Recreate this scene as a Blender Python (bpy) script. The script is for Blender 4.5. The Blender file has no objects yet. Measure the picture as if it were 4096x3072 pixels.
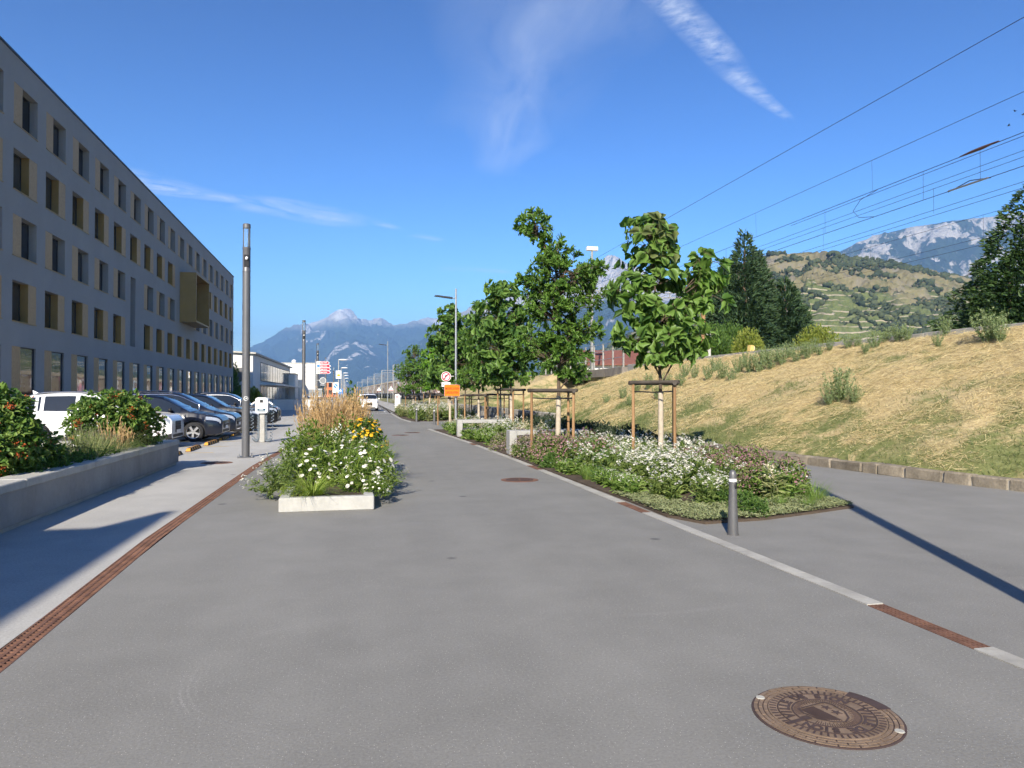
import bpy, bmesh, math, random
import numpy as np
from mathutils import Vector, Matrix, Euler, noise as mnoise
R = math.radians
rng = np.random.default_rng(7)
random.seed(7)
SC = bpy.context.scene
COL = SC.collection
# ------------------------------------------------------------------ camera
CAM_YAW, CAM_PITCH, EYE = 12.04, 0.75, 1.65
cam = bpy.data.cameras.new('camera'); camo = bpy.data.objects.new('camera', cam); COL.objects.link(camo)
cam.sensor_width = 36.0; cam.lens = 25.63; cam.clip_start = 0.05; cam.clip_end = 60000
camo.location = (0, 0, EYE); camo.rotation_euler = (R(90 + CAM_PITCH), 0, R(-CAM_YAW))
SC.camera = camo
# ------------------------------------------------------------------ sun + sky
SUN_EL, SHADOW_AZ = 31.0, 21.7          # shadows fall towards +Y, 21.7 deg to the right
sd = bpy.data.lights.new('sun', 'SUN'); sd.energy = 5.0; sd.angle = R(0.53); sd.color = (1.0, 0.91, 0.77)
so = bpy.data.objects.new('sun', sd); COL.objects.link(so)
ldir = Vector((math.sin(R(SHADOW_AZ)) * math.cos(R(SUN_EL)), math.cos(R(SHADOW_AZ)) * math.cos(R(SUN_EL)), -math.sin(R(SUN_EL))))
so.rotation_euler = ldir.to_track_quat('-Z', 'Y').to_euler(); so.location = (-30, -60, 60)
SC.view_settings.view_transform = 'Standard'; SC.view_settings.look = 'None'
SC.view_settings.gamma = 1.0; SC.view_settings.exposure = 1.25
SC.view_settings.use_curve_mapping = False
SC.cycles.max_bounces = 4; SC.cycles.diffuse_bounces = 2; SC.cycles.glossy_bounces = 2; SC.cycles.transmission_bounces = 4; SC.cycles.use_adaptive_sampling = True; SC.cycles.adaptive_threshold = 0.04; SC.cycles.transparent_max_bounces = 12; SC.cycles.volume_bounces = 0
SC.cycles.use_denoising = True

def world():
    w = bpy.data.worlds.new('World'); SC.world = w; w.use_nodes = True
    nt = w.node_tree; nt.nodes.clear(); N = nt.nodes.new; L = nt.links.new
    out = N('ShaderNodeOutputWorld'); bg = N('ShaderNodeBackground')
    sky = N('ShaderNodeTexSky'); sky.sky_type = 'NISHITA'; sky.sun_disc = False
    sky.sun_elevation = R(SUN_EL); sky.sun_rotation = R(180 + SHADOW_AZ)
    sky.altitude = 500; sky.air_density = 1.0; sky.dust_density = 0.35; sky.ozone_density = 1.0
    bg.inputs['Strength'].default_value = 0.088
    # cirrus: thin high cloud sheet, direction projected on a plane overhead
    tc = N('ShaderNodeTexCoord'); sep = N('ShaderNodeSeparateXYZ'); L(tc.outputs['Generated'], sep.inputs[0])
    def m(op, a, b=None, c=None, clamp=False):
        n = N('ShaderNodeMath'); n.operation = op; n.use_clamp = clamp
        for i, x in enumerate((a, b, c)):
            if x is None: continue
            if isinstance(x, (int, float)): n.inputs[i].default_value = x
            else: L(x, n.inputs[i])
        return n.outputs[0]
    zz = m('MAXIMUM', sep.outputs[2], 0.02)
    px = m('DIVIDE', sep.outputs[0], zz); py = m('DIVIDE', sep.outputs[1], zz)
    comb = N('ShaderNodeCombineXYZ'); L(px, comb.inputs[0]); L(py, comb.inputs[1])
    def nz(scale, detail, rough, dist=0.0, sx=1, sy=1, rot=0):
        m0 = N('ShaderNodeMapping'); m0.inputs['Rotation'].default_value = (0, 0, rot); L(comb.outputs[0], m0.inputs[0])
        mp = N('ShaderNodeMapping'); mp.inputs['Scale'].default_value = (sx, sy, 1); L(m0.outputs[0], mp.inputs[0])
        n = N('ShaderNodeTexNoise'); n.inputs['Scale'].default_value = scale; n.inputs['Detail'].default_value = detail
        n.inputs['Roughness'].default_value = rough; n.inputs['Distortion'].default_value = dist
        L(mp.outputs[0], n.inputs['Vector']); return n.outputs['Fac']
    wob = nz(1.2, 1, 0.5)
    fibs = [nz(17.0, 4, 0.68, 0.3, 1.25, 0.75, -0.75), nz(3.2, 5, 0.64, 0.8, 1.0, 1.7, -0.62), nz(1.6, 5, 0.64, 0.9, 3.2, 1.0, 0.12)]
    fibs = [m('MULTIPLY', m('SUBTRACT', q, o_), k_, clamp=True) for q, o_, k_ in zip(fibs, (0.30, 0.34, 0.22), (2.4, 3.0, 1.7))]
    total = None
    for (ax, ay, bx, by, wid, dens, ns, el, tap) in CLOUDS:
        dx, dy = bx - ax, by - ay; ln = math.hypot(dx, dy); dx /= ln; dy /= ln
        rx = m('SUBTRACT', px, ax); ry = m('SUBTRACT', py, ay)
        s = m('ADD', m('MULTIPLY', rx, dx), m('MULTIPLY', ry, dy))
        d = m('SUBTRACT', m('MULTIPLY', ry, dx), m('MULTIPLY', rx, dy))
        d = m('ADD', d, m('MULTIPLY', m('SUBTRACT', wob, 0.5), wid * 1.6))
        t = m('DIVIDE', s, ln)
        w0 = m('MULTIPLY', m('ADD', m('MULTIPLY', t, tap - 1.0), 1.0), wid)
        across = m('SUBTRACT', 1.0, m('DIVIDE', m('ABSOLUTE', d), w0), clamp=True)
        ends = m('MULTIPLY', m('MULTIPLY', t, 6.0, clamp=True), m('MULTIPLY', m('SUBTRACT', 1.0, t), 5.0, clamp=True))
        fib = fibs[0 if ns > 5 else (1 if ns > 3 else 2)]
        a = m('MULTIPLY', m('MULTIPLY', m('POWER', across, 0.8), ends), m('MULTIPLY', fib, dens))
        total = a if total is None else m('MAXIMUM', total, a)
    up = m('MULTIPLY', m('SUBTRACT', sep.outputs[2], 0.05), 30.0, clamp=True)
    fac = m('MULTIPLY', total, up, clamp=True)
    mix = N('ShaderNodeMixRGB'); L(fac, mix.inputs[0])
    # camera-like, slightly more saturated blue
    hs = N('ShaderNodeHueSaturation'); hs.inputs['Saturation'].default_value = 1.25; hs.inputs['Value'].default_value = 0.188
    gm = N('ShaderNodeGamma'); gm.inputs['Gamma'].default_value = 1.8
    sc = N('ShaderNodeVectorMath'); sc.operation = 'SCALE'; sc.inputs['Scale'].default_value = 4.9
    L(sky.outputs[0], hs.inputs['Color']); L(hs.outputs[0], gm.inputs['Color']); L(gm.outputs[0], sc.inputs[0]); L(sc.outputs[0], mix.inputs[1])
    mix.inputs[2].default_value = (5.2, 5.5, 6.0, 1)
    L(mix.outputs[0], bg.inputs[0]); L(bg.outputs[0], out.inputs[0])
CLOUDS = [  # ax, ay, bx, by, half width, density, noise scale, stretch, taper
    (0.62, 1.58, 1.15, 2.08, 0.066, 0.66, 9.0, 0.7, 0.9), (1.08, 2.02, 1.56, 2.40, 0.06, 0.58, 9.0, 0.7, 0.35),
    (0.50, 1.25, 0.52, 2.75, 0.32, 0.30, 2.2, 2.6, 0.95), (0.48, 2.2, 0.70, 3.30, 0.26, 0.38, 2.6, 2.4, 0.3),
    (-1.25, 3.50, -0.42, 4.06, 0.26, 0.85, 3.5, 2.2, 0.35), (-0.62, 4.0, 0.10, 4.36, 0.25, 0.75, 3.5, 2.2, 0.6),
    (0.06, 4.26, 0.26, 4.46, 0.07, 0.40, 4.0, 2.0, 0.7), (0.34, 4.58, 0.52, 4.78, 0.08, 0.40, 4.0, 2.0, 0.7),
    (0.60, 5.75, 1.30, 5.85, 0.15, 0.35, 3.5, 2.0, 0.7)]
world()
# ------------------------------------------------------------------ helpers
def link(o, parent=None):
    COL.objects.link(o)
    if parent is not None: o.parent = parent
    return o
def tag(o, label=None, cat=None, group=None, kind=None):
    if label: o['label'] = label
    if cat: o['category'] = cat
    if group: o['group'] = group
    if kind: o['kind'] = kind
    return o
def empty(name, loc=(0, 0, 0), rz=0.0, parent=None, label=None, cat=None, group=None):
    o = bpy.data.objects.new(name, None); o.empty_display_size = 0.2
    o.location = loc; o.rotation_euler = (0, 0, rz); link(o, parent)
    return tag(o, label, cat, group)
def mesh_np(name, V, F, mats, smooth=False, midx=None):
    """V (n,3); F list of arrays (m,k)"""
    me = bpy.data.meshes.new(name)
    V = np.asarray(V, dtype=np.float32).reshape(-1, 3)
    F = [np.asarray(f, dtype=np.int32) for f in (F if isinstance(F, list) else [F]) if len(f)]
    tot = sum(f.shape[0] for f in F); loops = sum(f.size for f in F)
    me.vertices.add(len(V)); me.vertices.foreach_set('co', V.ravel())
    me.loops.add(loops); me.polygons.add(tot)
    st = []; o = 0
    for f in F:
        st.append(o + np.arange(f.shape[0]) * f.shape[1]); o += f.size
    me.loops.foreach_set('vertex_index', np.concatenate([f.ravel() for f in F]))
    me.polygons.foreach_set('loop_start', np.concatenate(st).astype(np.int32))
    for m in (mats if isinstance(mats, (list, tuple)) else [mats]): me.materials.append(m)
    if midx is not None: me.polygons.foreach_set('material_index', np.asarray(midx, dtype=np.int32))
    if smooth: me.polygons.foreach_set('use_smooth', np.ones(tot, dtype=bool))
    me.update(calc_edges=True); return me
class MB:
    def __init__(s): s.v = []; s.f = []; s.m = []
    def add(s, vs, fs, mi=0):
        o = len(s.v); s.v += [tuple(p) for p in vs]; s.f += [tuple(i + o for i in f) for f in fs]; s.m += [mi] * len(fs); return s
    def box(s, x0, x1, y0, y1, z0, z1, mi=0):
        vs = [(x, y, z) for z in (z0, z1) for y in (y0, y1) for x in (x0, x1)]
        return s.add(vs, [(0, 2, 3, 1), (4, 5, 7, 6), (0, 1, 5, 4), (2, 6, 7, 3), (0, 4, 6, 2), (1, 3, 7, 5)], mi)
    def bev(s, x0, x1, y0, y1, z0, z1, b=0.02, mi=0):
        vs = []; fs = []
        lv = [(z0, b), (z0 + b, 0), (z1 - b, 0), (z1, b)]
        for z, k in lv:
            a, c, e, g = x0 + k, x1 - k, y0 + k, y1 - k
            q = b if k == 0 else b * .6
            vs += [(a + q, e, z), (c - q, e, z), (c, e + q, z), (c, g - q, z), (c - q, g, z), (a + q, g, z), (a, g - q, z), (a, e + q, z)]
        for l in range(3):
            for i in range(8):
                j = (i + 1) % 8; fs.append((l * 8 + i, l * 8 + j, l * 8 + 8 + j, l * 8 + 8 + i))
        fs.append(tuple(range(7, -1, -1))); fs.append(tuple(range(24, 32)))
        return s.add(vs, fs, mi)
    def tube(s, pts, rad, seg=8, mi=0, cap=True):
        pts = [Vector(p) for p in pts]; n = len(pts)
        rad = rad if isinstance(rad, (list, tuple)) else [rad] * n
        vs = []; fs = []; prev = None
        for i, p in enumerate(pts):
            t = (pts[min(i + 1, n - 1)] - pts[max(i - 1, 0)]).normalized()
            if prev is None:
                a = t.orthogonal().normalized()
            else:
                a = (prev - t * prev.dot(t)); a = a.normalized() if a.length > 1e-6 else t.orthogonal().normalized()
            prev = a; b = t.cross(a)
            for k in range(seg):
                q = 2 * math.pi * k / seg; vs.append(p + (a * math.cos(q) + b * math.sin(q)) * rad[i])
        for i in range(n - 1):
            for k in range(seg):
                j = (k + 1) % seg; fs.append((i * seg + k, i * seg + j, (i + 1) * seg + j, (i + 1) * seg + k))
        if cap: fs.append(tuple(range(seg - 1, -1, -1))); fs.append(tuple(range((n - 1) * seg, n * seg)))
        return s.add(vs, fs, mi)
    def lathe(s, prof, seg=16, c=(0, 0, 0), axis='z', mi=0, cap=True):
        vs = []; fs = []
        for r, h in prof:
            for k in range(seg):
                q = 2 * math.pi * k / seg; x, y = r * math.cos(q), r * math.sin(q)
                p = (x, y, h) if axis == 'z' else ((x, h, y) if axis == 'y' else (h, x, y))
                vs.append((p[0] + c[0], p[1] + c[1], p[2] + c[2]))
        for i in range(len(prof) - 1):
            for k in range(seg):
                j = (k + 1) % seg; fs.append((i * seg + k, i * seg + j, (i + 1) * seg + j, (i + 1) * seg + k))
        if cap and prof[0][0] > 1e-5: fs.append(tuple(range(seg - 1, -1, -1)))
        if cap and prof[-1][0] > 1e-5: fs.append(tuple(range((len(prof) - 1) * seg, len(prof) * seg)))
        return s.add(vs, fs, mi)
    def prism(s, poly, z0, z1, mi=0):
        n = len(poly); vs = [(x, y, z0) for x, y in poly] + [(x, y, z1) for x, y in poly]
        fs = [tuple(range(n - 1, -1, -1)), tuple(range(n, 2 * n))] + [(i, (i + 1) % n, n + (i + 1) % n, n + i) for i in range(n)]
        return s.add(vs, fs, mi)
    def prismx(s, poly, x0, x1, mi=0):   # polygon in (y,z) extruded along x
        n = len(poly); vs = [(x0, y, z) for y, z in poly] + [(x1, y, z) for y, z in poly]
        fs = [tuple(range(n - 1, -1, -1)), tuple(range(n, 2 * n))] + [(i, (i + 1) % n, n + (i + 1) % n, n + i) for i in range(n)]
        return s.add(vs, fs, mi)
    def prismy(s, poly, y0, y1, mi=0):   # polygon in (x,z) extruded along y
        n = len(poly); vs = [(x, y0, z) for x, z in poly] + [(x, y1, z) for x, z in poly]
        fs = [tuple(range(n - 1, -1, -1)), tuple(range(n, 2 * n))] + [(i, (i + 1) % n, n + (i + 1) % n, n + i) for i in range(n)]
        return s.add(vs, fs, mi)
    def sphere(s, c, r, seg=10, rings=6, mi=0):
        rx, ry, rz = r if isinstance(r, (tuple, list)) else (r, r, r)
        vs = []; fs = []
        for i in range(rings + 1):
            a = math.pi * i / rings
            for k in range(seg):
                q = 2 * math.pi * k / seg
                vs.append((c[0] + rx * math.sin(a) * math.cos(q), c[1] + ry * math.sin(a) * math.sin(q), c[2] + rz * math.cos(a)))
        for i in range(rings):
            for k in range(seg):
                j = (k + 1) % seg; fs.append((i * seg + k, (i + 1) * seg + k, (i + 1) * seg + j, i * seg + j))
        return s.add(vs, fs, mi)
    def mesh(s, name, mats, smooth=False, angle=None):
        me = bpy.data.meshes.new(name); me.from_pydata(s.v, [], s.f)
        ml = mats if isinstance(mats, (list, tuple)) else [mats]
        for m in ml: me.materials.append(m)
        if len(ml) > 1: me.polygons.foreach_set('material_index', s.m)
        bm = bmesh.new(); bm.from_mesh(me); bmesh.ops.recalc_face_normals(bm, faces=bm.faces)
        if smooth:
            lim = R(angle or 40)
            for f in bm.faces: f.smooth = True
            for e in bm.edges:
                if len(e.link_faces) == 2 and e.calc_face_angle(0) > lim: e.smooth = False
        bm.to_mesh(me); bm.free()
        return me
    def obj(s, name, mats, parent=None, smooth=False, loc=None, rz=0.0, angle=None):
        o = bpy.data.objects.new(name, s.mesh(name, mats, smooth, angle))
        if loc is not None: o.location = loc
        o.rotation_euler = (0, 0, rz); return link(o, parent)
def inst(name, me, parent=None, loc=(0, 0, 0), rot=(0, 0, 0), scale=(1, 1, 1)):
    o = bpy.data.objects.new(name, me); o.location = loc; o.rotation_euler = rot
    o.scale = scale if isinstance(scale, (tuple, list)) else (scale,) * 3
    return link(o, parent)
def kids(o):
    return [c for c in bpy.data.objects if c.parent is o]
CHILD = {}
def copy_tree(o, parent=None):
    c = o.copy(); link(c, parent); c.parent = parent
    if o.name not in CHILD: CHILD[o.name] = kids(o)
    for k in CHILD[o.name]: copy_tree(k, c)
    return c
def frames(nrm, roll):
    """(n,3,3) rotations whose z = nrm and rolled about it"""
    z = nrm / np.linalg.norm(nrm, axis=1, keepdims=True)
    h = np.where(np.abs(z[:, 2:3]) > 0.95, np.array([[1., 0, 0]]), np.array([[0, 0, 1.]]))
    x = np.cross(h, z); x /= np.linalg.norm(x, axis=1, keepdims=True); y = np.cross(z, x)
    c, s = np.cos(roll)[:, None], np.sin(roll)[:, None]
    return np.stack([x * c + y * s, y * c - x * s, z], axis=2)
def frames_yz(ydir, znear):
    y = ydir / np.linalg.norm(ydir, axis=1, keepdims=True)
    x = np.cross(y, znear); x /= np.maximum(np.linalg.norm(x, axis=1, keepdims=True), 1e-6); z = np.cross(x, y)
    return np.stack([x, y, z], axis=2)
def scatter(tv, tf, pos, rot, size):
    tv = np.asarray(tv, float); n = len(pos)
    size = np.broadcast_to(np.asarray(size, float).reshape(n, -1), (n, 3))
    P = np.einsum('nij,nkj->nki', rot, tv[None] * size[:, None, :]) + np.asarray(pos)[:, None, :]
    k = len(tv); off = (np.arange(n) * k)[:, None, None]
    return P.reshape(-1, 3), [(np.asarray(f)[None] + off).reshape(-1, np.asarray(f).shape[1]) for f in tf]
def merge(parts):
    V = []; FF = {}; o = 0; MI = {}
    for v, fs, mi in parts:
        for f in fs:
            FF.setdefault(f.shape[1], []).append(f + o); MI.setdefault(f.shape[1], []).append(np.full(len(f), mi))
        V.append(v); o += len(v)
    ks = list(FF)
    return np.concatenate(V), [np.concatenate(FF[k]) for k in ks], np.concatenate([np.concatenate(MI[k]) for k in ks])
def unit(v): return v / np.maximum(np.linalg.norm(v, axis=-1, keepdims=True), 1e-9)
# ------------------------------------------------------------------ materials
MATS = {}
class NT:
    def __init__(s, name):
        s.mat = bpy.data.materials.new(name); s.mat.use_nodes = True; s.t = s.mat.node_tree; s.t.nodes.clear()
        s.out = s.t.nodes.new('ShaderNodeOutputMaterial'); s.geo = None
    def n(s, typ, **kw):
        x = s.t.nodes.new('ShaderNode' + typ)
        for k, v in kw.items():
            if hasattr(x, k): setattr(x, k, v)
        return x
    def L(s, a, b): s.t.links.new(a, b)
    def inp(s, sock, v):
        if isinstance(v, bpy.types.NodeSocket): s.L(v, sock)
        elif isinstance(v, (tuple, list)): sock.default_value = tuple(v) + ((1,) if len(v) == 3 and len(sock.default_value) == 4 else ())
        else: sock.default_value = v
    def pos(s):
        if not s.geo: s.geo = s.n('NewGeometry')
        return s.geo.outputs['Position']
    def island(s):
        s.pos(); return s.geo.outputs['Random Per Island']
    def objrand(s): return s.n('ObjectInfo').outputs['Random']
    def mapv(s, v, scale=(1, 1, 1), rot=(0, 0, 0)):
        m = s.n('Mapping'); s.L(v, m.inputs[0]); m.inputs['Scale'].default_value = scale; m.inputs['Rotation'].default_value = rot; return m.outputs[0]
    def noise(s, scale, detail=3, rough=0.55, v=None, dist=0.0):
        x = s.n('TexNoise'); x.inputs['Scale'].default_value = scale; x.inputs['Detail'].default_value = detail
        x.inputs['Roughness'].default_value = rough; x.inputs['Distortion'].default_value = dist
        s.L(v or s.pos(), x.inputs['Vector']); return x.outputs['Fac']
    def voro(s, scale, v=None, feat='F1', out='Distance', rnd=1.0):
        x = s.n('TexVoronoi'); x.feature = feat; x.inputs['Scale'].default_value = scale; x.inputs['Randomness'].default_value = rnd
        s.L(v or s.pos(), x.inputs['Vector']); return x.outputs[out]
    def ramp(s, f, stops, interp='LINEAR'):
        r = s.n('ValToRGB'); r.color_ramp.interpolation = interp; e = r.color_ramp.elements
        while len(e) < len(stops): e.new(0.5)
        for i, (p, c) in enumerate(stops):
            e[i].position = p; e[i].color = (c if isinstance(c, (tuple, list)) else (c, c, c)) + ((1,) if not isinstance(c, (tuple, list)) or len(c) == 3 else ())
        s.L(f, r.inputs[0]); return r.outputs[0]
    def math(s, op, a, b=0.0, clamp=False):
        m = s.n('Math'); m.operation = op; m.use_clamp = clamp; s.inp(m.inputs[0], a); s.inp(m.inputs[1], b); return m.outputs[0]
    def mix(s, f, a, b, mode='MIX'):
        m = s.n('MixRGB'); m.blend_type = mode; s.inp(m.inputs[0], f); s.inp(m.inputs[1], a); s.inp(m.inputs[2], b); return m.outputs[0]
    def bump(s, h, strength=0.3, dist=0.02):
        b = s.n('Bump'); b.inputs['Strength'].default_value = strength; b.inputs['Distance'].default_value = dist; s.L(h, b.inputs['Height']); return b.outputs[0]
    def bsdf(s, color, rough=0.7, metal=0.0, spec=0.3, normal=None, coat=0.0, **kw):
        p = s.n('BsdfPrincipled'); s.inp(p.inputs['Base Color'], color); s.inp(p.inputs['Roughness'], rough)
        p.inputs['Metallic'].default_value = metal; p.inputs['Specular IOR Level'].default_value = spec
        p.inputs['Coat Weight'].default_value = coat; p.inputs['Coat Roughness'].default_value = 0.03
        if normal is not None: s.L(normal, p.inputs['Normal'])
        for k, v in kw.items(): s.inp(p.inputs[k], v)
        return p.outputs[0]
    def done(s, sh, vol=None):
        if sh is not None: s.L(sh, s.out.inputs[0])
        if vol is not None: s.L(vol, s.out.inputs[1])
        MATS[s.mat.name] = s.mat; return s.mat
def pm(name, c, var=0.18, scale=3.0, rough=0.7, metal=0.0, spec=0.3, bump=0.0, bscale=40.0, coat=0.0, c2=None, dirt=0.0):
    """plain procedural material: base colour broken by two noises, optional relief and dirt"""
    t = NT(name); f = t.noise(scale, 4, 0.6); g = t.noise(scale * 9.3, 3, 0.6)
    f = t.math('ADD', t.math('MULTIPLY', f, 0.65), t.math('MULTIPLY', g, 0.35))
    lo = tuple(max(0, x * (1 - var)) for x in c); hi = tuple(min(1, x * (1 + var)) for x in (c2 or c))
    col = t.ramp(f, [(0.3, lo), (0.7, hi)])
    if dirt > 0:
        d = t.noise(scale * 0.7, 6, 0.7, v=t.mapv(t.pos(), (1, 1, 0.35)))
        col = t.mix(t.ramp(d, [(0.45, 0.0), (0.75, dirt)]), col, tuple(x * 0.35 for x in c))
    rr = t.math('ADD', t.math('MULTIPLY', g, 0.2), rough - 0.1)
    nr = t.bump(t.noise(bscale, 4, 0.6), bump, 0.01) if bump > 0 else None
    return t.done(t.bsdf(col, rr, metal, spec, nr, coat))
LEAF_GAIN = 1.7
def leaf(name, stops, rough=0.5, trans=0.35, tcol=None, spec=0.35, scale=None):
    """foliage: colour per leaf, light passes through"""
    if not name.endswith(('flower', 'straw', 'grass', 'berry', 'scrub', 'litter')): stops = [tuple(x * LEAF_GAIN for x in c) for c in stops]
    t = NT(name); r = t.island()
    if scale: r = t.math('ADD', t.math('MULTIPLY', r, 0.55), t.math('MULTIPLY', t.ramp(t.noise(scale, 2), [(0.3, 0.0), (0.7, 1.0)]), 0.45))
    n = len(stops); col = t.ramp(r, [(i / max(1, n - 1), c) for i, c in enumerate(stops)])
    b = t.bsdf(col, rough, 0, spec)
    tr = t.n('BsdfTranslucent'); t.L(t.mix(1.0, col, tcol or (1.0, 1.25, 0.5), 'MULTIPLY'), tr.inputs[0])
    m = t.n('MixShader'); m.inputs[0].default_value = trans; t.L(b, m.inputs[1]); t.L(tr.outputs[0], m.inputs[2])
    return t.done(m.outputs[0])
def asphalt(name, base, speck, grain, tint=(1, 1, 1), scuffs=()):
    t = NT(name); p = t.pos()
    big = t.noise(0.22, 3, 0.6, dist=0.6); mid = t.noise(1.7, 3, 0.6); fine = t.noise(grain, 2, 0.7)
    trk = t.noise(1.0, 2, 0.5, v=t.mapv(p, (1.1, 0.045, 1)))
    f = t.math('ADD', t.math('ADD', t.math('MULTIPLY', big, 0.27), t.math('MULTIPLY', trk, 0.17)), t.math('ADD', t.math('MULTIPLY', mid, 0.18), t.math('MULTIPLY', fine, 0.38)))
    col = t.ramp(f, [(0.32, tuple(base * 0.68 * k for k in tint)), (0.5, tuple(base * k for k in tint)), (0.68, tuple(base * 1.30 * k for k in tint))])
    vn = t.n('TexVoronoi'); vn.inputs['Scale'].default_value = grain * 1.3; t.L(p, vn.inputs['Vector']); v = vn.outputs['Distance']; sp = t.ramp(v, [(0.10, 1.0), (0.22, 0.0)])
    rnd = vn.outputs['Color']
    sep = t.n('SeparateColor'); t.L(rnd, sep.inputs[0]); keep = t.ramp(sep.outputs[0], [(0.66, 0.0), (0.72, 1.0)])
    col = t.mix(t.math('MULTIPLY', sp, t.math('MULTIPLY', keep, speck)), col, (0.52, 0.5, 0.46))
    dk = t.ramp(sep.outputs[1], [(0.80, 0.0), (0.86, 1.0)])
    col = t.mix(t.math('MULTIPLY', sp, t.math('MULTIPLY', dk, 0.5)), col, tuple(base * 0.3 for _ in range(3)))
    # faint curved scuffs
    w = t.n('TexWave'); w.wave_type = 'RINGS'; w.inputs['Scale'].default_value = 0.33; w.inputs['Distortion'].default_value = 5.0; w.inputs['Detail'].default_value = 1; w.inputs['Detail Scale'].default_value = 0.7
    t.L(p, w.inputs['Vector'])
    sk = t.math('MULTIPLY', t.ramp(w.outputs['Fac'], [(0.985, 0.0), (1.0, 1.0)]), t.ramp(t.noise(0.6, 2), [(0.52, 0.0), (0.68, 0.08)]))
    col = t.mix(sk, col, (0.36, 0.35, 0.33))
    for cx_, cy_, rr_, w_ in scuffs:      # turning tyre marks
        vm = t.n('VectorMath'); vm.operation = 'DISTANCE'; t.L(p, vm.inputs[0]); vm.inputs[1].default_value = (cx_, cy_, 0)
        q = t.math('ABSOLUTE', t.math('SUBTRACT', t.math('ADD', vm.outputs['Value'], t.math('MULTIPLY', t.math('SUBTRACT', mid, 0.5), 0.10)), rr_))
        sx_ = t.n('SeparateXYZ'); t.L(p, sx_.inputs[0]); band = t.math('MULTIPLY', t.math('SUBTRACT', 1.0, t.math('DIVIDE', q, w_), True), t.math('MULTIPLY', t.math('SUBTRACT', cx_ - .25, sx_.outputs[0]), 3.0, True))
        strp = t.ramp(t.math('SINE', t.math('MULTIPLY', vm.outputs['Value'], 150.0)), [(0.0, 0.25), (0.8, 1.0)])
        gate = t.ramp(t.noise(0.9, 2), [(0.38, 0.0), (0.60, 0.34)])
        col = t.mix(t.math('MULTIPLY', t.math('MULTIPLY', band, strp), t.math('MULTIPLY', gate, t.ramp(fine, [(0.35, 0.2), (0.65, 1.0)]))), col, (0.42, 0.41, 0.39))
    # few oil spots
    ov = t.voro(0.8); oil = t.ramp(ov, [(0.03, 0.6), (0.06, 0.0)]); col = t.mix(oil, col, (0.035, 0.035, 0.04))
    nr = t.bump(fine, 0.5, 0.004)
    return t.done(t.bsdf(col, 0.82, 0, 0.25, nr))
def glass(name, tint, rough=0.03, ior=1.5):
    t = NT(name)
    return t.done(t.bsdf(tint, rough, 0, 0.55, None, 0.0))
# ------------------------------------------------------------------ material set
M = {}
M['asphalt'] = asphalt('asphalt', 0.20, 1.0, 62.0, (1.0, 0.98, 0.91), [(0.0, 4.55, 0.95, 0.10)])
M['pathasphalt'] = asphalt('path_asphalt', 0.205, 0.9, 66.0, (1.0, 0.98, 0.915))
M['pavement'] = asphalt('pavement_light', 0.375, 1.0, 48.0, (1.0, 0.975, 0.91))
M['rust'] = pm('rusty_iron', (0.135, 0.072, 0.052), 0.4, 6.0, 0.85, 0.2, 0.25, 0.4, 90.0, c2=(0.19, 0.10, 0.068))
M['slot'] = pm('slot_dark', (0.03, 0.02, 0.018), 0.3, 8.0, 0.9)
M['kerbstone'] = pm('kerb_concrete', (0.36, 0.35, 0.32), 0.2, 2.5, 0.85, bump=0.4, bscale=120, dirt=0.35)
M['concrete'] = pm('grey_concrete', (0.30, 0.29, 0.27), 0.16, 1.2, 0.85, bump=0.35, bscale=60, dirt=0.55)
M['coping'] = pm('coping_concrete', (0.42, 0.41, 0.37), 0.2, 2.0, 0.85, bump=0.4, bscale=70, dirt=0.4)
M['white_concrete'] = pm('white_concrete', (0.40, 0.395, 0.37), 0.16, 2.0, 0.85, bump=0.35, bscale=90, dirt=0.4)
M['bench_concrete'] = pm('bench_concrete', (0.34, 0.335, 0.315), 0.13, 2.0, 0.75, bump=0.25, bscale=80, dirt=0.25)
M['stone'] = pm('brown_stone', (0.165, 0.14, 0.105), 0.35, 3.0, 0.9, bump=0.9, bscale=22, c2=(0.25, 0.215, 0.165), dirt=0.45)
M['mortar'] = pm('mortar', (0.34, 0.31, 0.26), 0.2, 4.0, 0.95, bump=0.4, bscale=50)
M['soil'] = pm('soil', (0.075, 0.055, 0.04), 0.4, 4.0, 0.95, bump=0.6, bscale=30)
M['line_white'] = pm('road_paint_white', (0.62, 0.62, 0.6), 0.15, 5.0, 0.7)
M['line_yellow'] = pm('road_paint_yellow', (0.55, 0.38, 0.09), 0.25, 5.0, 0.75)
M['ballast'] = pm('ballast', (0.17, 0.155, 0.14), 0.4, 8.0, 0.95, bump=1.0, bscale=14)
M['anthracite'] = pm('anthracite_paint', (0.13, 0.13, 0.135), 0.10, 3.0, 0.45, 0.4, 0.4)
M['steel'] = pm('galvanised_steel', (0.36, 0.38, 0.40), 0.15, 6.0, 0.42, 0.7, 0.5)
M['wire'] = pm('wire', (0.035, 0.035, 0.04), 0.2, 3.0, 0.6, 0.3)
M['white_paint'] = pm('white_paint', (0.74, 0.74, 0.73), 0.05, 3.0, 0.45)
M['black'] = pm('black_plastic', (0.018, 0.018, 0.02), 0.2, 5.0, 0.5)
M['rubber'] = pm('rubber', (0.022, 0.022, 0.023), 0.2, 9.0, 0.85)
M['wood'] = None

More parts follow.
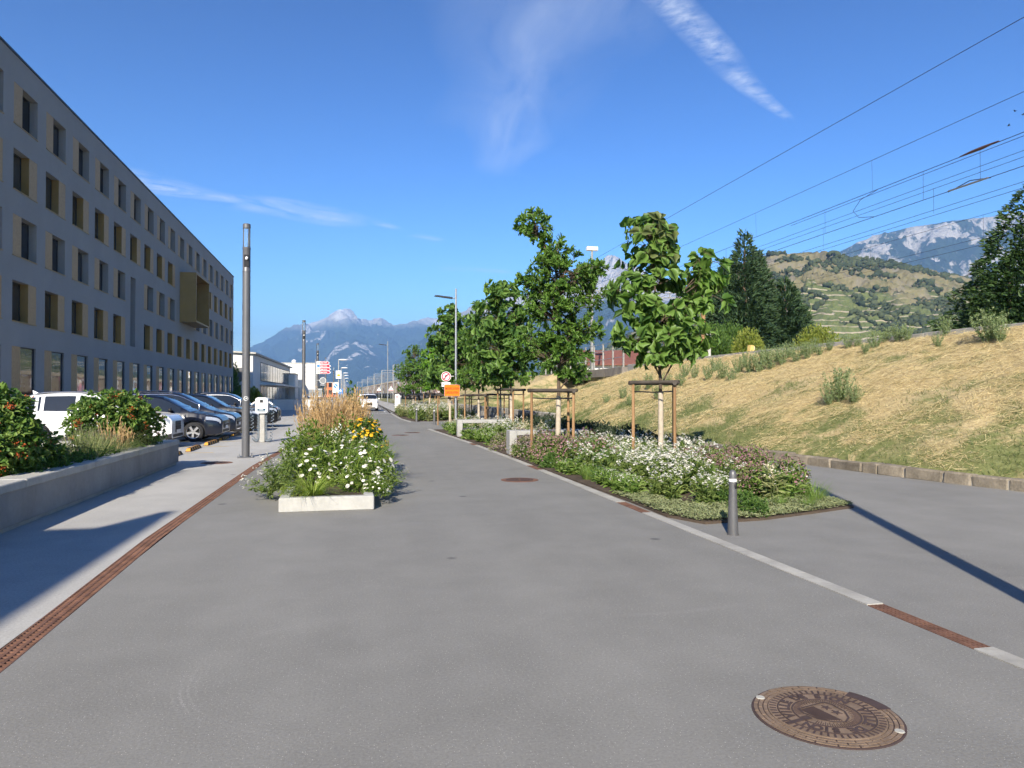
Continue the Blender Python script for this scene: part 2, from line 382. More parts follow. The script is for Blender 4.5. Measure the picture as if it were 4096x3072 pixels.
def poly_x(pts, y):
    ys = [p[1] for p in pts]; xs = [p[0] for p in pts]
    return float(np.interp(y, ys, xs))
DRAIN = [(-2.10, -12), (-2.14, 5), (-2.26, 9), (-2.24, 17.5), (-2.04, 24.6), (-1.92, 32), (-1.85, 60), (-1.85, 300)]
KERB = [(3.98, -12), (3.97, 5), (3.93, 10), (3.90, 15.3), (3.86, 18.5), (3.70, 24.6), (3.33, 32.5), (3.05, 43), (2.80, 48), (2.80, 62), (3.0, 75), (3.0, 300)]
TOE = [(11.9, -12), (11.4, 6), (10.93, 10.2), (10.52, 12.2), (10.18, 15.2), (9.95, 18), (9.65, 24), (9.45, 30), (9.35, 38), (9.3, 60), (9.2, 300)]
DW, KW = 0.18, 0.15
dx = lambda y: poly_x(DRAIN, y)
kx = lambda y: poly_x(KERB, y)
tx = lambda y: poly_x(TOE, y)
def strip(name, fl, fr, ys, z, mat, parent=None):
    V = []; F = []
    for y in ys: V += [(fl(y), y, z), (fr(y), y, z)]
    n = len(ys); F = [(2 * i, 2 * i + 1, 2 * i + 3, 2 * i + 2) for i in range(n - 1)]
    me = bpy.data.meshes.new(name); me.from_pydata(V, [], F); me.materials.append(mat)
    return link(bpy.data.objects.new(name, me), parent)
YS = list(np.arange(-12, 62, 2.0)) + [62, 75, 100, 150, 300]
# ground sheet to the horizon
t = NT('valley_ground'); f = t.noise(0.004, 5, 0.6); g = t.noise(0.05, 4, 0.6)
M['ground'] = t.done(t.bsdf(t.mix(g, t.ramp(f, [(0.35, (0.05, 0.075, 0.03)), (0.6, (0.12, 0.11, 0.06)), (0.75, (0.06, 0.085, 0.035))]), (0.09, 0.09, 0.06)), 0.95))
MB().add([(-15000, -3000, -0.05), (15000, -3000, -0.05), (15000, 16000, -0.05), (-15000, 16000, -0.05)], [(0, 1, 2, 3)]).obj('ground', M['ground'])['kind'] = 'structure'
tag(strip('road', lambda y: dx(y) + DW / 2, lambda y: kx(y) - KW / 2, YS, 0.0, M['asphalt']), kind='structure')
tag(strip('pavement', lambda y: -34.0, lambda y: dx(y) - DW / 2, YS, 0.0, M['pavement']), kind='structure')
tag(strip('path', lambda y: kx(y) + KW / 2, lambda y: tx(y) + 0.05, YS, 0.0, M['pathasphalt']), kind='structure')
tag(strip('channel_bed', lambda y: dx(y) - DW / 2, lambda y: dx(y) + DW / 2, YS, -0.03, M['slot']), kind='structure')
tag(strip('kerb_bed', lambda y: kx(y) - KW / 2, lambda y: kx(y) + KW / 2, YS, -0.03, M['slot']), kind='structure')

# --- rusty drain grates (left channel) : each grate is one cast piece with slots
def grate_mesh(name, length, width, rows, nslot):
    b = MB(); g = 0.004
    x0, x1, y0, y1 = -width / 2 + g, width / 2 - g, g, length - g
    ys = [y0]; ns = nslot; sl = (y1 - y0) / ns
    # bars along the length
    cols = rows; cw = (x1 - x0) / cols
    for c in range(cols + 1):
        cx = x0 + c * cw; w = 0.011 if 0 < c < cols else 0.013
        b.box(max(x0, cx - w), min(x1, cx + w), y0, y1, -0.025, 0.003)
    for k in range(ns + 1):
        cy = y0 + k * sl; w = 0.0085
        for c in range(cols):
            b.box(x0 + c * cw + 0.0105, x0 + (c + 1) * cw - 0.0105, max(y0, cy - w), min(y1, cy + w), -0.022, 0.0015)
    return b.mesh(name, M['rust'])
gm = grate_mesh('grate', 0.5, DW, 3, 10)
chan = empty('drain_channel', (dx(4), 4, 0), label='long rusty cast iron drain channel between road and light pavement', cat='drain')
for i, y in enumerate(np.arange(3.0, 34.0, 0.5)):
    a = math.atan2(-(dx(y + 0.5) - dx(y)), 0.5)
    inst('grate', gm, chan, (dx(y) - dx(4), y - 4, 0.0), (0, 0, a))
far = strip('far_grates', lambda y: dx(y) - DW / 2 + 0.004, lambda y: dx(y) + DW / 2 - 0.004, [34, 45, 60, 120], 0.002, M['rust'])
far.parent = chan; far.location = (-dx(4), -4, 0)
# --- flush kerb line on the right with short rust grates let in
kerb = empty('flush_kerb', (kx(4), 4, 0), label='pale flush concrete kerb line along the flower beds', cat='kerb')
gk = grate_mesh('kerb_grate', 0.5, KW, 4, 12)
grates = [(4.0, 'near rusty drain grate let into the kerb beside the open path'), (9.5, 'rusty drain grate in the kerb at the tip of the flower bed'),
          (15.3, 'small rusty drain grate in the kerb below the purple flowers'), (23.0, 'far rusty drain grate in the kerb between the two benches')]
def stone_piece(y0, y1):
    b = MB(); w = KW / 2 - 0.002
    x0, x1 = kx(y0) - kx(4), kx(y1) - kx(4)
    vs = [(x0 - w, y0 - 4 + .004, -.03), (x0 + w, y0 - 4 + .004, -.03), (x1 + w, y1 - 4 - .004, -.03), (x1 - w, y1 - 4 - .004, -.03)]
    vs += [(a, c, 0.008) for a, c, _ in vs]
    b.add(vs, [(3, 2, 1, 0), (4, 5, 6, 7), (0, 1, 5, 4), (1, 2, 6, 5), (2, 3, 7, 6), (3, 0, 4, 7)])
    return b.obj('kerb_stone', M['kerbstone'], kerb)
y = -2.0
while y < 62:
    gh = [g for g in grates if abs(g[0] - y) < 0.26]
    if gh:
        e = empty('kerb_drain', (kx(y), y, 0), math.atan2(-(kx(y + 1) - kx(y)), 1.0), label=gh[0][1], cat='drain', group='rusty grates in the right kerb')
        inst('grate', gk, e, (0, 0.0, 0)); inst('grate', gk, e, (0, 0.5, 0)); y += 1.0; continue
    nxt = min([g[0] for g in grates if g[0] > y] + [y + 1.0]); y1 = min(y + 1.0, nxt)
    if 33.2 < y < 42.5: y += 1.0; continue
    stone_piece(y, y1); y = y1
gap = strip('driveway_threshold', lambda q: kx(q) - KW / 2, lambda q: kx(q) + KW / 2, [33.0, 38, 42.6], 0.0, M['asphalt']); gap['kind'] = 'structure'
# --- stone edging at the foot of the bank: each stone its own piece
edge = empty('stone_edging', (0, 0, 0), label='row of brown squared stones edging the foot of the straw bank', cat='kerb')
def rock_mesh(L, D, H, seed, name='stone', mat=None):
    r = random.Random(seed); b = MB(); b.bev(0.008, L - 0.008, 0, D, 0, H, 0.022)
    b.v = [(x + r.uniform(-.012, .012), yy + r.uniform(-.012, .012), z + r.uniform(-.012, .012)) for x, yy, z in b.v]
    return b.mesh(name, mat or M['stone'], smooth=True, angle=25)
y = 4.0; k = 0
mort = MB()
while y < 34:
    L = random.uniform(0.38, 0.95); H = random.uniform(0.20, 0.245)
    x0, x1 = tx(y), tx(y + L); a = math.atan2(L, x1 - x0)
    inst('stone', rock_mesh(L, 0.26, H, k), edge, (x0 + 0.26, y, -0.02), (random.uniform(-.02, .02), random.uniform(-.015, .015), a))
    y += L + 0.012; k += 1
for q in np.arange(4, 34, 1.0):
    mort.prism([(tx(q) + 0.03, q), (tx(q) + 0.2, q), (tx(q + 1) + 0.2, q + 1), (tx(q + 1) + 0.03, q + 1)], -0.03, 0.165)
mort.obj('mortar_joint', M['mortar'], edge)
# taller coursed wall further on, in front of the second bank
wall2 = empty('bank_retaining_wall', (0, 0, 0), label='low coursed grey stone wall behind the far tree stakes', cat='wall')
M['stone_grey'] = pm('grey_stone', (0.25, 0.235, 0.21), 0.3, 3.0, 0.9, bump=0.8, bscale=18, c2=(0.33, 0.31, 0.28))
for row in range(2):
    y = 34.0 + row * 0.3
    while y < 76:
        L = random.uniform(0.55, 1.0); H = 0.34
        inst('stone', rock_mesh(L, 0.3, H, k, 'stone', M['stone_grey']), wall2, (tx(y) + 0.3, y, row * 0.345), (0, 0, math.atan2(L, tx(y + L) - tx(y)))); y += L + 0.012; k += 1
b = MB(); b.prism([(tx(34) + .03, 34), (tx(34) + .26, 34), (tx(76) + .26, 76.2), (tx(76) + .03, 76.2)], -0.03, 0.66); b.obj('mortar_joint', M['mortar'], wall2)
# --- railway bank
def bank_h(x, y):
    t0 = tx(y) + 0.2; top = 17.5
    s = (x - t0) / (top - t0)
    if s <= 0: return 0.12
    base = 0.16 if y < 34 else (0.16 + 0.45 * min(1, (y - 34) / 3))
    z = base + (3.42 - base) * min(1.0, s) ** 0.92
    end = max((46.5 - y) * 0.62, (y - 57.0) * 0.62, base)
    z = min(z, end)
    if s < 1.0: z += 0.10 * mnoise.noise(Vector((x * .5, y * .5, 0))) * min(1, s * 6) + 0.09 * mnoise.noise(Vector((x * 1.9, y * 1.9, 3))) * min(1, s * 6)
    return z
xs = np.concatenate([np.linspace(0, 1, 44), 1 + np.array([0.02, 0.15, 0.5, 1.5, 6.0])])
ys = np.concatenate([np.arange(-6, 34, 0.35), np.arange(34, 112, 0.6)])
V = []; 
for yy in ys:
    t0 = tx(yy) + 0.2
    for s in xs:
        x = t0 + s * (17.5 - t0); V.append((x, yy, bank_h(x, yy)))
nx = len(xs); I = np.arange(len(ys) - 1)[:, None] * nx + np.arange(nx - 1)[None]
F = np.stack([I, I + 1, I + nx + 1, I + nx], -1).reshape(-1, 4)
t = NT('straw_bank'); p = t.pos()
n1 = t.noise(0.55, 5, 0.65, dist=0.8); n2 = t.noise(9.0, 4, 0.7, v=t.mapv(p, (1, 0.35, 1), (0, 0, 0.5))); n3 = t.noise(30, 3, 0.7, v=t.mapv(p, (0.3, 1, 1), (0, 0, 0.3)))
straw = t.ramp(t.math('ADD', t.math('MULTIPLY', n2, 0.5), t.math('MULTIPLY', n3, 0.5)), [(0.3, (0.24, 0.18, 0.09)), (0.5, (0.42, 0.335, 0.18)), (0.7, (0.54, 0.45, 0.27))])
green = t.ramp(n2, [(0.3, (0.05, 0.085, 0.02)), (0.7, (0.14, 0.18, 0.055))])
sz = t.n('SeparateXYZ'); t.L(p, sz.inputs[0])
low = t.ramp(t.math('MULTIPLY', sz.outputs[2], 0.3), [(0.1, 0.17), (0.75, 0.0)])
M['straw_bank'] = t.done(t.bsdf(t.mix(t.ramp(t.math('ADD', n1, low), [(0.54, 0.0), (0.66, 0.8)]), straw, green), 0.95, 0, 0.1, t.bump(n2, 1.0, 0.06)))
bank = link(bpy.data.objects.new('embankment', mesh_np('embankment', V, F, M['straw_bank'], True))); bank['kind'] = 'structure'
# track bed behind the top edge
b = MB(); b.box(20, 75, -20, 46.2, -0.04, 3.40); b.obj('track_bed', M['ballast'])['kind'] = 'structure'
b = MB(); b.box(20, 75, 67, 320, -0.04, 3.40); b.obj('track_bed_far', M['ballast'])['kind'] = 'structure'
lipw = empty('track_edge_wall', (17.7, 0, 3.3), label='low grey concrete edge wall along the top of the straw bank', cat='wall')
for i, yy in enumerate(np.arange(-4, 45.5, 3.0)):
    MB().bev(0, 0.22, yy + .01, min(yy + 2.99, 46), -0.3, 0.28 + 0.015 * (i % 2), 0.015).obj('wall_panel', M['concrete'], lipw)
# ------------------------------------------------------------------ hills and mountains
def ray_dir(u, v):
    f_ = 1575.0; x = (u - 1106) / f_; yv = (829.5 - v) / f_; pi_ = R(CAM_PITCH); th_ = R(CAM_YAW)
    f = math.cos(pi_) - yv * math.sin(pi_); z = math.sin(pi_) + yv * math.cos(pi_)
    return x * math.cos(th_) + f * math.sin(th_), -x * math.sin(th_) + f * math.cos(th_), z
def massif(name, ridge, dist, mat, depth=0.4, p=1.15, rough=0.05, cols=260, rows=70, seed=0, back=0.12, nscale=1.0, rid=1.0):
    """terrain strip: crest line at a true distance, flank falling towards the valley, broken by ridged noise"""
    us = [r[0] for r in ridge]; U = np.linspace(us[0], us[-1], cols)
    Vp = np.interp(U, us, [r[1] for r in ridge]); D = np.interp(U, us, [dist * (r[2] if len(r) > 2 else 1) for r in ridge])
    verts = []
    for i, u in enumerate(U):
        d = ray_dir(u, Vp[i]); cx, cy, cz = d[0] * D[i], d[1] * D[i], EYE + d[2] * D[i]
        hd = math.hypot(d[0], d[1]); ux, uy = d[0] / hd, d[1] / hd
        for j in range(rows + 1):
            s = j / rows
            if s <= 0.92:
                q = s / 0.92; rad = (1 - depth * (1 - q)) ; z = max(-3.0, cz * (q ** p))
            else:
                q = (s - 0.92) / 0.08; rad = 1 + back * q; z = cz * (1 - 0.5 * q)
            x, y = cx * rad, cy * rad
            w = Vector((x, y, seed * 977.0)) / (dist * 0.055 * nscale)
            amp = cz * rough * min(1, (q if s <= .92 else 1) * 2.5) * (1.0 if s <= .80 else (max(0.12, (0.92 - s) / .12) if s <= .92 else 0.12))
            rdg = 1 - abs(mnoise.fractal(w, 0.9, 2.0, 6)) * 1.6
            z += amp * (rdg - 0.55) * 2.2 * rid
            sh = mnoise.noise(w * 1.7) * dist * 0.012
            verts.append((x + sh * uy, y - sh * ux, z))
    n = rows + 1; I = np.arange(cols - 1)[:, None] * n + np.arange(rows)[None]
    F = np.stack([I, I + n, I + n + 1, I + 1], -1).reshape(-1, 4)
    o = link(bpy.data.objects.new(name, mesh_np(name, verts, F, mat, True))); o['kind'] = 'structure'; return o
def rockmat(name, scale, tree_z, soft, rock=(0.42, 0.40, 0.37), forest=(0.026, 0.042, 0.022), patch=0.56, snow=None, meadow=None):
    t = NT(name); p = t.pos(); s = t.n('SeparateXYZ'); t.L(p, s.inputs[0]); z = s.outputs[2]
    n1 = t.noise(scale, 6, 0.62, dist=0.4); n2 = t.noise(scale * 5, 5, 0.65, v=t.mapv(p, (1, 1, 0.45))); n3 = t.noise(scale * 22, 4, 0.7)
    rk = t.ramp(t.math('ADD', t.math('MULTIPLY', n2, .6), t.math('MULTIPLY', n3, .4)), [(0.3, tuple(c * .55 for c in rock)), (0.5, rock), (0.7, tuple(min(1, c * 1.35) for c in rock))])
    fr = t.ramp(n3, [(0.3, tuple(c * .6 for c in forest)), (0.7, tuple(c * 1.5 for c in forest))])
    if meadow: fr = t.mix(t.ramp(n1, [(0.5, 0.0), (0.6, 0.8)]), fr, meadow)
    h = t.math('DIVIDE', t.math('SUBTRACT', t.math('ADD', z, t.math('MULTIPLY', t.math('SUBTRACT', n1, 0.5), soft * 2.0)), tree_z), soft)
    above = t.math('ADD', t.math('MULTIPLY', h, 1.0), 0.5, True)
    pt = t.ramp(t.math('ADD', t.math('MULTIPLY', n1, 0.55), t.math('MULTIPLY', n2, 0.45)), [(patch, 0.0), (patch + 0.035, 1.0)])
    f = t.math('MAXIMUM', above, pt)
    col = t.mix(f, fr, rk)
    if snow: col = t.mix(t.math('MULTIPLY', t.ramp(t.noise(scale * 2.4, 5, 0.6), [(snow[1], 0.0), (snow[1] + .03, 1.0)]), t.math('ADD', t.math('DIVIDE', t.math('SUBTRACT', z, snow[0]), 60.0), 0.5, True)), col, (0.8, 0.82, 0.85))
    return t.done(t.bsdf(col, 0.95, 0, 0.1, t.bump(n3, 1.0, 30.0)))
M['far_rock'] = rockmat('mountain_far', 0.0011, 880, 150, patch=0.575, snow=(980, 0.60), rock=(0.48, 0.46, 0.43))
M['mid_rock'] = rockmat('mountain_wooded', 0.0016, 900, 100, patch=0.57)
M['massif_rock'] = rockmat('mountain_massif', 0.0013, 640, 160, patch=0.57, snow=(800, 0.62))
M['cliff_rock'] = rockmat('mountain_cliff', 0.0022, 4000, 100, rock=(0.38, 0.355, 0.32), patch=0.47, meadow=(0.10, 0.11, 0.05))
massif('mountain_main_peak', [(250, 850), (380, 825), (500, 775), (540, 752), (600, 718), (640, 702), (690, 692), (712, 680), (735, 666), (752, 668), (765, 673), (778, 688), (800, 690), (815, 683), (830, 690), (850, 703), (880, 697), (905, 690), (925, 684), (960, 690), (1020, 705), (1100, 740), (1250, 800)], 10000, M['far_rock'], 0.42, 1.1, 0.10, 300, 80, 1)
massif('mountain_wooded_dome', [(620, 858), (680, 815), (705, 775), (725, 745), (745, 735), (775, 732), (800, 742), (830, 765), (860, 795), (900, 825), (960, 850)], 7400, M['mid_rock'], 0.22, 0.75, 0.05, 140, 50, 2, rid=.6)
massif('mountain_massif', [(740, 860), (790, 832), (830, 800), (870, 772), (920, 735), (960, 705), (1020, 660), (1090, 640), (1150, 635), (1200, 615), (1250, 600), (1285, 580), (1305, 565), (1322, 551), (1338, 556), (1355, 566), (1400, 600), (1480, 625), (1600, 660), (1750, 720)], 6300, M['massif_rock'], 0.45, 0.95, 0.085, 320, 90, 3)
massif('mountain_cliffs', [(1560, 720), (1650, 640), (1720, 590), (1790, 558), (1825, 535), (1850, 517), (1880, 510), (1920, 500), (1960, 492), (2010, 486), (2050, 478), (2130, 470), (2212, 456), (2300, 450), (2450, 480), (2600, 560)], 4600, M['cliff_rock'], 0.30, 0.62, 0.05, 260, 80, 4)
# vineyard hill
t = NT('vineyard_hill'); p = t.pos(); s = t.n('SeparateXYZ'); t.L(p, s.inputs[0]); z = s.outputs[2]
n1 = t.noise(0.012, 5, 0.6, dist=0.5); n2 = t.noise(0.06, 5, 0.65); n3 = t.noise(0.35, 4, 0.7)
dry = t.ramp(n2, [(0.3, (0.10, 0.10, 0.05)), (0.5, (0.175, 0.155, 0.085)), (0.62, (0.16, 0.145, 0.11)), (0.75, (0.21, 0.185, 0.14))])
zz = t.math('ADD', z, t.math('MULTIPLY', t.noise(0.02, 3), 16.0))
tb = t.math('FRACT', t.math('DIVIDE', zz, 5.2)); wallm = t.ramp(tb, [(0.0, 1.0), (0.16, 1.0), (0.2, 0.0)])
wallm = t.math('MULTIPLY', wallm, t.ramp(t.noise(0.03, 2, v=t.mapv(p, (1, 1, 3))), [(0.36, 0.0), (0.44, 1.0)]))
vine = t.mix(wallm, t.ramp(n3, [(0.3, (0.065, 0.09, 0.035)), (0.7, (0.135, 0.15, 0.06))]), (0.30, 0.26, 0.20))
hh = t.math('ADD', z, t.math('MULTIPLY', t.math('SUBTRACT', n1, 0.5), 150.0))
M['vine_hill'] = t.done(t.bsdf(t.mix(t.ramp(t.math('DIVIDE', hh, 200.0), [(0.40, 0.0), (0.48, 1.0)]), vine, dry), 0.95, 0, 0.1, t.bump(n2, 1.0, 4.0)))
hill = massif('vineyard_hill', [(780, 842, 2.2), (860, 836, 2.1), (930, 826, 2.0), (1000, 822, 1.9), (1120, 818, 1.7), (1220, 800, 1.5), (1290, 770, 1.4), (1340, 742, 1.35), (1390, 705, 1.3), (1440, 680, 1.25), (1520, 630, 1.15), (1590, 585, 1.05), (1650, 557, 1.0), (1690, 553), (1730, 549), (1765, 547), (1800, 553), (1840, 562), (1880, 570), (1960, 580), (2050, 597), (2130, 612), (2212, 640), (2320, 700), (2450, 760)], 900, M['vine_hill'], 0.55, 0.85, 0.07, 420, 110, 5, nscale=1.3)
# scrub on the hill: one mass of rounded bushes
hv = np.array([v.co[:] for v in hill.data.vertices]); top = hv[:, 2]
pick = []
for i in rng.permutation(len(hv))[:44000]:
    x, y, zq = hv[i]
    m = mnoise.fractal(Vector((x * .012, y * .012, zq * .02)), 0.9, 2.0, 4)
    if zq > 8 and (m > 0.14 if zq > 70 else m > 0.34): pick.append(i)
    if len(pick) > 9000: break
P0 = hv[pick]
ico = bmesh.new(); bmesh.ops.create_icosphere(ico, subdivisions=1, radius=1.0); iv = np.array([v.co[:] for v in ico.verts]); fi = np.array([[v.index for v in f.verts] for f in ico.faces]); ico.free()
n = len(P0); jit = 1 + 0.25 * rng.standard_normal((n, 1))
rot = frames(unit(rng.normal(size=(n, 3))), rng.uniform(0, 6.28, n))
dist = np.linalg.norm(P0[:, :2], axis=1) / 900
V, F = scatter(iv, [fi], P0 + np.array([0, 0, 1.2]), rot, np.clip(jit * dist[:, None] * rng.uniform(1.0, 3.4, (n, 1)), .6, 7) * np.array([[1.2, 1.0, .8]]))
V += rng.normal(0, 0.5, V.shape)
M['scrub'] = leaf('hill_scrub', [(0.025, 0.04, 0.02), (0.045, 0.06, 0.028), (0.07, 0.085, 0.04)], 0.9, 0.1)
o = link(bpy.data.objects.new('hill_scrub', mesh_np('hill_scrub', V, F, M['scrub'], False))); tag(o, 'dark green scrub covering the dry hillside', 'scrub', kind='stuff')
# --- air
t = NT('haze_air'); pv = t.n('VolumePrincipled'); pv.inputs['Color'].default_value = (0.26, 0.50, 0.95, 1); pv.inputs['Density'].default_value = 1.35e-4; pv.inputs['Anisotropy'].default_value = 0.0; pv.inputs['Density Attribute'].default_value = ''; pv.inputs['Temperature Attribute'].default_value = ''; pv.inputs['Color Attribute'].default_value = ''
M['haze'] = t.done(None, pv.outputs[0]); M['haze'].cycles.homogeneous_volume = True
hz = MB().box(-15500, 15500, -3500, 16500, -6, 1330).obj('haze', M['haze']); tag(hz, 'pale blue air thinning the far mountains', 'haze', kind='stuff')
# ------------------------------------------------------------------ grey office building on the left
M['facade'] = pm('grey_render', (0.285, 0.285, 0.28), 0.07, 0.5, 0.9, bump=0.3, bscale=90, dirt=0.12)
M['facade_trim'] = pm('dark_metal_edge', (0.06, 0.065, 0.07), 0.1, 2.0, 0.5, 0.5)
t = NT('perforated_tan_panel'); vv = t.voro(11.0); nn = t.noise(14, 3)
M['tan'] = t.done(t.bsdf(t.mix(t.ramp(vv, [(0.12, 0.75), (0.3, 0.0)]), t.ramp(nn, [(0.3, (0.36, 0.235, 0.115)), (0.7, (0.46, 0.32, 0.165))]), (0.17, 0.105, 0.05)), 0.6, 0.2))
M['gold'] = pm('gold_panel', (0.34, 0.225, 0.085), 0.12, 1.5, 0.5, 0.35, 0.4)
M['frame_dark'] = pm('dark_window_frame', (0.025, 0.028, 0.033), 0.15, 3.0, 0.45)
t = NT('dark_glazing'); M['pane'] = t.done(t.bsdf(t.ramp(t.noise(0.35, 2), [(0.4, (0.012, 0.015, 0.02)), (0.6, (0.03, 0.035, 0.045))]), 0.06, 0, 0.6, t.bump(t.noise(1.1, 2), 0.05, 0.1)))
t = NT('shop_glazing'); M['pane_ground'] = t.done(t.bsdf((0.012, 0.014, 0.016), 0.02, 0, 1.0, t.bump(t.noise(0.8, 2), 0.06, 0.1), 1.0))
BX0, BROT = -14.49, R(0.66)
bld = empty('office_building', (BX0, 0, 0), BROT, label='long grey office block with rows of gold-trimmed windows', cat='building')
BAY, S0, FH, GT, OW, OH = 3.56, 36.1, 2.94, 3.77, 2.54, 1.82
Y0, Y1, HB = 30.4, 99.9, 16.75
holes = []
wins = []
for k in range(5):
    for c in range(-1, 18):
        ya = S0 + BAY * c; za = (GT - 3.15) if k == 0 else GT + FH * k - OH; zb = GT + FH * k
        if k in (2, 3) and c in (9, 10): continue
        if c == 5 and k in (1, 2):
            if k == 1: holes.append((ya + 0.15, ya + 1.35, GT + FH - OH, GT + 2 * FH)); wins.append((k, c, 'slot', ya + 0.15, ya + 1.35, GT + FH - OH, GT + 2 * FH))
            continue
        holes.append((ya, ya + OW, za, zb)); wins.append((k, c, 'L' if k in (0, 2, 4) else 'R', ya, ya + OW, za, zb))
DEPTH = 0.42
b = MB()
yb = sorted({Y0, Y1} | {round(h[0], 4) for h in holes} | {round(h[1], 4) for h in holes}); zb_ = sorted({0.0, HB} | {round(h[2], 4) for h in holes} | {round(h[3], 4) for h in holes})
def in_hole(y, z): return any(h[0] < y < h[1] and h[2] < z < h[3] for h in holes)
for i in range(len(yb) - 1):
    run = None
    for j in range(len(zb_)):
        solid = j < len(zb_) - 1 and not in_hole((yb[i] + yb[i + 1]) / 2, (zb_[j] + zb_[j + 1]) / 2)
        if solid and run is None: run = zb_[j]
        if not solid and run is not None:
            b.add([(0, yb[i], run), (0, yb[i + 1], run), (0, yb[i + 1], zb_[j]), (0, yb[i], zb_[j])], [(0, 1, 2, 3)]); run = None
for (ya, ye, za, ze) in holes:
    q = [(ya, za), (ye, za), (ye, ze), (ya, ze)]
    for i in range(4):
        p0, p1 = q[i], q[(i + 1) % 4]
        b.add([(0, p0[0], p0[1]), (0, p1[0], p1[1]), (-DEPTH, p1[0], p1[1]), (-DEPTH, p0[0], p0[1])], [(0, 1, 2, 3)])
b.add([(0, Y0, 0), (-16, Y0, 0), (-16, Y0, HB), (0, Y0, HB)], [(0, 1, 2, 3)])
b.add([(0, Y1, 0), (-16, Y1, 0), (-16, Y1, HB), (0, Y1, HB)], [(0, 1, 2, 3)])
b.add([(-16, Y0, 0), (-16, Y1, 0), (-16, Y1, HB), (-16, Y0, HB)], [(0, 1, 2, 3)])
b.add([(0, Y0, HB - .02), (0, Y1, HB - .02), (-16, Y1, HB - .02), (-16, Y0, HB - .02)], [(0, 1, 2, 3)])
me = bpy.data.meshes.new('wall'); me.from_pydata(b.v, [], b.f); me.materials.append(M['facade']); link(bpy.data.objects.new('wall', me), bld)
MB().box(-0.35, 0.05, Y0 - .05, Y1 + .05, HB + 0.002, HB + 0.10).obj('roof_edge', M['facade_trim'], bld)
def frame_mesh(w, h, name):
    f = MB(); t_ = 0.06
    f.box(-.03, .03, 0, t_, 0, h); f.box(-.03, .03, w - t_, w, 0, h); f.box(-.029, .029, t_, w - t_, 0, t_); f.box(-.029, .029, t_, w - t_, h - t_, h)
    return f.mesh(name, M['frame_dark'])
PW = 0.88
fr_u, fr_g = frame_mesh(OW - PW, OH, 'window_frame'), frame_mesh(OW - PW, 3.15, 'window_frame_ground')
def pl(w, h, name, mat): return MB().box(-.012, .012, 0.05, w - 0.05, 0.05, h - 0.05).mesh(name, mat)
pn_u, pn_g = pl(OW - PW, OH, 'pane', M['pane']), pl(OW - PW, 3.15, 'pane_ground', M['pane_ground'])
def panel_mesh(h, side):
    f = MB(); x0 = -DEPTH + 0.005
    f.box(-0.016, -0.004, 0.004, PW - 0.004, 0.004, h - 0.004, 0)            # face
    yy = PW - 0.012 if side == 'L' else 0.0
    f.box(x0, -0.0165, yy + .001, yy + 0.011, 0.004, h - 0.004, 1)               # gold side cheek into the reveal
    return f.mesh('tan_panel', [M['tan'], M['gold']])
pan = {('L', 'u'): panel_mesh(OH, 'L'), ('R', 'u'): panel_mesh(OH, 'R'), ('L', 'g'): panel_mesh(3.15, 'L')}
sill = MB().box(-DEPTH + .02, 0.035, -0.02, OW + .02, -0.035, 0.008).mesh('sill', M['gold'])
for (k, c, side, ya, ye, za, ze) in wins:
    if side == 'slot':
        w = MB().box(-.03, .03, 0, .05, 0, ze - za).box(-.03, .03, 1.15, 1.2, 0, ze - za).box(-.029, .029, .05, 1.15, 2.9, 3.0).obj('window', M['frame_dark'], bld, loc=(-DEPTH + .04, ya, za))
        w['label'] = 'tall narrow slot window over two floors'
        MB().box(-.01, .01, 0.05, 1.15, 0.02, ze - za - .02).obj('pane', M['pane'], w); continue
    g = 'g' if k == 0 else 'u'
    y_w = ya + (PW if side == 'L' else 0.0)
    dz_ = DEPTH - .05 if k else .10
    w = inst('window', fr_g if k == 0 else fr_u, bld, (-dz_, y_w, za))
    inst('pane', pn_g if k == 0 else pn_u, w)
    inst('panel', pan[(side, g)], w, (dz_, -PW if side == 'L' else OW - PW, 0))
    if k: inst('sill', sill, w, (dz_, ya - y_w, 0))
# projecting gold bay window
ya, yc, za, zc, pr = 69.0, 75.3, 8.0, 12.4, 1.35
q = MB(); th = 0.14
q.box(0.003, pr, ya, ya + th, za, zc); q.box(0.003, pr, yc - th, yc, za, zc); q.box(0.003, pr - .002, ya + th, yc - th, zc - th, zc); q.box(0.003, pr - .002, ya + th, yc - th, za, za + th)
bay = q.obj('bay_window', M['gold'], bld); bay['label'] = 'deep gold metal box framing a window over two floors'
MB().box(0.25, 0.28, ya + th, yc - th, za + th, zc - th).obj('pane', M['pane'], bay)
for i in range(1, 3): MB().box(0.285, 0.35, ya + i * 2.1 - .04, ya + i * 2.1 + .04, za + th, zc - th).obj('mullion', M['frame_dark'], bay)
# neighbour behind the camera on the left: only its shadow reaches the picture
nb = empty('corner_building', (-7.87, -2.53, 0), label='flat-roofed pale building behind the viewpoint whose shadow crosses the pavement', cat='building')
MB().box(-12, -0.16, -26, -.003, 0, 8.0).obj('wall', M['facade'], nb); MB().box(-0.158, 0, -26, 0, 0, 8.76).obj('parapet', M['facade'], nb)
for i in range(5):
    w = MB().box(0.002, 0.03, -4 - i * 4.5, -2 - i * 4.5, 1.0, 2.8).obj('window', M['frame_dark'], nb); MB().box(0.031, 0.036, -3.92 - i * 4.5, -2.08 - i * 4.5, 1.08, 2.72).obj('pane', M['pane'], w)
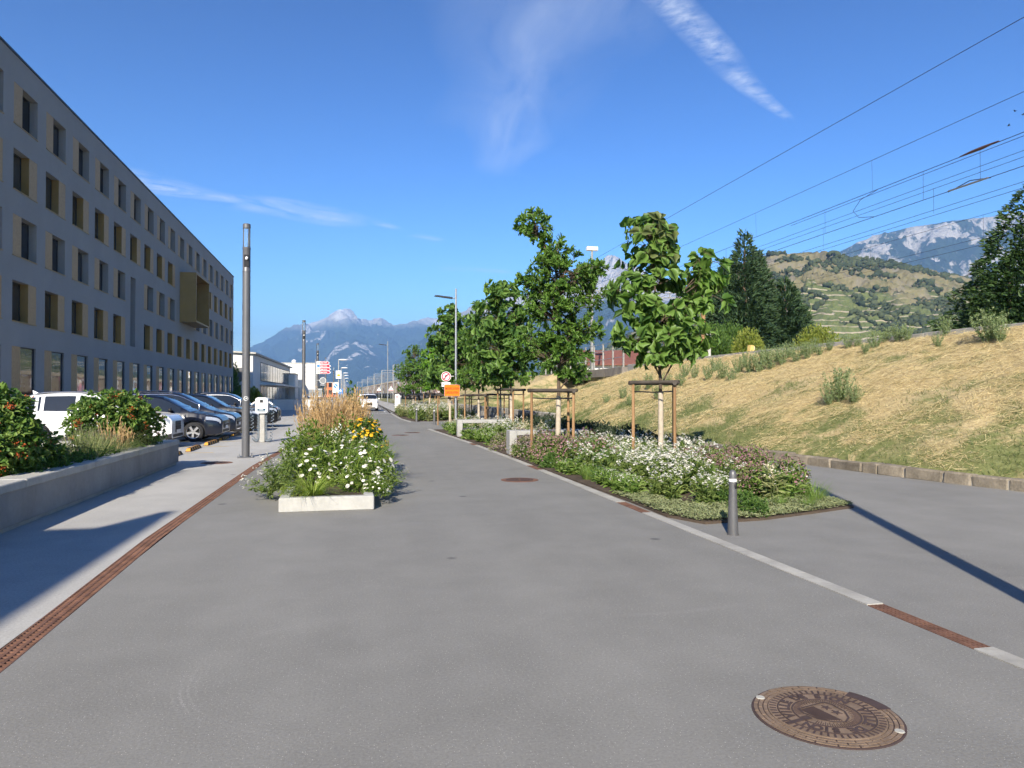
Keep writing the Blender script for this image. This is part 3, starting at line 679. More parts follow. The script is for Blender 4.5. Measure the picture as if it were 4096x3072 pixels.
# ------------------------------------------------------------------ raised shrub bed on the left
bed = empty('raised_bed_wall', (-4.05, 3, 0), label='long grey concrete wall of the raised shrub bed beside the pavement', cat='wall')
MB().box(-0.26, 0.0, 0, 15.25, 0.06, 0.47).obj('wall', M['concrete'], bed)
MB().box(-0.20, -0.035, 0.03, 15.2, -0.02, 0.06).obj('plinth', M['coping'], bed)
yy = 0.0
for i, L in enumerate([2.4, 2.4, 2.4, 2.4, 2.4, 2.4, 0.86]):
    MB().bev(-0.40, 0.018, yy + .004, yy + L - .004, 0.472, 0.578 + 0.003 * (i % 2), 0.012).obj('coping_slab', M['coping'], bed); yy += L
MB().box(-3.1, -0.262, 14.99, 15.25, 0, 0.47).obj('end_wall', M['concrete'], bed)
MB().bev(-3.1, -0.402, 14.85, 15.262, 0.472, 0.579, 0.012).obj('coping_slab', M['coping'], bed)
MB().box(-3.1, -0.262, 0.1, 14.98, 0.0, 0.40).obj('bed_soil', M['soil'], bed)
# ------------------------------------------------------------------ column lamps
M['lens'] = (lambda t: t.done(t.bsdf((0.75, 0.85, 0.9), 0.05, 0, 0.6, None, 0, **{'Transmission Weight': 0.92, 'IOR': 1.15})))(NT('lamp_lens'))
M['white_bulb'] = pm('white_plastic', (0.8, 0.8, 0.78), 0.03, 4, 0.3)
lamp_parts = {}
r0 = 0.098
b = MB(); b.tube([(0, 0, 0.02), (0, 0, 4.80)], r0, 24); lamp_parts['column'] = b.mesh('column', M['anthracite'], True)
b = MB(); b.lathe([(r0 + .004, 4.802), (r0 + .004, 4.83), (r0, 4.84), (r0, 5.38), (r0 + .004, 5.39), (r0 + .004, 5.44)], 24); lamp_parts['collar'] = b.mesh('collar', M['anthracite'], True)
b = MB(); b.tube([(0, 0, 5.442), (0, 0, 5.94)], r0 - .004, 24, cap=False); lamp_parts['lens'] = b.mesh('lens', M['lens'], True)
b = MB()
for a in range(4): b.box(math.cos(a * 1.571 + .7) * .088 - .006, math.cos(a * 1.571 + .7) * .088 + .006, math.sin(a * 1.571 + .7) * .088 - .006, math.sin(a * 1.571 + .7) * .088 + .006, 5.442, 5.94)
lamp_parts['lens_bar'] = b.mesh('lens_bar', M['anthracite'])
b = MB(); b.lathe([(r0, 5.942), (r0, 6.04), (r0 - .02, 6.055), (0, 6.06)], 24); lamp_parts['cap'] = b.mesh('cap', M['anthracite'], True)
b = MB(); b.bev(-.062, .062, -r0 - .008, -r0 + .03, 4.92, 5.24, .01); lamp_parts['sensor_window'] = b.mesh('sensor_window', M['black'])
b = MB(); b.sphere((0, -r0 - .03, 5.14), (.035, .03, .045), 10, 8); lamp_parts['sensor'] = b.mesh('sensor', M['white_bulb'], True)
b = MB(); b.bev(-.20, .20, -.20, .20, 0, .022, .006); lamp_parts['base_plate'] = b.mesh('base_plate', M['anthracite'])
bolt = MB().lathe([(.022, .022), (.022, .045), (.012, .047), (.012, .09), (0, .092)], 8).mesh('bolt', M['steel'])
# sticker: white ring with a bird-like mark
b = MB(); N_ = 24
def on_col(x, z, rr=r0 + .0016): return (x, -math.sqrt(max(0, rr * rr - x * x)), z)
for i in range(N_):
    a0, a1 = 2 * math.pi * i / N_, 2 * math.pi * (i + 1) / N_
    b.add([on_col(math.cos(a) * q_, 1.52 + math.sin(a) * q_) for a, q_ in ((a0, .058), (a1, .058), (a1, .047), (a0, .047))], [(0, 1, 2, 3)])
bird = [(-.034, -.014), (.03, -.018), (.036, .0), (.014, .006), (.02, .026), (0, .02), (-.012, .002)]
b.add([on_col(x, 1.52 + z) for x, z in bird], [tuple(range(len(bird)))]); lamp_parts['sticker'] = b.mesh('sticker', M['white_bulb'])
lamps = [((-2.80, 19.9, 0), 'tall grey column street lamp beside the charging post, nearest of its row'), ((-3.10, 45.4, 0), 'grey column street lamp just left of the tall golden grasses'),
         ((-3.35, 66.2, 0), 'grey column street lamp behind the red direction arrows'), ((-3.7, 92, 0), 'faint grey column street lamp right of the red arrow sign post'), ((-3.7, 124, 0), 'farthest and smallest grey column street lamp on the left'),
         ((4.17, 2.1, 0), 'grey column street lamp outside the frame casting the long thin shadow')]
for i, (loc, lab) in enumerate(lamps):
    e = empty('street_lamp', loc, 0.15, label=lab, cat='street lamp', group='grey column street lamps')
    for nme, me in lamp_parts.items(): inst(nme, me, e)
    for sx in (-1, 1):
        for sy in (-1, 1): inst('bolt', bolt, e, (sx * .155, sy * .155, 0))
# ------------------------------------------------------------------ charging post
M['coil'] = pm('cable_grey', (0.16, 0.19, 0.22), 0.15, 6, 0.5)
ch = empty('charging_post', (-3.12, 26.0, 0), R(-8), label='white electric car charging box on a grey post with coiled cables', cat='charger')
MB().bev(-.085, .085, -.05, .05, 0, 0.95, .012).obj('post', M['kerbstone'], ch)
def rrect(w, h, r, n=6):
    p = []
    for cx, cy, a0 in ((w - r, h - r, 0), (-w + r, h - r, 90), (-w + r, -h + r, 180), (w - r, -h + r, 270)):
        for k in range(n + 1):
            a = R(a0 + 90 * k / n); p.append((cx + r * math.cos(a), cy + r * math.sin(a)))
    return p
bxp = MB().prismy([(x, z + 1.25) for x, z in rrect(.205, .265, .09)], -.14, .10).obj('housing', M['white_paint'], ch)
MB().box(-.055, .055, -.146, -.141, 1.34, 1.44).obj('reader', M['black'], bxp)
scr = MB().prismy([(x, z + 1.085) for x, z in rrect(.135, .055, .012)], -.147, -.141).obj('display', pm('display_blue', (0.03, 0.08, 0.12), .1, 4, .2), bxp)
MB().box(-.13, .13, -.15, -.1475, 1.05, 1.065).box(-.07, .06, -.15, -.1475, 1.095, 1.11).obj('display_text', M['white_bulb'], bxp)
for z_ in (1.20, 1.16): MB().box(.05, .15, -.1435, -.1411, z_, z_ + .006).obj('print', M['coil'], bxp)
for s_ in (-1, 1):
    MB().tube([(s_ * .19, -.03, 1.36), (s_ * .27, -.05, 1.34), (s_ * .36, -.07, 1.27)], [.032, .028, .024], 8).obj('plug_holder', M['white_paint'], ch, True)
    cen = []
    zlo = .08; 
    for q in np.linspace(0, 1, 60):
        if s_ > 0:
            x = np.interp(q, [0, .45, .55, .72, 1], [.12, .13, .16, .30, .37]); z_ = np.interp(q, [0, .42, .52, .6, .72, 1], [.92, .18, .06, .04, .12, 1.28])
        else:
            x = np.interp(q, [0, .45, .55, .72, 1], [-.12, -.13, -.17, -.30, -.36]); z_ = np.interp(q, [0, .42, .52, .6, .72, 1], [.92, .18, .07, .05, .13, 1.28])
        cen.append(Vector((x, -.04, z_)))
    pts = []; turns = 34
    for i in range(turns * 10):
        q = i / (turns * 10 - 1); j = q * (len(cen) - 1); j0 = int(j); p = cen[j0].lerp(cen[min(j0 + 1, len(cen) - 1)], j - j0)
        tdir = (cen[min(j0 + 1, len(cen) - 1)] - cen[max(j0 - 1, 0)]).normalized(); a_ = Vector((0, 1, 0)); b_ = tdir.cross(a_).normalized()
        an = 2 * math.pi * turns * q; pts.append(p + (a_ * math.cos(an) + b_ * math.sin(an)) * .042)
    MB().tube(pts, .011, 5).obj('coiled_cable', M['coil'], ch, True)
# ------------------------------------------------------------------ wheel stops and bay lines
M['hazard_yellow'] = pm('hazard_yellow', (0.62, 0.30, 0.05), 0.15, 6, 0.6)
prof = [(-.075, 0), (.075, 0), (.045, .10), (-.045, .10)]
ws_body = MB(); ws_body.v = []
L_ = 1.72
ws_body.add([(x * (1 if z == 0 else 1), y, z) for y in (0, L_) for x, z in prof[:2]] + [(x, y, z) for y in (.13, L_ - .13) for x, z in prof[2:]],
            [(0, 1, 3, 2), (0, 2, 7, 5)[::-1], (1, 4, 6, 3)[::-1], (4, 5, 7, 6), (0, 5, 4, 1), (2, 3, 6, 7)])
wsb = ws_body.mesh('body', M['rubber'])
ys_ = MB()
for y in (0.30, 0.62, 0.94, 1.26):
    for sg in (-1, 1): ys_.add([(sg * .0725, y, .012), (sg * .0725, y + .15, .012), (sg * .0485, y + .15, .093), (sg * .0485, y, .093)], [(0, 1, 2, 3)])
    ys_.add([(-.042, y, .1015), (.042, y, .1015), (.042, y + .15, .1015), (-.042, y + .15, .1015)], [(0, 1, 2, 3)])
for sgn, y0_, y1_ in ((1, -.002, .126), (-1, L_ + .002, L_ - .126)): ys_.add([(-.066, y0_ + sgn * .012, .014), (.066, y0_ + sgn * .012, .014), (.043, y1_ - sgn * .005, .094), (-.043, y1_ - sgn * .005, .094)], [(0, 1, 2, 3)])
wsy = ys_.mesh('yellow_band', M['hazard_yellow'])
ord_ = ['nearest', 'second nearest', 'third nearest', 'fourth nearest', 'fifth nearest', 'sixth nearest', 'farthest']
for i in range(7):
    y = 19.6 + 2.5 * i
    e = empty('wheel_stop', (-4.66, y, 0.0), random.uniform(-.03, .03), label=f'black rubber wheel stop with yellow bands, {ord_[i]} of its row', cat='wheel stop', group='wheel stops in front of the cars')
    inst('body', wsb, e); inst('yellow_band', wsy, e)
    ln = MB().add([(-9.6, y + 2.02, .004), (-3.9, y + 2.02, .004), (-3.9, y + 2.11, .004), (-9.6, y + 2.11, .004)], [(0, 1, 2, 3)]).obj('bay_line', M['line_yellow']); ln['kind'] = 'structure'
# ------------------------------------------------------------------ manholes
M['iron_tan'] = pm('worn_rusty_iron', (0.185, 0.13, 0.088), 0.3, 5.0, 0.7, 0.3, 0.3, 0.3, 140, c2=(0.235, 0.17, 0.12))
M['iron_dark'] = pm('dark_iron', (0.075, 0.052, 0.048), 0.3, 6.0, 0.75, 0.3)
def text_mesh(s, size, name, mat, ext=0.0, bold=0.0, align='CENTER'):
    cu = bpy.data.curves.new(name, 'FONT'); cu.body = s; cu.size = size; cu.align_x = align; cu.align_y = 'CENTER'; cu.extrude = ext; cu.offset = bold; cu.resolution_u = 3
    ob = bpy.data.objects.new(name, cu); COL.objects.link(ob); bpy.context.view_layer.update()
    me = bpy.data.meshes.new_from_object(ob); bpy.data.objects.remove(ob); bpy.data.curves.remove(cu)
    me.materials.clear(); me.materials.append(mat); return me
def ring_sector(b, r0_, r1_, a0, a1, z0, z1, n=3, mi=0):
    vs = []
    for i in range(n + 1):
        a = a0 + (a1 - a0) * i / n
        for r in (r0_, r1_):
            for z in (z0, z1): vs.append((r * math.cos(a), r * math.sin(a), z))
    fs = []
    for i in range(n):
        o = 4 * i; fs += [(o + 1, o + 3, o + 7, o + 5), (o, o + 1, o + 5, o + 4), (o + 2, o + 6, o + 7, o + 3)]
    fs += [(0, 2, 3, 1), (4 * n, 4 * n + 1, 4 * n + 3, 4 * n + 2)]
    b.add(vs, fs, mi)
mh = empty('manhole_cover', (2.36, 3.34, 0.0), R(14), label='round rusty cast manhole cover with coat of arms in the foreground road', cat='manhole cover')
RM = 0.365
b = MB(); b.lathe([(RM, -.02), (RM, .004), (RM - .004, .006), (.01, .006)], 64); b.obj('frame', M['iron_dark'], mh)
b = MB(); ring_ = b
for k in range(3):                      # brick-like rim bars
    ra, rb = RM - .012 - .024 * k, RM - .030 - .024 * k
    nb_ = 22
    for i in range(nb_):
        a = 2 * math.pi * (i + .5 * (k % 2)) / nb_
        ring_sector(b, rb, ra, a + .012, a + 2 * math.pi / nb_ - .012, .004, .0095, 3)
b.obj('rim_relief', M['iron_tan'], mh)
lid = MB().lathe([(.283, .005), (.283, .0105), (.278, .012), (.005, .012)], 64).obj('lid', M['iron_tan'], mh)
b = MB()
for i in range(52):
    a = 2 * math.pi * i / 52; ring_sector(b, .243, .276, a, a + .038, .0118, .0145, 1)
for ra, rb in ((.238, .231), (.168, .160)): ring_sector(b, rb, ra, 0, 2 * math.pi, .0118, .0148, 64)
for i in range(84):
    a = 2 * math.pi * i / 84
    if abs(math.sin(a)) > .35 or math.cos(a) > 0.2: ring_sector(b, .118 if i % 2 else .13, .157, a, a + .022, .0118, .0145, 1)
# shield outline, stripes and two stars (town arms)
def shield(s): return [(-.085 * s, .09 * s), (.085 * s, .09 * s), (.10 * s, .05 * s), (.09 * s, -.03 * s), (.05 * s, -.085 * s), (0, -.11 * s), (-.05 * s, -.085 * s), (-.09 * s, -.03 * s), (-.10 * s, .05 * s)]
o_, i_ = shield(1.12), shield(1.02)
for k in range(len(o_)):
    j = (k + 1) % len(o_); b.add([(*o_[k], .0152), (*o_[j], .0152), (*i_[j], .0152), (*i_[k], .0152)], [(0, 1, 2, 3)])
for k in range(9):
    x = -.088 + k * .0105; zt = .086; zb2 = -.02 - .06 * (1 - abs(x) / .1) if x < 0 else -.1
    b.box(x, x + .005, zb2 - .02, zt, .0118, .0150)
for cy in (.045, -.02):
    st = [(.05 + (.030 if k % 2 == 0 else .012) * math.sin(k * math.pi / 5), cy + (.030 if k % 2 == 0 else .012) * math.cos(k * math.pi / 5)) for k in range(10)]
    b.prism(st, .0118, .0152)
b.box(-.275, -.135, -.012, .012, .0118, .016); b.box(-.16, -.12, -.02, .02, .0162, .018)
b.obj('relief', M['iron_dark'], lid)
lett = {}
for txt, a_mid in (('VILLE DE SION', 90), ('VILLE DE SION', 270)):
    n = len(txt); stp = 12.2
    for i, chh in enumerate(txt):
        if chh == ' ': continue
        if chh not in lett: lett[chh] = text_mesh(chh, 0.068, 'letter', M['iron_dark'], 0.0015, 0.0035)
        a = R(a_mid - (i - (n - 1) / 2) * stp); rr = .1985
        inst('letter', lett[chh], lid, (rr * math.cos(a), rr * math.sin(a), .0138), (0, 0, a - math.pi / 2))
b = MB()
for a in (R(118), R(-62)): b.lathe([(.024, .010), (.022, .0135), (0, .014)], 12, (.335 * math.cos(a), .335 * math.sin(a), 0))
b.obj('lift_boss', M['coping'], mh)
b = MB(); ring_sector(b, .292, .362, R(-18), R(22), .0098, .0125, 6); b.obj('hinge_block', M['iron_dark'], mh)
def small_cover(loc, lab, rad=0.33, rz=0.3):
    e = empty('manhole_cover', loc, rz, label=lab, cat='manhole cover')
    MB().lathe([(rad, -.02), (rad, .005), (rad - .05, .006), (.01, .006)], 40).obj('frame', M['rust'], e)
    b = MB()
    for k in range(4):
        for i in range(10 + 6 * k):
            a = 2 * math.pi * i / (10 + 6 * k); ring_sector(b, .04 + .06 * k, .085 + .06 * k, a, a + 4.2 / (10 + 6 * k), .005, .009, 2)
    b.obj('relief', M['iron_dark'], e)
small_cover((3.05, 13.6, 0), 'round rusty manhole cover in the road beside the flower bed', 0.36)
small_cover((-3.25, 18.45, 0), 'round rusty manhole cover in the light pavement before the lamp', 0.36)
for i, (x, y) in enumerate([(2.3, 31.0), (1.7, 29.2)]): small_cover((x, y, 0), ['thin far rusty manhole cover in the road, nearer the kerb', 'thin far dark manhole cover in the road, further from the kerb'][i], 0.34)
# ------------------------------------------------------------------ bollards
blp = {}
b = MB(); b.lathe([(.068, 0), (.068, .012), (.062, .014), (.046, .52), (.044, .60), (.0445, .648)], 20); blp['post'] = b.mesh('post', M['anthracite'], True)
b = MB(); b.lathe([(.0455, .62), (.0455, .655)], 20); blp['white_band'] = b.mesh('white_band', M['white_bulb'], True)
b = MB(); b.lathe([(.0445, .648), (.0435, .70), (.037, .735), (.02, .755), (0, .76)], 20); blp['cap'] = b.mesh('cap', M['anthracite'], True)
b = MB(); b.sphere((0, -.042, .575), (.020, .012, .042), 10, 8); blp['eye'] = b.mesh('eye', M['black'], True)
for i, (x, y, s, lab) in enumerate([(4.31, 7.82, 1.0, 'dark grey bollard with a white band at the tip of the flower bed'), (4.05, 38.8, 1.15, 'far dark bollard nearer the viewer at the driveway gap'), (3.44, 42.9, 1.15, 'far dark bollard against the farther flower bed')]):
    e = empty('bollard', (x, y, 0), 0.35, label=lab, cat='bollard', group='dark bollards'); e.scale = (s, s, s)
    for nme, me in blp.items(): inst(nme, me, e)
# ------------------------------------------------------------------ concrete frame benches in the right beds
def bench(loc, L, lab, rz=0.0):
    e = empty('concrete_bench', loc, rz, label=lab, cat='bench', group='concrete frame benches')
    MB().bev(0, .20, 0, .55, 0, .66, .012).obj('leg', M['bench_concrete'], e)
    MB().bev(L - .20, L, 0, .55, 0, .66, .012).obj('leg', M['bench_concrete'], e)
    MB().bev(.202, L - .202, 0.002, .548, .53, .658, .012).obj('seat', M['bench_concrete'], e)
    MB().box(.205, L - .205, .30, .50, .16, .34).obj('back_beam', M['frame_dark'], e)
bench((3.99, 19.0, 0), 2.2, 'pale concrete frame bench among purple flowers, nearer the viewer', R(-2))
bench((3.72, 27.3, 0), 2.1, 'pale concrete frame bench farther along, beside the street lamp pole', R(-4))
# ------------------------------------------------------------------ street light with signs
def arm_lamp(loc, H, lab, arm=1.0, r=.055, name='street_light'):
    e = empty(name, loc, label=lab, cat='street light', group='poles with flat lamp arms')
    MB().tube([(0, 0, 0), (0, 0, H * .55), (0, 0, H)], [r * 1.15, r, r * .8], 12).obj('pole', M['steel'], e, True)
    MB().tube([(0, 0, H - .48), (-.18, 0, H - .46)], .025, 8).obj('arm', M['steel'], e, True)
    MB().prismy([(-.18, H - .50), (-.18, H - .42), (-arm * 1.02, H - .34), (-arm * 1.05, H - .40)], -.10, .10).obj('lamp_head', M['frame_dark'], e)
    return e
SP = (4.72, 35.2, 0)
arm_lamp(SP, 6.75, 'grey street light pole carrying the orange sign beside the driveway')
arm_lamp((3.55, 86, 0), 7.75, 'thin far street light pole with flat arm before the mountain')
M['sign_white'] = pm('sign_white', (0.75, 0.75, 0.74), 0.04, 4, 0.4); M['sign_red'] = pm('sign_red', (0.40, 0.015, 0.045), 0.1, 4, 0.4)
M['sign_orange'] = pm('sign_orange', (0.90, 0.17, 0.008), 0.06, 4, 0.45); M['sign_dark'] = pm('sign_dark', (0.03, 0.02, 0.02), 0.1, 4, 0.5)
M['sign_grey'] = pm('sign_back', (0.22, 0.23, 0.24), 0.1, 3, 0.5, 0.4); M['sign_blue'] = pm('sign_blue', (0.03, 0.20, 0.55), 0.08, 4, 0.4)
M['sign_text'] = pm('sign_text_darkred', (0.16, 0.02, 0.01), 0.1, 4, 0.5)
def disc(name, r, z, y, mat, parent, n=32, r0_=0.0, x=0.0, th=.004):
    b = MB()
    if r0_ > 0:
        for i in range(n):
            a, c = 2 * math.pi * i / n, 2 * math.pi * (i + 1) / n
            b.add([(x + q * math.cos(w), y, z + q * math.sin(w)) for w, q in ((a, r0_), (c, r0_), (c, r), (a, r))], [(0, 1, 2, 3)])
    else: b.prismy([(x + r * math.cos(2 * math.pi * i / n), z + r * math.sin(2 * math.pi * i / n)) for i in range(n)], y, y + th)
    return b.obj(name, mat, parent)
sg = empty('no_right_turn_sign', (SP[0] - .49, SP[1] - .10, 2.47), label='round white sign with red ring and crossed-out right turn arrow', cat='sign')
pl_ = disc('plate', .285, 0, 0, M['sign_white'], sg, 40, th=.02)
disc('red_ring', .255, 0, -.003, M['sign_red'], sg, 40, .195)
arw = MB()
pts = [(-.055, -.15), (-.055, -.02), (-.045, .035), (-.01, .07), (.05, .085)]
for i in range(len(pts) - 1):
    p0, p1 = Vector(pts[i]), Vector(pts[i + 1]); d_ = (p1 - p0).normalized(); nn_ = Vector((-d_.y, d_.x)) * .024
    arw.add([(q.x, -.0030, q.y) for q in (p0 - nn_ - d_ * .01, p1 - nn_ + d_ * .01, p1 + nn_ + d_ * .01, p0 + nn_ - d_ * .01)], [(0, 1, 2, 3)])
arw.add([(.04, -.0034, .145), (.04, -.0034, .025), (.135, -.0034, .09)], [(0, 1, 2)]); arw.obj('arrow', M['sign_dark'], sg)
MB().add([(-.165, -.0045, -.125), (-.125, -.0045, -.165), (.165, -.0045, .125), (.125, -.0045, .165)], [(0, 1, 2, 3)]).obj('slash', M['sign_red'], sg)
MB().tube([(.27, .01, .02), (.58, .06, .02)], .018, 8).obj('bracket', M['white_paint'], sg, True)
pp = empty('exemption_panel', (SP[0] - .49, SP[1] - .10, 2.085), label='small white panel with a faint car mark under the round sign', cat='sign')
MB().prismy([(x, z) for x, z in rrect(.255, .13, .02)], 0, .015).obj('plate', M['sign_white'], pp)
car_pic = [(-.2, -.03), (-.1, -.03), (-.1, -.005), (-.115, .0), (-.13, .03), (-.175, .03), (-.19, .0), (-.2, -.005)]
MB().prismy(car_pic, -.003, -.001).obj('car_mark', M['sign_grey'], pp)
MB().box(-.06, .20, -.003, -.001, -.02, .015).obj('print', M['sign_grey'], pp)
for o_ in (sg, pp): o_.scale = (.84,) * 3
os_ = empty('orange_work_sign', (SP[0] - .20, SP[1] - .16, 1.80), label='orange roadworks sign reading MODIFICATION CIRCULATION on the pole', cat='sign')
os_.scale = (.84,) * 3
MB().prismy([(x, z) for x, z in rrect(.455, .34, .05)], 0.0, .02).obj('edge', M['steel'], os_)
MB().prismy([(x, z) for x, z in rrect(.435, .32, .04)], -.006, -.0005).obj('plate', M['sign_orange'], os_)
for tx_, z_ in (('MODIFICATION', .10), ('CIRCULATION', -.13)):
    me = text_mesh(tx_, 0.17, 'lettering', M['sign_text'], 0, .004)
    wd = max(v.co.x for v in me.vertices) - min(v.co.x for v in me.vertices)
    inst('lettering', me, os_, (0, -.009, z_), (math.pi / 2, 0, 0), ((.78 if len(tx_) == 12 else .70) / wd, 1.0, 1))
# ------------------------------------------------------------------ cars
def car_paint(name, c, metal=0.0, rough=0.28):
    t = NT(name); n = t.noise(1.3, 3); return t.done(t.bsdf(t.mix(t.ramp(n, [(0.4, 0.0), (0.7, 0.12)]), c, tuple(x * .8 + .01 for x in c)), rough, metal, 0.35, None, 0.55))
M['car_white'] = car_paint('car_white', (0.74, 0.74, 0.73)); M['car_blue'] = car_paint('car_midnight_blue', (0.005, 0.007, 0.015))
M['car_black'] = car_paint('car_black', (0.004, 0.004, 0.005)); M['car_silver'] = car_paint('car_silver_blue', (0.26, 0.30, 0.34), 0.5); M['car_navy'] = car_paint('car_navy', (0.006, 0.008, 0.016))
M['car_glass'] = glass('car_glass', (0.012, 0.016, 0.022), 0.03)
M['chrome'] = pm('chrome', (0.72, 0.72, 0.72), 0.05, 4, 0.14, 1.0, 0.5); M['alloy'] = pm('alloy', (0.62, 0.62, 0.63), 0.05, 5, 0.3, 0.8, 0.5)
M['headlamp'] = pm('headlamp', (0.40, 0.43, 0.46), 0.35, 9, 0.1, 0.3, 0.8, coat=1.0); M['taillamp'] = pm('taillamp', (0.35, 0.02, 0.02), 0.2, 9, 0.12, 0, 0.6, coat=1.0)
M['cladding'] = pm('black_cladding', (0.025, 0.025, 0.026), 0.15, 6, 0.65)
def smooth_prof(xs, pts, k=3):
    v = np.interp(xs, [p[0] for p in pts], [p[1] for p in pts])
    for _ in range(k): v[1:-1] = 0.25 * v[:-2] + 0.5 * v[1:-1] + 0.25 * v[2:]
    return v
def wheel_meshes(key, Rw, spokes, paired):
    b = MB(); w = .105
    b.lathe([(Rw * .66, -w), (Rw * .92, -w), (Rw * .985, -w * .78), (Rw, -w * .5), (Rw, w * .5), (Rw * .985, w * .78), (Rw * .92, w), (Rw * .66, w)], 36, axis='y', cap=False)
    ty = b.mesh('tyre', M['rubber'], True, 50)
    b = MB(); ri = Rw * .66
    b.lathe([(ri, -w * .95), (ri, -w * .85), (ri * .93, -w * .75), (ri * .9, w)], 36, axis='y', cap=False)
    b.lathe([(.0, -w * .8), (.05, -w * .82), (.06, -w * .6)], 14, axis='y', cap=False)
    for s in range(spokes):
        offs = (-.13, .13) if paired else (0,)
        for of in offs:
            a = 2 * math.pi * s / spokes + of; hw_ = .020 if paired else .040
            ca, sa = math.cos(a), math.sin(a); a0 = 2 * math.pi * s / spokes + of * .35; c0, s0 = math.cos(a0), math.sin(a0)
            p0 = (c0 * .03, s0 * .03); p1 = (ca * ri * .95, sa * ri * .95); nx_, ny_ = -sa * hw_, ca * hw_
            vs = []
            for yv in (-w * .80, -w * .62):
                vs += [(p0[0] + nx_ * .8, yv, p0[1] + ny_ * .8), (p0[0] - nx_ * .8, yv, p0[1] - ny_ * .8), (p1[0] - nx_, yv, p1[1] - ny_), (p1[0] + nx_, yv, p1[1] + ny_)]
            b.add(vs, [(0, 1, 2, 3), (7, 6, 5, 4), (0, 4, 5, 1), (1, 5, 6, 2), (2, 6, 7, 3), (3, 7, 4, 0)])
    rm = b.mesh('rim', M['alloy'], True, 30)
    b = MB(); b.lathe([(ri * .9, w * .1), (0.0, w * .1)], 24, axis='y'); bk = b.mesh('brake_shade', M['black'])  # flat black disc: brake and the shade behind the spokes in one colour
    return ty, rm, bk
WM = {'five': wheel_meshes('five', .335, 5, False), 'ten': wheel_meshes('ten', .36, 5, True), 'seven': wheel_meshes('seven', .35, 7, False)}
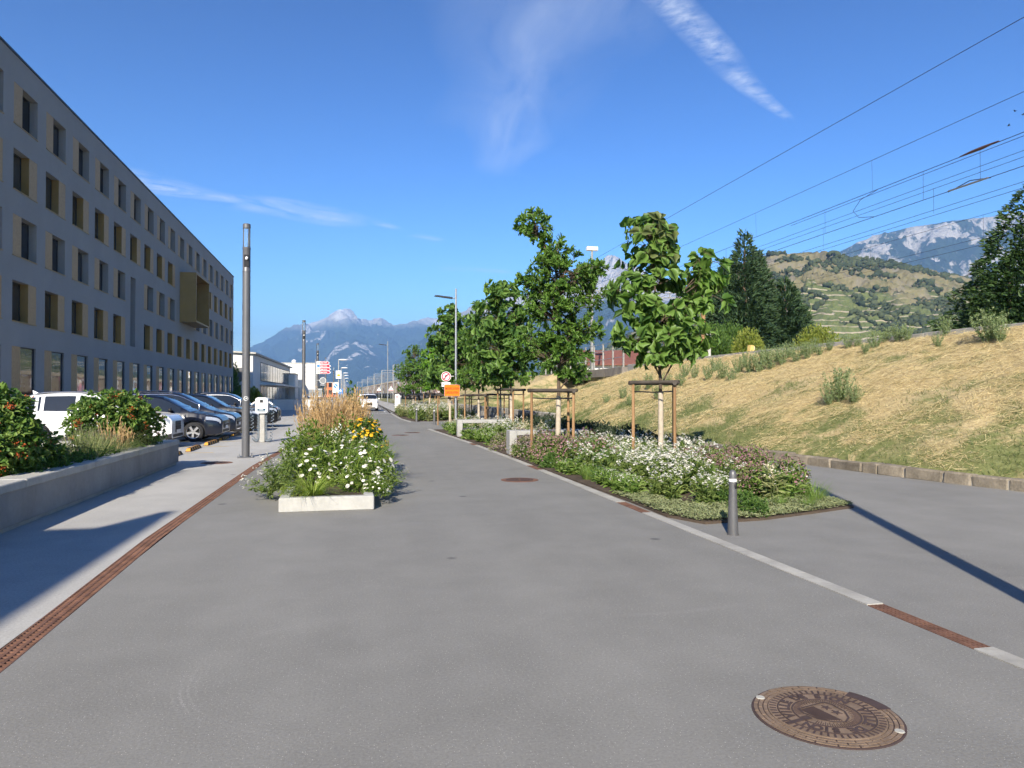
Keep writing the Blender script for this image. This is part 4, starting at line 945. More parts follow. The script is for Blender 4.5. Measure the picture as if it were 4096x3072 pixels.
def make_car(name, label, loc, rz, L=4.6, W=1.84, H=1.66, hood=1.0, belt=1.02, ws0=1.25, ws1=2.05, rr1=3.9, rr0=4.4, tail=1.0, paint=None, wheel='ten', axf=.92, wb=2.7, nose=.74, rails='', trim='', clad=False, zb=.24, third=False, grille='bar', group=None):
    e = empty(name, loc, rz, label=label, cat='car', group=group)
    pm_ = M[paint]; Rw = {'five': .335, 'ten': .36, 'seven': .35}[wheel]; Ra = Rw + .055; ax = [axf, axf + wb]
    xs = set(np.linspace(0, L, 47).round(3)) | {0.02, .05, .09, .14, L - .02, L - .05, L - .1}
    for a in ax: xs |= set((a + Ra * np.cos(np.linspace(0, math.pi, 17))).round(4)) | {a - Ra - .004, a + Ra + .004}
    for q in (ws0, ws1, rr1, rr0): xs.add(q)
    xs = np.array(sorted(xs)); xs = xs[np.concatenate([[True], np.diff(xs) > .0025])]
    zs = smooth_prof(xs, [(0, nose - .10), (.06, nose), (.2, nose + .09), (.6, hood - .11), (ws0, belt - .05), (2.3, belt), (L - .6, belt + .04), (L - .15, belt + .02), (L, tail - .12)], 2)
    zt = smooth_prof(xs, [(0, nose - .05), (.06, nose + .06), (.22, nose + .16), (.6, hood - .03), (ws0 - .05, hood + .06), (ws0 + .04, hood + .10), (ws1 - .06, H - .09), (ws1 + .22, H - .02), (2.75, H), (rr1 - .5, H - .015), (rr1, H - .07), (rr0, max(tail + .1, belt + .12)), (L - .04, tail), (L, tail - .06)], 1)
    hw = W / 2 * (1 - .15 * np.clip((0.75 - xs) / .75, 0, 1) ** 2.2 - .12 * np.clip((xs - (L - .6)) / .6, 0, 1) ** 2.4)
    zbm = smooth_prof(xs, [(0, zb + .05), (.25, zb - .02), (.8, zb), (L - .6, zb), (L - .1, zb + .10), (L, zb + .16)], 1)
    for a in ax:
        q = Ra ** 2 - (xs - a) ** 2; zbm = np.where(q > 0, np.maximum(zbm, Rw + np.sqrt(np.maximum(q, 0))), zbm)
    n = len(xs); rings = []
    for i in range(n):
        w, s, t_, z0 = hw[i], zs[i], max(zt[i], zs[i] + .012), zbm[i]; h = t_ - s
        yb_ = w - .05; yr = yb_ - .30 * max(0, h - .06) - .045 * min(1, h / .2)
        lo = z0 + .16 if z0 < .45 else z0 + .035; lo = min(lo, s - .12); m = lo + (s - lo) * .55
        rings.append([(w - .06, z0), (w - .012, z0 + .02), (w - .004, lo), (w + .006, m), (w - .014, s - .105), (yb_, s), (yb_ + (yr - yb_) * .10, s + h * .09), (yb_ + (yr - yb_) * .86, s + h * .84), (yr, s + h * .90), (yr - .10, s + h * .965), (yr * .45, s + h * .995), (0, t_)])
    K = len(rings[0])
    parts = {'body': MB(), 'side_window': MB(), 'side_window_': MB(), 'headlight_': MB(), 'taillight_': MB(), 'cladding_': MB(), 'windshield': MB(), 'rear_window': MB(), 'headlight': MB(), 'taillight': MB(), 'cladding': MB()}
    def P(i, k, sy): y, z = rings[i][k]; return (L / 2 - xs[i], sy * y, z)
    pill = [(ws1 + .42 + (.0), .05), (rr1 - .95 if rr1 - ws1 > 2.0 else rr1 - .8, .06)]
    for i in range(n - 1):
        xm = (xs[i] + xs[i + 1]) / 2; hm = zt[i] - zs[i]
        for k in range(K - 1):
            key = 'body'
            if k == 6 and hm > .16 and ws0 + .25 < xm < rr0 - .12:
                dd = min([abs(xm - p) - w_ for p, w_ in [(ws0 + .92 + .42, .035), (ws0 + .92 + 1.35, .05), (rr1 - .25, .05)]])
                if dd > 0 or xm < ws0 + .5: key = 'side_window'
            if k >= 9 and ws0 + .03 < xm < ws1 - .02: key = 'windshield'
            if k == 8 and ws0 + .10 < xm < ws1 - .02 and hm > .05: key = 'windshield'
            if k >= 9 and rr1 + .04 < xm < rr0: key = 'rear_window'
            if k == 4 and .05 < xm < .52: key = 'headlight'
            if k in (3, 4) and L - .30 < xm < L - .02: key = 'taillight'
            if clad and k in (0, 1): key = 'cladding'
            for sy in (1, -1):
                a, b_, c, d = P(i, k, sy), P(i + 1, k, sy), P(i + 1, k + 1, sy), P(i, k + 1, sy)
                parts[key + ('_' if sy > 0 and key in ('side_window', 'headlight', 'taillight', 'cladding') else '')].add([a, b_, c, d], [(0, 1, 2, 3) if sy < 0 else (3, 2, 1, 0)])
    for i in (0, n - 1):
        ring = [P(i, k, 1) for k in range(K)] + [P(i, k, -1) for k in range(K - 2, -1, -1)]
        parts['body'].add(ring, [tuple(range(len(ring)))])
    mt = {'body': pm_, 'side_window': M['car_glass'], 'windshield': M['car_glass'], 'rear_window': M['car_glass'], 'headlight': M['headlamp'], 'taillight': M['taillamp'], 'cladding': M['cladding']}
    for k_, b in parts.items():
        if not b.v: continue
        k_ = k_.rstrip('_'); me = bpy.data.meshes.new(k_); me.from_pydata(b.v, [], b.f); me.materials.append(mt[k_])
        bm = bmesh.new(); bm.from_mesh(me); bmesh.ops.remove_doubles(bm, verts=bm.verts, dist=.0006); bmesh.ops.recalc_face_normals(bm, faces=bm.faces)
        for f in bm.faces: f.smooth = True
        for ed in bm.edges:
            if len(ed.link_faces) == 2 and ed.calc_face_angle(0) > R(38): ed.smooth = False
        bm.to_mesh(me); bm.free(); link(bpy.data.objects.new(k_, me), e)
    MB().box(-L / 2 + .25, L / 2 - .22, -W / 2 + .13, W / 2 - .13, .19, .72).obj('underbody', M['black'], e)
    ty, rm, bk = WM[wheel]
    for a in ax:
        for sy in (-1, 1):
            wl = inst('wheel', ty, e, (L / 2 - a, sy * (W / 2 - .125), Rw), (0, random.uniform(0, 6), 0 if sy < 0 else math.pi)); inst('rim', rm, wl); inst('brake_shade_disc', bk, wl)
    xf = L / 2 + .004; wg = W / 2 * .60
    gz = (nose - .30, nose - .10) if grille == 'bar' else (nose - .42, nose - .04)
    MB().bev(xf - .10, xf + .012, -wg * (.95 if grille == 'bar' else .62), wg * (.95 if grille == 'bar' else .62), *gz, .03).obj('grille', M['black'], e)
    for q in range(4): MB().box(xf + .012, xf + .02, -wg * .55, wg * .55, gz[0] + .04 + q * (gz[1] - gz[0]) / 5, gz[0] + .052 + q * (gz[1] - gz[0]) / 5).obj('grille_bar', M['chrome'] if q in (0, 3) else M['cladding'], e)
    MB().bev(xf - .12, xf + .006, -wg * 1.15, wg * 1.15, zb + .06, zb + .19, .03).obj('lower_intake', M['black'], e)
    MB().box(xf + .012, xf + .022, -.25, .25, zb + .20, zb + .30).obj('number_plate', M['sign_white'], e)
    for sy in (-1, 1):
        xm_ = L / 2 - ws0 - .55
        MB().sphere((xm_, sy * (W / 2 + .075), belt + .09), (.07, .10, .075), 10, 7).obj('mirror', pm_ if paint == 'car_white' else M['black'], e, True)
        for hx in (ws0 + 1.15, ws0 + 2.1): MB().bev(L / 2 - hx - .10, L / 2 - hx + .08, sy * (W / 2 - .005) - .018, sy * (W / 2 - .005) + .018, belt - .155, belt - .125, .008).obj('door_handle', M['chrome'] if trim else pm_, e)
        for hx in (ws0 + .28, ws0 + 1.32, ws0 + 2.25):
            i0 = int(np.argmin(abs(xs - hx))); b = MB(); rr_ = rings[i0]
            for k in range(1, 5):
                (y0_, z0_), (y1_, z1_) = rr_[k], rr_[k + 1]; X = L / 2 - xs[i0]
                b.add([(X - .005, sy * (y0_ + .0025), z0_), (X + .005, sy * (y0_ + .0025), z0_), (X + .005, sy * (y1_ + .0025), z1_), (X - .005, sy * (y1_ + .0025), z1_)], [(0, 1, 2, 3)])
            b.obj('door_gap', M['black'], e)
        if trim:
            up = [Vector((L / 2 - xs[i], sy * (rings[i][7][0] + .006), rings[i][7][1])) for i in range(n) if ws0 + .28 < xs[i] < rr0 - .1 and zt[i] - zs[i] > .16]
            dn = [Vector((L / 2 - xs[i], sy * (rings[i][6][0] + .006), rings[i][6][1])) for i in range(n) if ws0 + .28 < xs[i] < rr0 - .1 and zt[i] - zs[i] > .16]
            MB().tube(dn[:1] + up + dn[-1:], .014, 6).obj('window_trim', M['chrome'], e, True); MB().tube(dn, .012, 6).obj('belt_trim', M['chrome'], e, True)
        if rails:
            up = [Vector((L / 2 - xs[i], sy * (rings[i][9][0]), rings[i][9][1] + (.045 if ws1 + .35 < xs[i] < rr1 - .15 else .008))) for i in range(n) if ws1 + .22 < xs[i] < rr1]
            MB().tube(up, .018, 6).obj('roof_rail', M[rails], e, True)
    MB().add([(-L / 2 + .62, 0, H - .06), (-L / 2 + .82, .022, H - .03), (-L / 2 + .82, -.022, H - .03), (-L / 2 + .60, 0, H + .07)], [(0, 1, 2), (0, 1, 3), (1, 2, 3), (0, 2, 3)]).obj('aerial_fin', pm_, e)
    return e
make_car('parked_car', 'white crossover car behind the berry shrubs, nearest of the parked row', (-7.77, 24.4, 0), 0, L=4.67, W=1.86, H=1.68, paint='car_white', wheel='ten', rails='chrome', clad=True, grille='tall', nose=.86, hood=1.06, belt=1.06, group='cars parked along the building')
make_car('parked_car', 'dark blue compact people carrier with five-spoke wheels beside the white car', (-6.72, 27.45, 0), 0, L=4.4, W=1.80, H=1.62, ws0=1.08, ws1=1.95, rr1=3.85, rr0=4.25, hood=.98, belt=1.0, paint='car_blue', wheel='five', group='cars parked along the building')
make_car('parked_car', 'dark blue minivan with bright chrome window trim and roof rails', (-6.93, 30.3, 0), 0, L=4.85, W=1.90, H=1.73, ws0=1.0, ws1=2.05, rr1=4.3, rr0=4.72, hood=1.0, belt=1.02, paint='car_navy', wheel='five', rails='chrome', trim='chrome', axf=.95, wb=2.9, group='cars parked along the building')
make_car('parked_car', 'black estate car with ten-spoke alloy wheels behind the minivan', (-6.48, 34.1, 0), 0, L=4.75, W=1.86, H=1.62, ws0=1.4, ws1=2.2, rr1=4.05, rr0=4.5, hood=1.02, belt=1.04, paint='car_black', wheel='ten', grille='tall', nose=.82, group='cars parked along the building')
make_car('parked_car', 'black off-road car with silver roof rails behind the charging post', (-6.08, 38.0, 0), 0, L=4.65, W=1.90, H=1.68, ws0=1.38, ws1=2.15, rr1=3.95, rr0=4.45, hood=1.06, belt=1.07, paint='car_black', wheel='ten', rails='chrome', trim='chrome', grille='tall', nose=.88, group='cars parked along the building')
make_car('parked_car', 'silver blue hatchback showing its tail farther along the parking', (-10.9, 50.0, 0), math.pi, L=4.3, W=1.80, H=1.56, paint='car_silver', ws0=1.2, ws1=2.0, rr1=3.6, rr0=4.1, axf=.9, wb=2.6, wheel='seven', group='cars parked along the building')
make_car('oncoming_car', 'white crossover driving towards the viewer on the road', (1.15, 71.8, 0), R(-90), L=4.46, W=1.80, H=1.62, paint='car_white', wheel='five', clad=True, rails='black', grille='tall', nose=.86, hood=1.04, belt=1.05)
# ------------------------------------------------------------------ vegetation
def tpl(outline, ribs, fold=0.18, droop=0.25):
    """leaf template: right outline points (x,y) from base to tip, mirrored; midrib at ribs"""
    rib = [(0, y) for y in ribs]; V = []; F = []
    n = len(outline)
    pts = [(0.0, 0.0)] + rib + [(0.0, 1.0)]
    mid = len(pts)
    allv = pts + [(x, y) for x, y in outline] + [(-x, y) for x, y in outline]
    for x, y in allv: V.append((x, y, fold * abs(x) - droop * y * y))
    ry = [p[1] for p in pts]
    for side in (0, 1):
        o = mid + side * n; chain = list(range(o, o + n)); j = 0; prev = 0
        for i in range(n):
            while j + 1 < mid and ry[j + 1] <= outline[i][1] + 1e-6:
                F.append((j, chain[i - 1] if i else chain[0], j + 1)); j += 1
            if i: F.append((j, chain[i - 1], chain[i]))
        while j + 1 < mid: F.append((j, chain[-1], j + 1)); j += 1
    F = [f for f in F if len(set(f)) == 3]
    return np.array(V, float), [np.array(F)]
T_CAT = tpl([(.16, -.10), (.40, .02), (.50, .22), (.46, .36), (.52, .52), (.30, .62), (.14, .82)], [.2, .45, .7], .25, .35)
T_OAK = tpl([(.05, .08), (.20, .24), (.10, .34), (.27, .50), (.12, .60), (.22, .78), (.10, .88)], [.3, .6], .3, .25)
T_LEAF = tpl([(.20, .18), (.26, .42), (.14, .75)], [.45], .35, .3)
T_VIB = tpl([(.30, .10), (.36, .30), (.44, .50), (.24, .62), (.16, .85)], [.35, .65], .25, .25)
T_NEEDLE = tpl([(.10, .2), (.16, .5), (.06, .8)], [.5], .4, .15)
T_DIA = (np.array([(0, 0, 0), (.28, .5, .06), (0, 1, -.12), (-.28, .5, .06)], float), [np.array([(0, 1, 2), (0, 2, 3)])])
M['cat_leaf'] = leaf('catalpa_leaf', [(0.032, 0.072, 0.016), (0.058, 0.112, 0.022), (0.10, 0.165, 0.034), (0.07, 0.128, 0.026)], 0.45, 0.38)
M['cat_leaf2'] = leaf('catalpa_young_leaf', [(0.045, 0.07, 0.022), (0.08, 0.105, 0.03), (0.05, 0.04, 0.03)], 0.5, 0.3)
M['oak_leaf'] = leaf('oak_leaf', [(0.035, 0.078, 0.014), (0.062, 0.12, 0.02), (0.095, 0.165, 0.03), (0.05, 0.10, 0.018)], 0.36, 0.28)
M['oak_bright'] = leaf('bright_tree_leaf', [(0.05, 0.115, 0.012), (0.10, 0.20, 0.02), (0.14, 0.25, 0.03)], 0.45, 0.4)
M['bark'] = pm('bark', (0.095, 0.07, 0.05), 0.3, 9, 0.9, bump=0.7, bscale=45)
M['wrap'] = pm('trunk_wrap', (0.42, 0.36, 0.28), 0.22, 8, 0.9, bump=0.5, bscale=60)
t = NT('stake_wood'); g_ = t.noise(6, 5, 0.65, v=t.mapv(t.pos(), (1, 1, 0.08)))
M['wood'] = t.done(t.bsdf(t.ramp(g_, [(0.3, (0.15, 0.085, 0.04)), (0.55, (0.30, 0.18, 0.09)), (0.75, (0.36, 0.24, 0.135))]), 0.85, 0, 0.2, t.bump(g_, 0.5, 0.01)))
t = NT('weathered_rail'); g_ = t.noise(7, 5, 0.65, v=t.mapv(t.pos(), (.4, .4, 1)))
M['rail_wood'] = t.done(t.bsdf(t.ramp(g_, [(0.3, (0.035, 0.028, 0.024)), (0.7, (0.10, 0.085, 0.07))]), 0.9, 0, 0.2, t.bump(g_, 0.6, 0.01)))
def leaves_mesh(name, T, pos, ydir, znear, size, mat):
    V, F = scatter(T[0], T[1], pos, frames_yz(ydir, znear), size)
    return mesh_np(name, V, F, mat, True)
def bez(a, b, c, n): return [a * (1 - q) ** 2 + b * 2 * q * (1 - q) + c * q * q for q in np.linspace(0, 1, n)]
def make_tree(name, label, base, leader, rad, blobs, T, lsize, per, mat, twigs=1.0, cat='tree', wrap=None, seed=1, droop=0.25, obj_leaves=0, group=None, spread=.55, petiole=0.0, mat2=None, rise=.5, bs=1.0):
    if bs != 1.0: blobs = [(a, b_, c, d * bs, e_ * bs, f * bs, int(n_ * bs * bs)) for a, b_, c, d, e_, f, n_ in blobs]
    rg = np.random.default_rng(seed); e = empty(name, base, label=label, cat=cat, group=group)
    ld = [Vector(p) for p in leader]; ts = MB(); n = len(ld)
    ts.tube(ld, [rad * (1 - .8 * i / (n - 1)) for i in range(n)], 10)
    lz = np.array([p.z for p in ld]); lx = np.array([p.x for p in ld]); ly = np.array([p.y for p in ld])
    def at(z): return Vector((np.interp(z, lz, lx), np.interp(z, lz, ly), min(max(z, lz[0]), lz[-1])))
    LP, LD = [], []
    for bi, (cx, cy, cz, rx, ry, rz, nt) in enumerate(blobs):
        c = Vector((cx, cy, cz)); hd = math.hypot(cx - at(cz).x, cy - at(cz).y)
        a = at(max(wrap or .3, cz - rise * (hd + rz) - .15)); nt = int(nt * twigs)
        mid = Vector((a.x * .6 + c.x * .4, a.y * .6 + c.y * .4, c.z * .55 + a.z * .45))
        limb = bez(a, mid, c, 7)
        ts.tube(limb, [rad * .42 * (1 - .75 * i / 6) for i in range(7)], 6)
        for k in range(nt):
            d = Vector(unit(rg.normal(size=3))); q = rg.uniform(.35, 1.0) ** .5
            tip = c + Vector((d.x * rx * q, d.y * ry * q, d.z * rz * q))
            s0 = limb[rg.integers(2, 7)]
            m2 = s0.lerp(tip, .55) + Vector((0, 0, .10 * (tip - s0).length))
            tw = bez(s0, m2, tip, 5)
            ts.tube(tw, [.012, .009, .007, .005, .003], 4, cap=False)
            for j in range(per):
                u = rg.uniform(.45, 1.0) if j > per * .35 else rg.uniform(.9, 1.02)
                ii = min(3, int(u * 4)); p = tw[ii].lerp(tw[ii + 1], min(1.0, u * 4 - ii))
                ax = (tw[ii + 1] - tw[ii]).normalized()
                out = Vector(unit(rg.normal(size=3))); out = (out - ax * out.dot(ax)).normalized()
                dirn = (ax * spread + out + Vector((0, 0, -droop))).normalized()
                LP.append(p + dirn * petiole * rg.uniform(.6, 1.3)); LD.append(dirn)
    LP = np.array([p[:] for p in LP]); LD = np.array([p[:] for p in LD]); m = len(LP)
    oc = np.stack([LP[:, 0] - np.interp(LP[:, 2], lz, lx), LP[:, 1] - np.interp(LP[:, 2], lz, ly), np.zeros(m)], 1); zn = unit(unit(oc) * .85 + np.array([[-.05, -.15, .55]]) + rg.normal(0, .40, (m, 3))); sz = lsize * rg.uniform(.65, 1.2, m)
    ts.obj('trunk', M['bark'], e, True)
    if wrap:
        MB().tube([(0, 0, 0), (ld[1].x * .5, ld[1].y * .5, wrap * .5), at(wrap - .12)], [rad * 1.22, rad * 1.15, rad * 1.08], 12).obj('trunk_wrap', M['wrap'], e, True)
    hi = LP[:, 2] > np.quantile(LP[:, 2], .80)
    if petiole > 0.03:
        pb = MB()
        for i in range(m): 
            if i % 2 == 0: pb.tube([LP[i] - LD[i] * petiole, LP[i]], [.004, .003], 3, cap=False)
        pb.obj('leaf_stalks', M['bark'], e)['kind'] = 'stuff'
    if obj_leaves:
        rr = frames_yz(LD, zn); order = np.argsort(-(LP[:, 1] * -1 + rg.uniform(0, .5, m)))[:obj_leaves]
        mA = mesh_np('leaf', T[0], T[1], mat, True); mB_ = mesh_np('leaf_young', T[0], T[1], mat2 or mat, True)
        for i in order:
            mtx = Matrix([[*(rr[i][r] * sz[i]), LP[i][r]] for r in range(3)] + [[0, 0, 0, 1]])
            o = bpy.data.objects.new('leaf', mB_ if hi[i] and rg.random() < .55 else mA); link(o, e); o.matrix_local = mtx
        keep = np.ones(m, bool); keep[order] = False
        if keep.any():
            o = link(bpy.data.objects.new('crown', leaves_mesh('crown', T, LP[keep], LD[keep], zn[keep], sz[keep], mat)), e); o['kind'] = 'stuff'
    else:
        link(bpy.data.objects.new('crown', leaves_mesh('crown', T, LP, LD, zn, sz, mat)), e)
    return e
def stake_frame(loc, H, side, lab, rz, seed=0):
    r = random.Random(seed); e = empty('tree_stake_frame', loc, rz, label=lab, cat='tree stakes', group='wooden tree stake frames'); ps = []
    for k in range(3):
        a = k * 2.0944 + math.pi / 2 * 3; x, y = side / 1.732 * math.cos(a), side / 1.732 * math.sin(a); ps.append((x, y))
        MB().tube([(x + r.uniform(-.02, .02), y, 0), (x, y + r.uniform(-.01, .01), H * .5), (x, y, H)], [.036, .034, .033], 9).obj('post', M['wood'], e, True)
    for k in range(3):
        a, b_ = Vector((*ps[k], H + .005)), Vector((*ps[(k + 1) % 3], H + .005)); d = (b_ - a).normalized()
        MB().tube([a - d * .10 + Vector((0, 0, .012 * k)), b_ + d * .10 + Vector((0, 0, .012 * k))], [.044, .042], 10).obj('rail', M['rail_wood'], e, True)
        MB().tube([a * .98 + Vector((0, 0, -.13)), (a + b_) * .49 + Vector((0, 0, -.15)), b_ * .98 + Vector((0, 0, -.13))], .014, 6).obj('strap', M['black'], e, True)
    return e
# --- the row of young trees
make_tree('catalpa_tree', 'young tree with very large heart-shaped leaves, nearest of the staked row', (6.4, 14.69, 0), [(0, 0, 0), (.02, 0, 1.0), (0, 0, 1.95), (-.05, .05, 3.2), (-.15, 0, 4.4), (-.15, 0, 5.5)], .050,
          [(-.22, 0, 5.05, .55, .5, .55, 20), (-.12, .1, 4.35, .75, .65, .45, 18), (-.62, 0, 3.75, .5, .6, .5, 15), (1.2, 0, 4.55, .38, .45, .40, 9), (1.15, .1, 3.85, .55, .6, .5, 14), (.15, .1, 3.4, .8, .8, .5, 22), (.1, 0, 2.7, .85, .7, .42, 17), (-.55, .2, 2.9, .5, .5, .4, 9), (1.55, .1, 4.0, .25, .25, .15, 3), (.75, 0, 2.9, .5, .5, .45, 10)],
          T_CAT, .238, 7, M['cat_leaf'], twigs=1.02, bs=1.08, wrap=1.8, seed=3, droop=.45, obj_leaves=300, petiole=.07, mat2=M['cat_leaf2'], rise=.75, spread=.4)
make_tree('oak_tree', 'young oak with a crooked top leaning left above the staked row', (4.86, 17.37, 0), [(0, 0, 0), (.02, 0, 1.2), (.03, 0, 2.4), (.0, 0, 3.8), (-.05, 0, 4.8), (-.40, 0, 5.35), (-.62, 0, 5.95)], .055,
          [(-.62, 0, 5.75, .40, .38, .40, 22), (-.36, 0, 5.42, .16, .16, .18, 4), (-.05, 0, 5.15, .42, .42, .40, 20), (.15, 0, 4.65, .95, .75, .52, 46), (.05, 0, 4.1, .7, .6, .45, 26), (.1, 0, 3.05, .7, .65, .4, 26), (.85, 0, 4.75, .46, .4, .28, 16), (1.0, .1, 4.1, .42, .4, .35, 14), (-.68, .1, 4.35, .42, .4, .42, 16), (-.15, 0, 3.7, .75, .7, .5, 34), (.72, .1, 3.3, .62, .55, .42, 24), (.05, 0, 2.6, .9, .8, .45, 40), (-.75, .1, 2.9, .4, .4, .4, 12), (.4, -.1, 2.15, .42, .4, .18, 12)],
          T_OAK, .150, 17, M['oak_leaf'], wrap=1.7, seed=5, droop=.0, twigs=1.5, bs=1.04, spread=1.1)
make_tree('catalpa_tree', 'broad young tree with large heart-shaped leaves behind the crooked oak', (5.82, 27.39, 0), [(0, 0, 0), (0, 0, 1.2), (-.05, 0, 2.4), (-.25, 0, 4.0), (-.35, 0, 5.6)], .055,
          [(-.36, 0, 5.5, .65, .6, .55, 22), (-.4, 0, 4.5, 1.2, 1.0, .75, 54), (-.8, 0, 3.5, 1.0, .9, .65, 36), (.35, 0, 3.4, .9, .9, .65, 34), (-.2, 0, 2.5, 1.1, .9, .5, 30)],
          T_CAT, .27, 6, M['cat_leaf'], wrap=1.7, seed=7, bs=1.12, droop=.4, mat2=M['cat_leaf2'], petiole=.02)
make_tree('oak_tree', 'dark green young oak behind the far concrete bench', (5.41, 32.59, 0), [(0, 0, 0), (0, 0, 1.5), (0, 0, 3.5), (-.1, 0, 5.6)], .05,
          [(.1, 0, 5.2, .6, .6, .75, 18), (0, 0, 4.2, 1.0, .9, .7, 30), (.3, 0, 3.4, 1.0, .9, .7, 28), (0, 0, 2.4, 1.1, 1.0, .6, 28)], T_OAK, .20, 16, M['oak_leaf'], wrap=1.5, seed=9, twigs=1.6, bs=1.05)
make_tree('leafy_tree', 'bright yellow-green young tree between the two larger oaks', (6.95, 35.33, 0), [(0, 0, 0), (0, 0, 1.5), (0, 0, 3.2), (.1, 0, 4.6)], .05,
          [(0, 0, 4.1, 1.0, .9, .8, 34), (-.5, 0, 3.0, .9, .9, .7, 26), (.5, 0, 2.6, 1.0, .9, .6, 28)], T_LEAF, .18, 16, M['oak_bright'], wrap=1.5, seed=11, twigs=1.4, bs=1.2)
make_tree('catalpa_tree', 'large-leaved young tree directly behind the orange sign', (4.77, 37.84, 0), [(0, 0, 0), (0, 0, 1.5), (0, 0, 3.5), (.05, 0, 5.9)], .055,
          [(0, 0, 5.6, .55, .55, .6, 14), (-.1, 0, 4.5, .95, .9, .75, 30), (.2, 0, 3.4, 1.0, .9, .7, 28), (-.2, 0, 2.5, .95, .9, .5, 20)], T_CAT, .28, 6, M['cat_leaf'], wrap=1.4, seed=13, twigs=1.3, bs=1.32, droop=.4, petiole=.02)
make_tree('oak_tree', 'dense dark young oak at the far left end of the row', (4.43, 58.4, 0), [(0, 0, 0), (0, 0, 1.5), (0, 0, 3.5), (0, 0, 5.3)], .07,
          [(.1, 0, 4.7, 1.0, 1.0, .85, 30), (-.4, 0, 3.4, 1.3, 1.2, .9, 46), (.5, 0, 3.0, 1.3, 1.2, .8, 40), (-.2, 0, 2.1, 1.2, 1.1, .5, 26)], T_OAK, .22, 15, M['oak_leaf'], wrap=1.3, seed=15, twigs=1.4)
make_tree('leafy_tree', 'light green young tree just right of the far dark oak', (6.87, 70.1, 0), [(0, 0, 0), (0, 0, 1.5), (0, 0, 3.5), (0, 0, 6.0)], .07,
          [(0, 0, 5.6, 1.0, 1.0, .95, 26), (-.3, 0, 4.2, 1.4, 1.3, 1.0, 44), (.5, 0, 3.4, 1.5, 1.3, 1.0, 40), (0, 0, 2.5, 1.2, 1.1, .6, 26)], T_CAT, .32, 8, M['oak_bright'], wrap=1.4, seed=17, twigs=1.3)
make_tree('oak_tree', 'dark oak filling the gap behind the lamp pole', (6.55, 44.5, 0), [(0, 0, 0), (0, 0, 1.5), (0, 0, 3.6), (0, 0, 6.2)], .06,
          [(0, 0, 5.8, .7, .7, .8, 22), (-.1, 0, 4.6, 1.2, 1.0, .9, 40), (.3, 0, 3.4, 1.4, 1.2, .9, 44), (-.1, 0, 2.4, 1.3, 1.1, .6, 30)], T_OAK, .21, 15, M['oak_leaf'], wrap=1.4, seed=23, twigs=1.3)
make_tree('oak_tree', 'tall slim dark tree between the far trees and the lamp pole', (6.2, 50.0, 0), [(0, 0, 0), (0, 0, 1.5), (0, 0, 3.8), (0, 0, 7.0)], .07,
          [(0, 0, 6.5, .6, .6, .9, 20), (.1, 0, 5.2, 1.1, 1.0, .9, 36), (.3, 0, 3.8, 1.4, 1.2, .9, 40), (0, 0, 2.6, 1.3, 1.1, .6, 28)], T_OAK, .21, 15, M['oak_leaf'], wrap=1.4, seed=19, twigs=1.4)
for i, (loc, Hh, sd_, lab) in enumerate([((6.4, 14.69, 0), 1.86, 1.0, 'wooden stakes and rails around the nearest large-leaved tree'), ((4.86, 17.37, 0), 1.70, 1.12, 'wooden stakes around the crooked oak by the near bench'), ((5.82, 27.39, 0), 1.78, 1.0, 'wooden stakes around the broad large-leaved tree, third in the row'),
        ((5.41, 32.59, 0), 1.56, 1.1, 'wooden stakes around the dark oak behind the far bench'), ((6.95, 35.33, 0), 1.58, 1.1, 'wooden stakes around the bright yellow-green tree'), ((4.77, 37.84, 0), 1.54, 1.1, 'wooden stakes under the tree behind the orange sign'),
        ((4.43, 58.4, 0), 1.45, 1.1, 'wooden stakes around the dense far left oak'), ((6.87, 70.1, 0), 1.62, 1.1, 'thin far stakes around the light green tree'), ((6.2, 50.0, 0), 1.5, 1.1, 'stakes around the tall slim dark tree'), ((6.55, 44.5, 0), 1.5, 1.1, 'stakes around the dark oak behind the lamp pole')]):
    stake_frame(loc, Hh, sd_, lab, [0.12, .35, -.1, .3, .1, .5, .2, 0, .4, .25][i], i)
# ------------------------------------------------------------------ flower bed plants
M['y_green'] = leaf('yarrow_green', [(0.055, 0.085, 0.02), (0.095, 0.135, 0.032), (0.14, 0.175, 0.05)], 0.6, 0.3)
M['y_olive'] = leaf('yarrow_olive', [(0.09, 0.11, 0.04), (0.14, 0.16, 0.06), (0.19, 0.19, 0.09)], 0.7, 0.3)
M['fl_white'] = leaf('white_flower', [(0.62, 0.60, 0.50), (0.72, 0.70, 0.62), (0.78, 0.77, 0.72)], 0.8, 0.2, (1, 1, .9))
M['fl_cream'] = leaf('cream_flower', [(0.50, 0.42, 0.25), (0.60, 0.54, 0.36), (0.68, 0.64, 0.5)], 0.8, 0.2, (1, 1, .8))
M['fl_pink'] = leaf('pink_flower', [(0.24, 0.11, 0.13), (0.33, 0.17, 0.20), (0.30, 0.20, 0.15)], 0.8, 0.2, (1, .9, .9))
M['fl_purple'] = leaf('purple_flower', [(0.20, 0.15, 0.17), (0.28, 0.20, 0.20), (0.26, 0.20, 0.12)], 0.85, 0.2, (1, 1, 1))
M['fl_yellow'] = leaf('yellow_flower', [(0.72, 0.38, 0.01), (0.80, 0.48, 0.02)], 0.7, 0.25, (1, 1, .6))
M['planter_green'] = leaf('planter_green', [(0.06, 0.10, 0.016), (0.10, 0.15, 0.024), (0.14, 0.185, 0.035)], 0.55, 0.35)
M['leaf_deep'] = leaf('deep_green_leaf', [(0.03, 0.065, 0.014), (0.055, 0.105, 0.02), (0.085, 0.14, 0.03)], 0.5, 0.3)
M['leaf_lime'] = leaf('lime_leaf', [(0.11, 0.16, 0.025), (0.17, 0.22, 0.04), (0.22, 0.25, 0.06)], 0.55, 0.35)
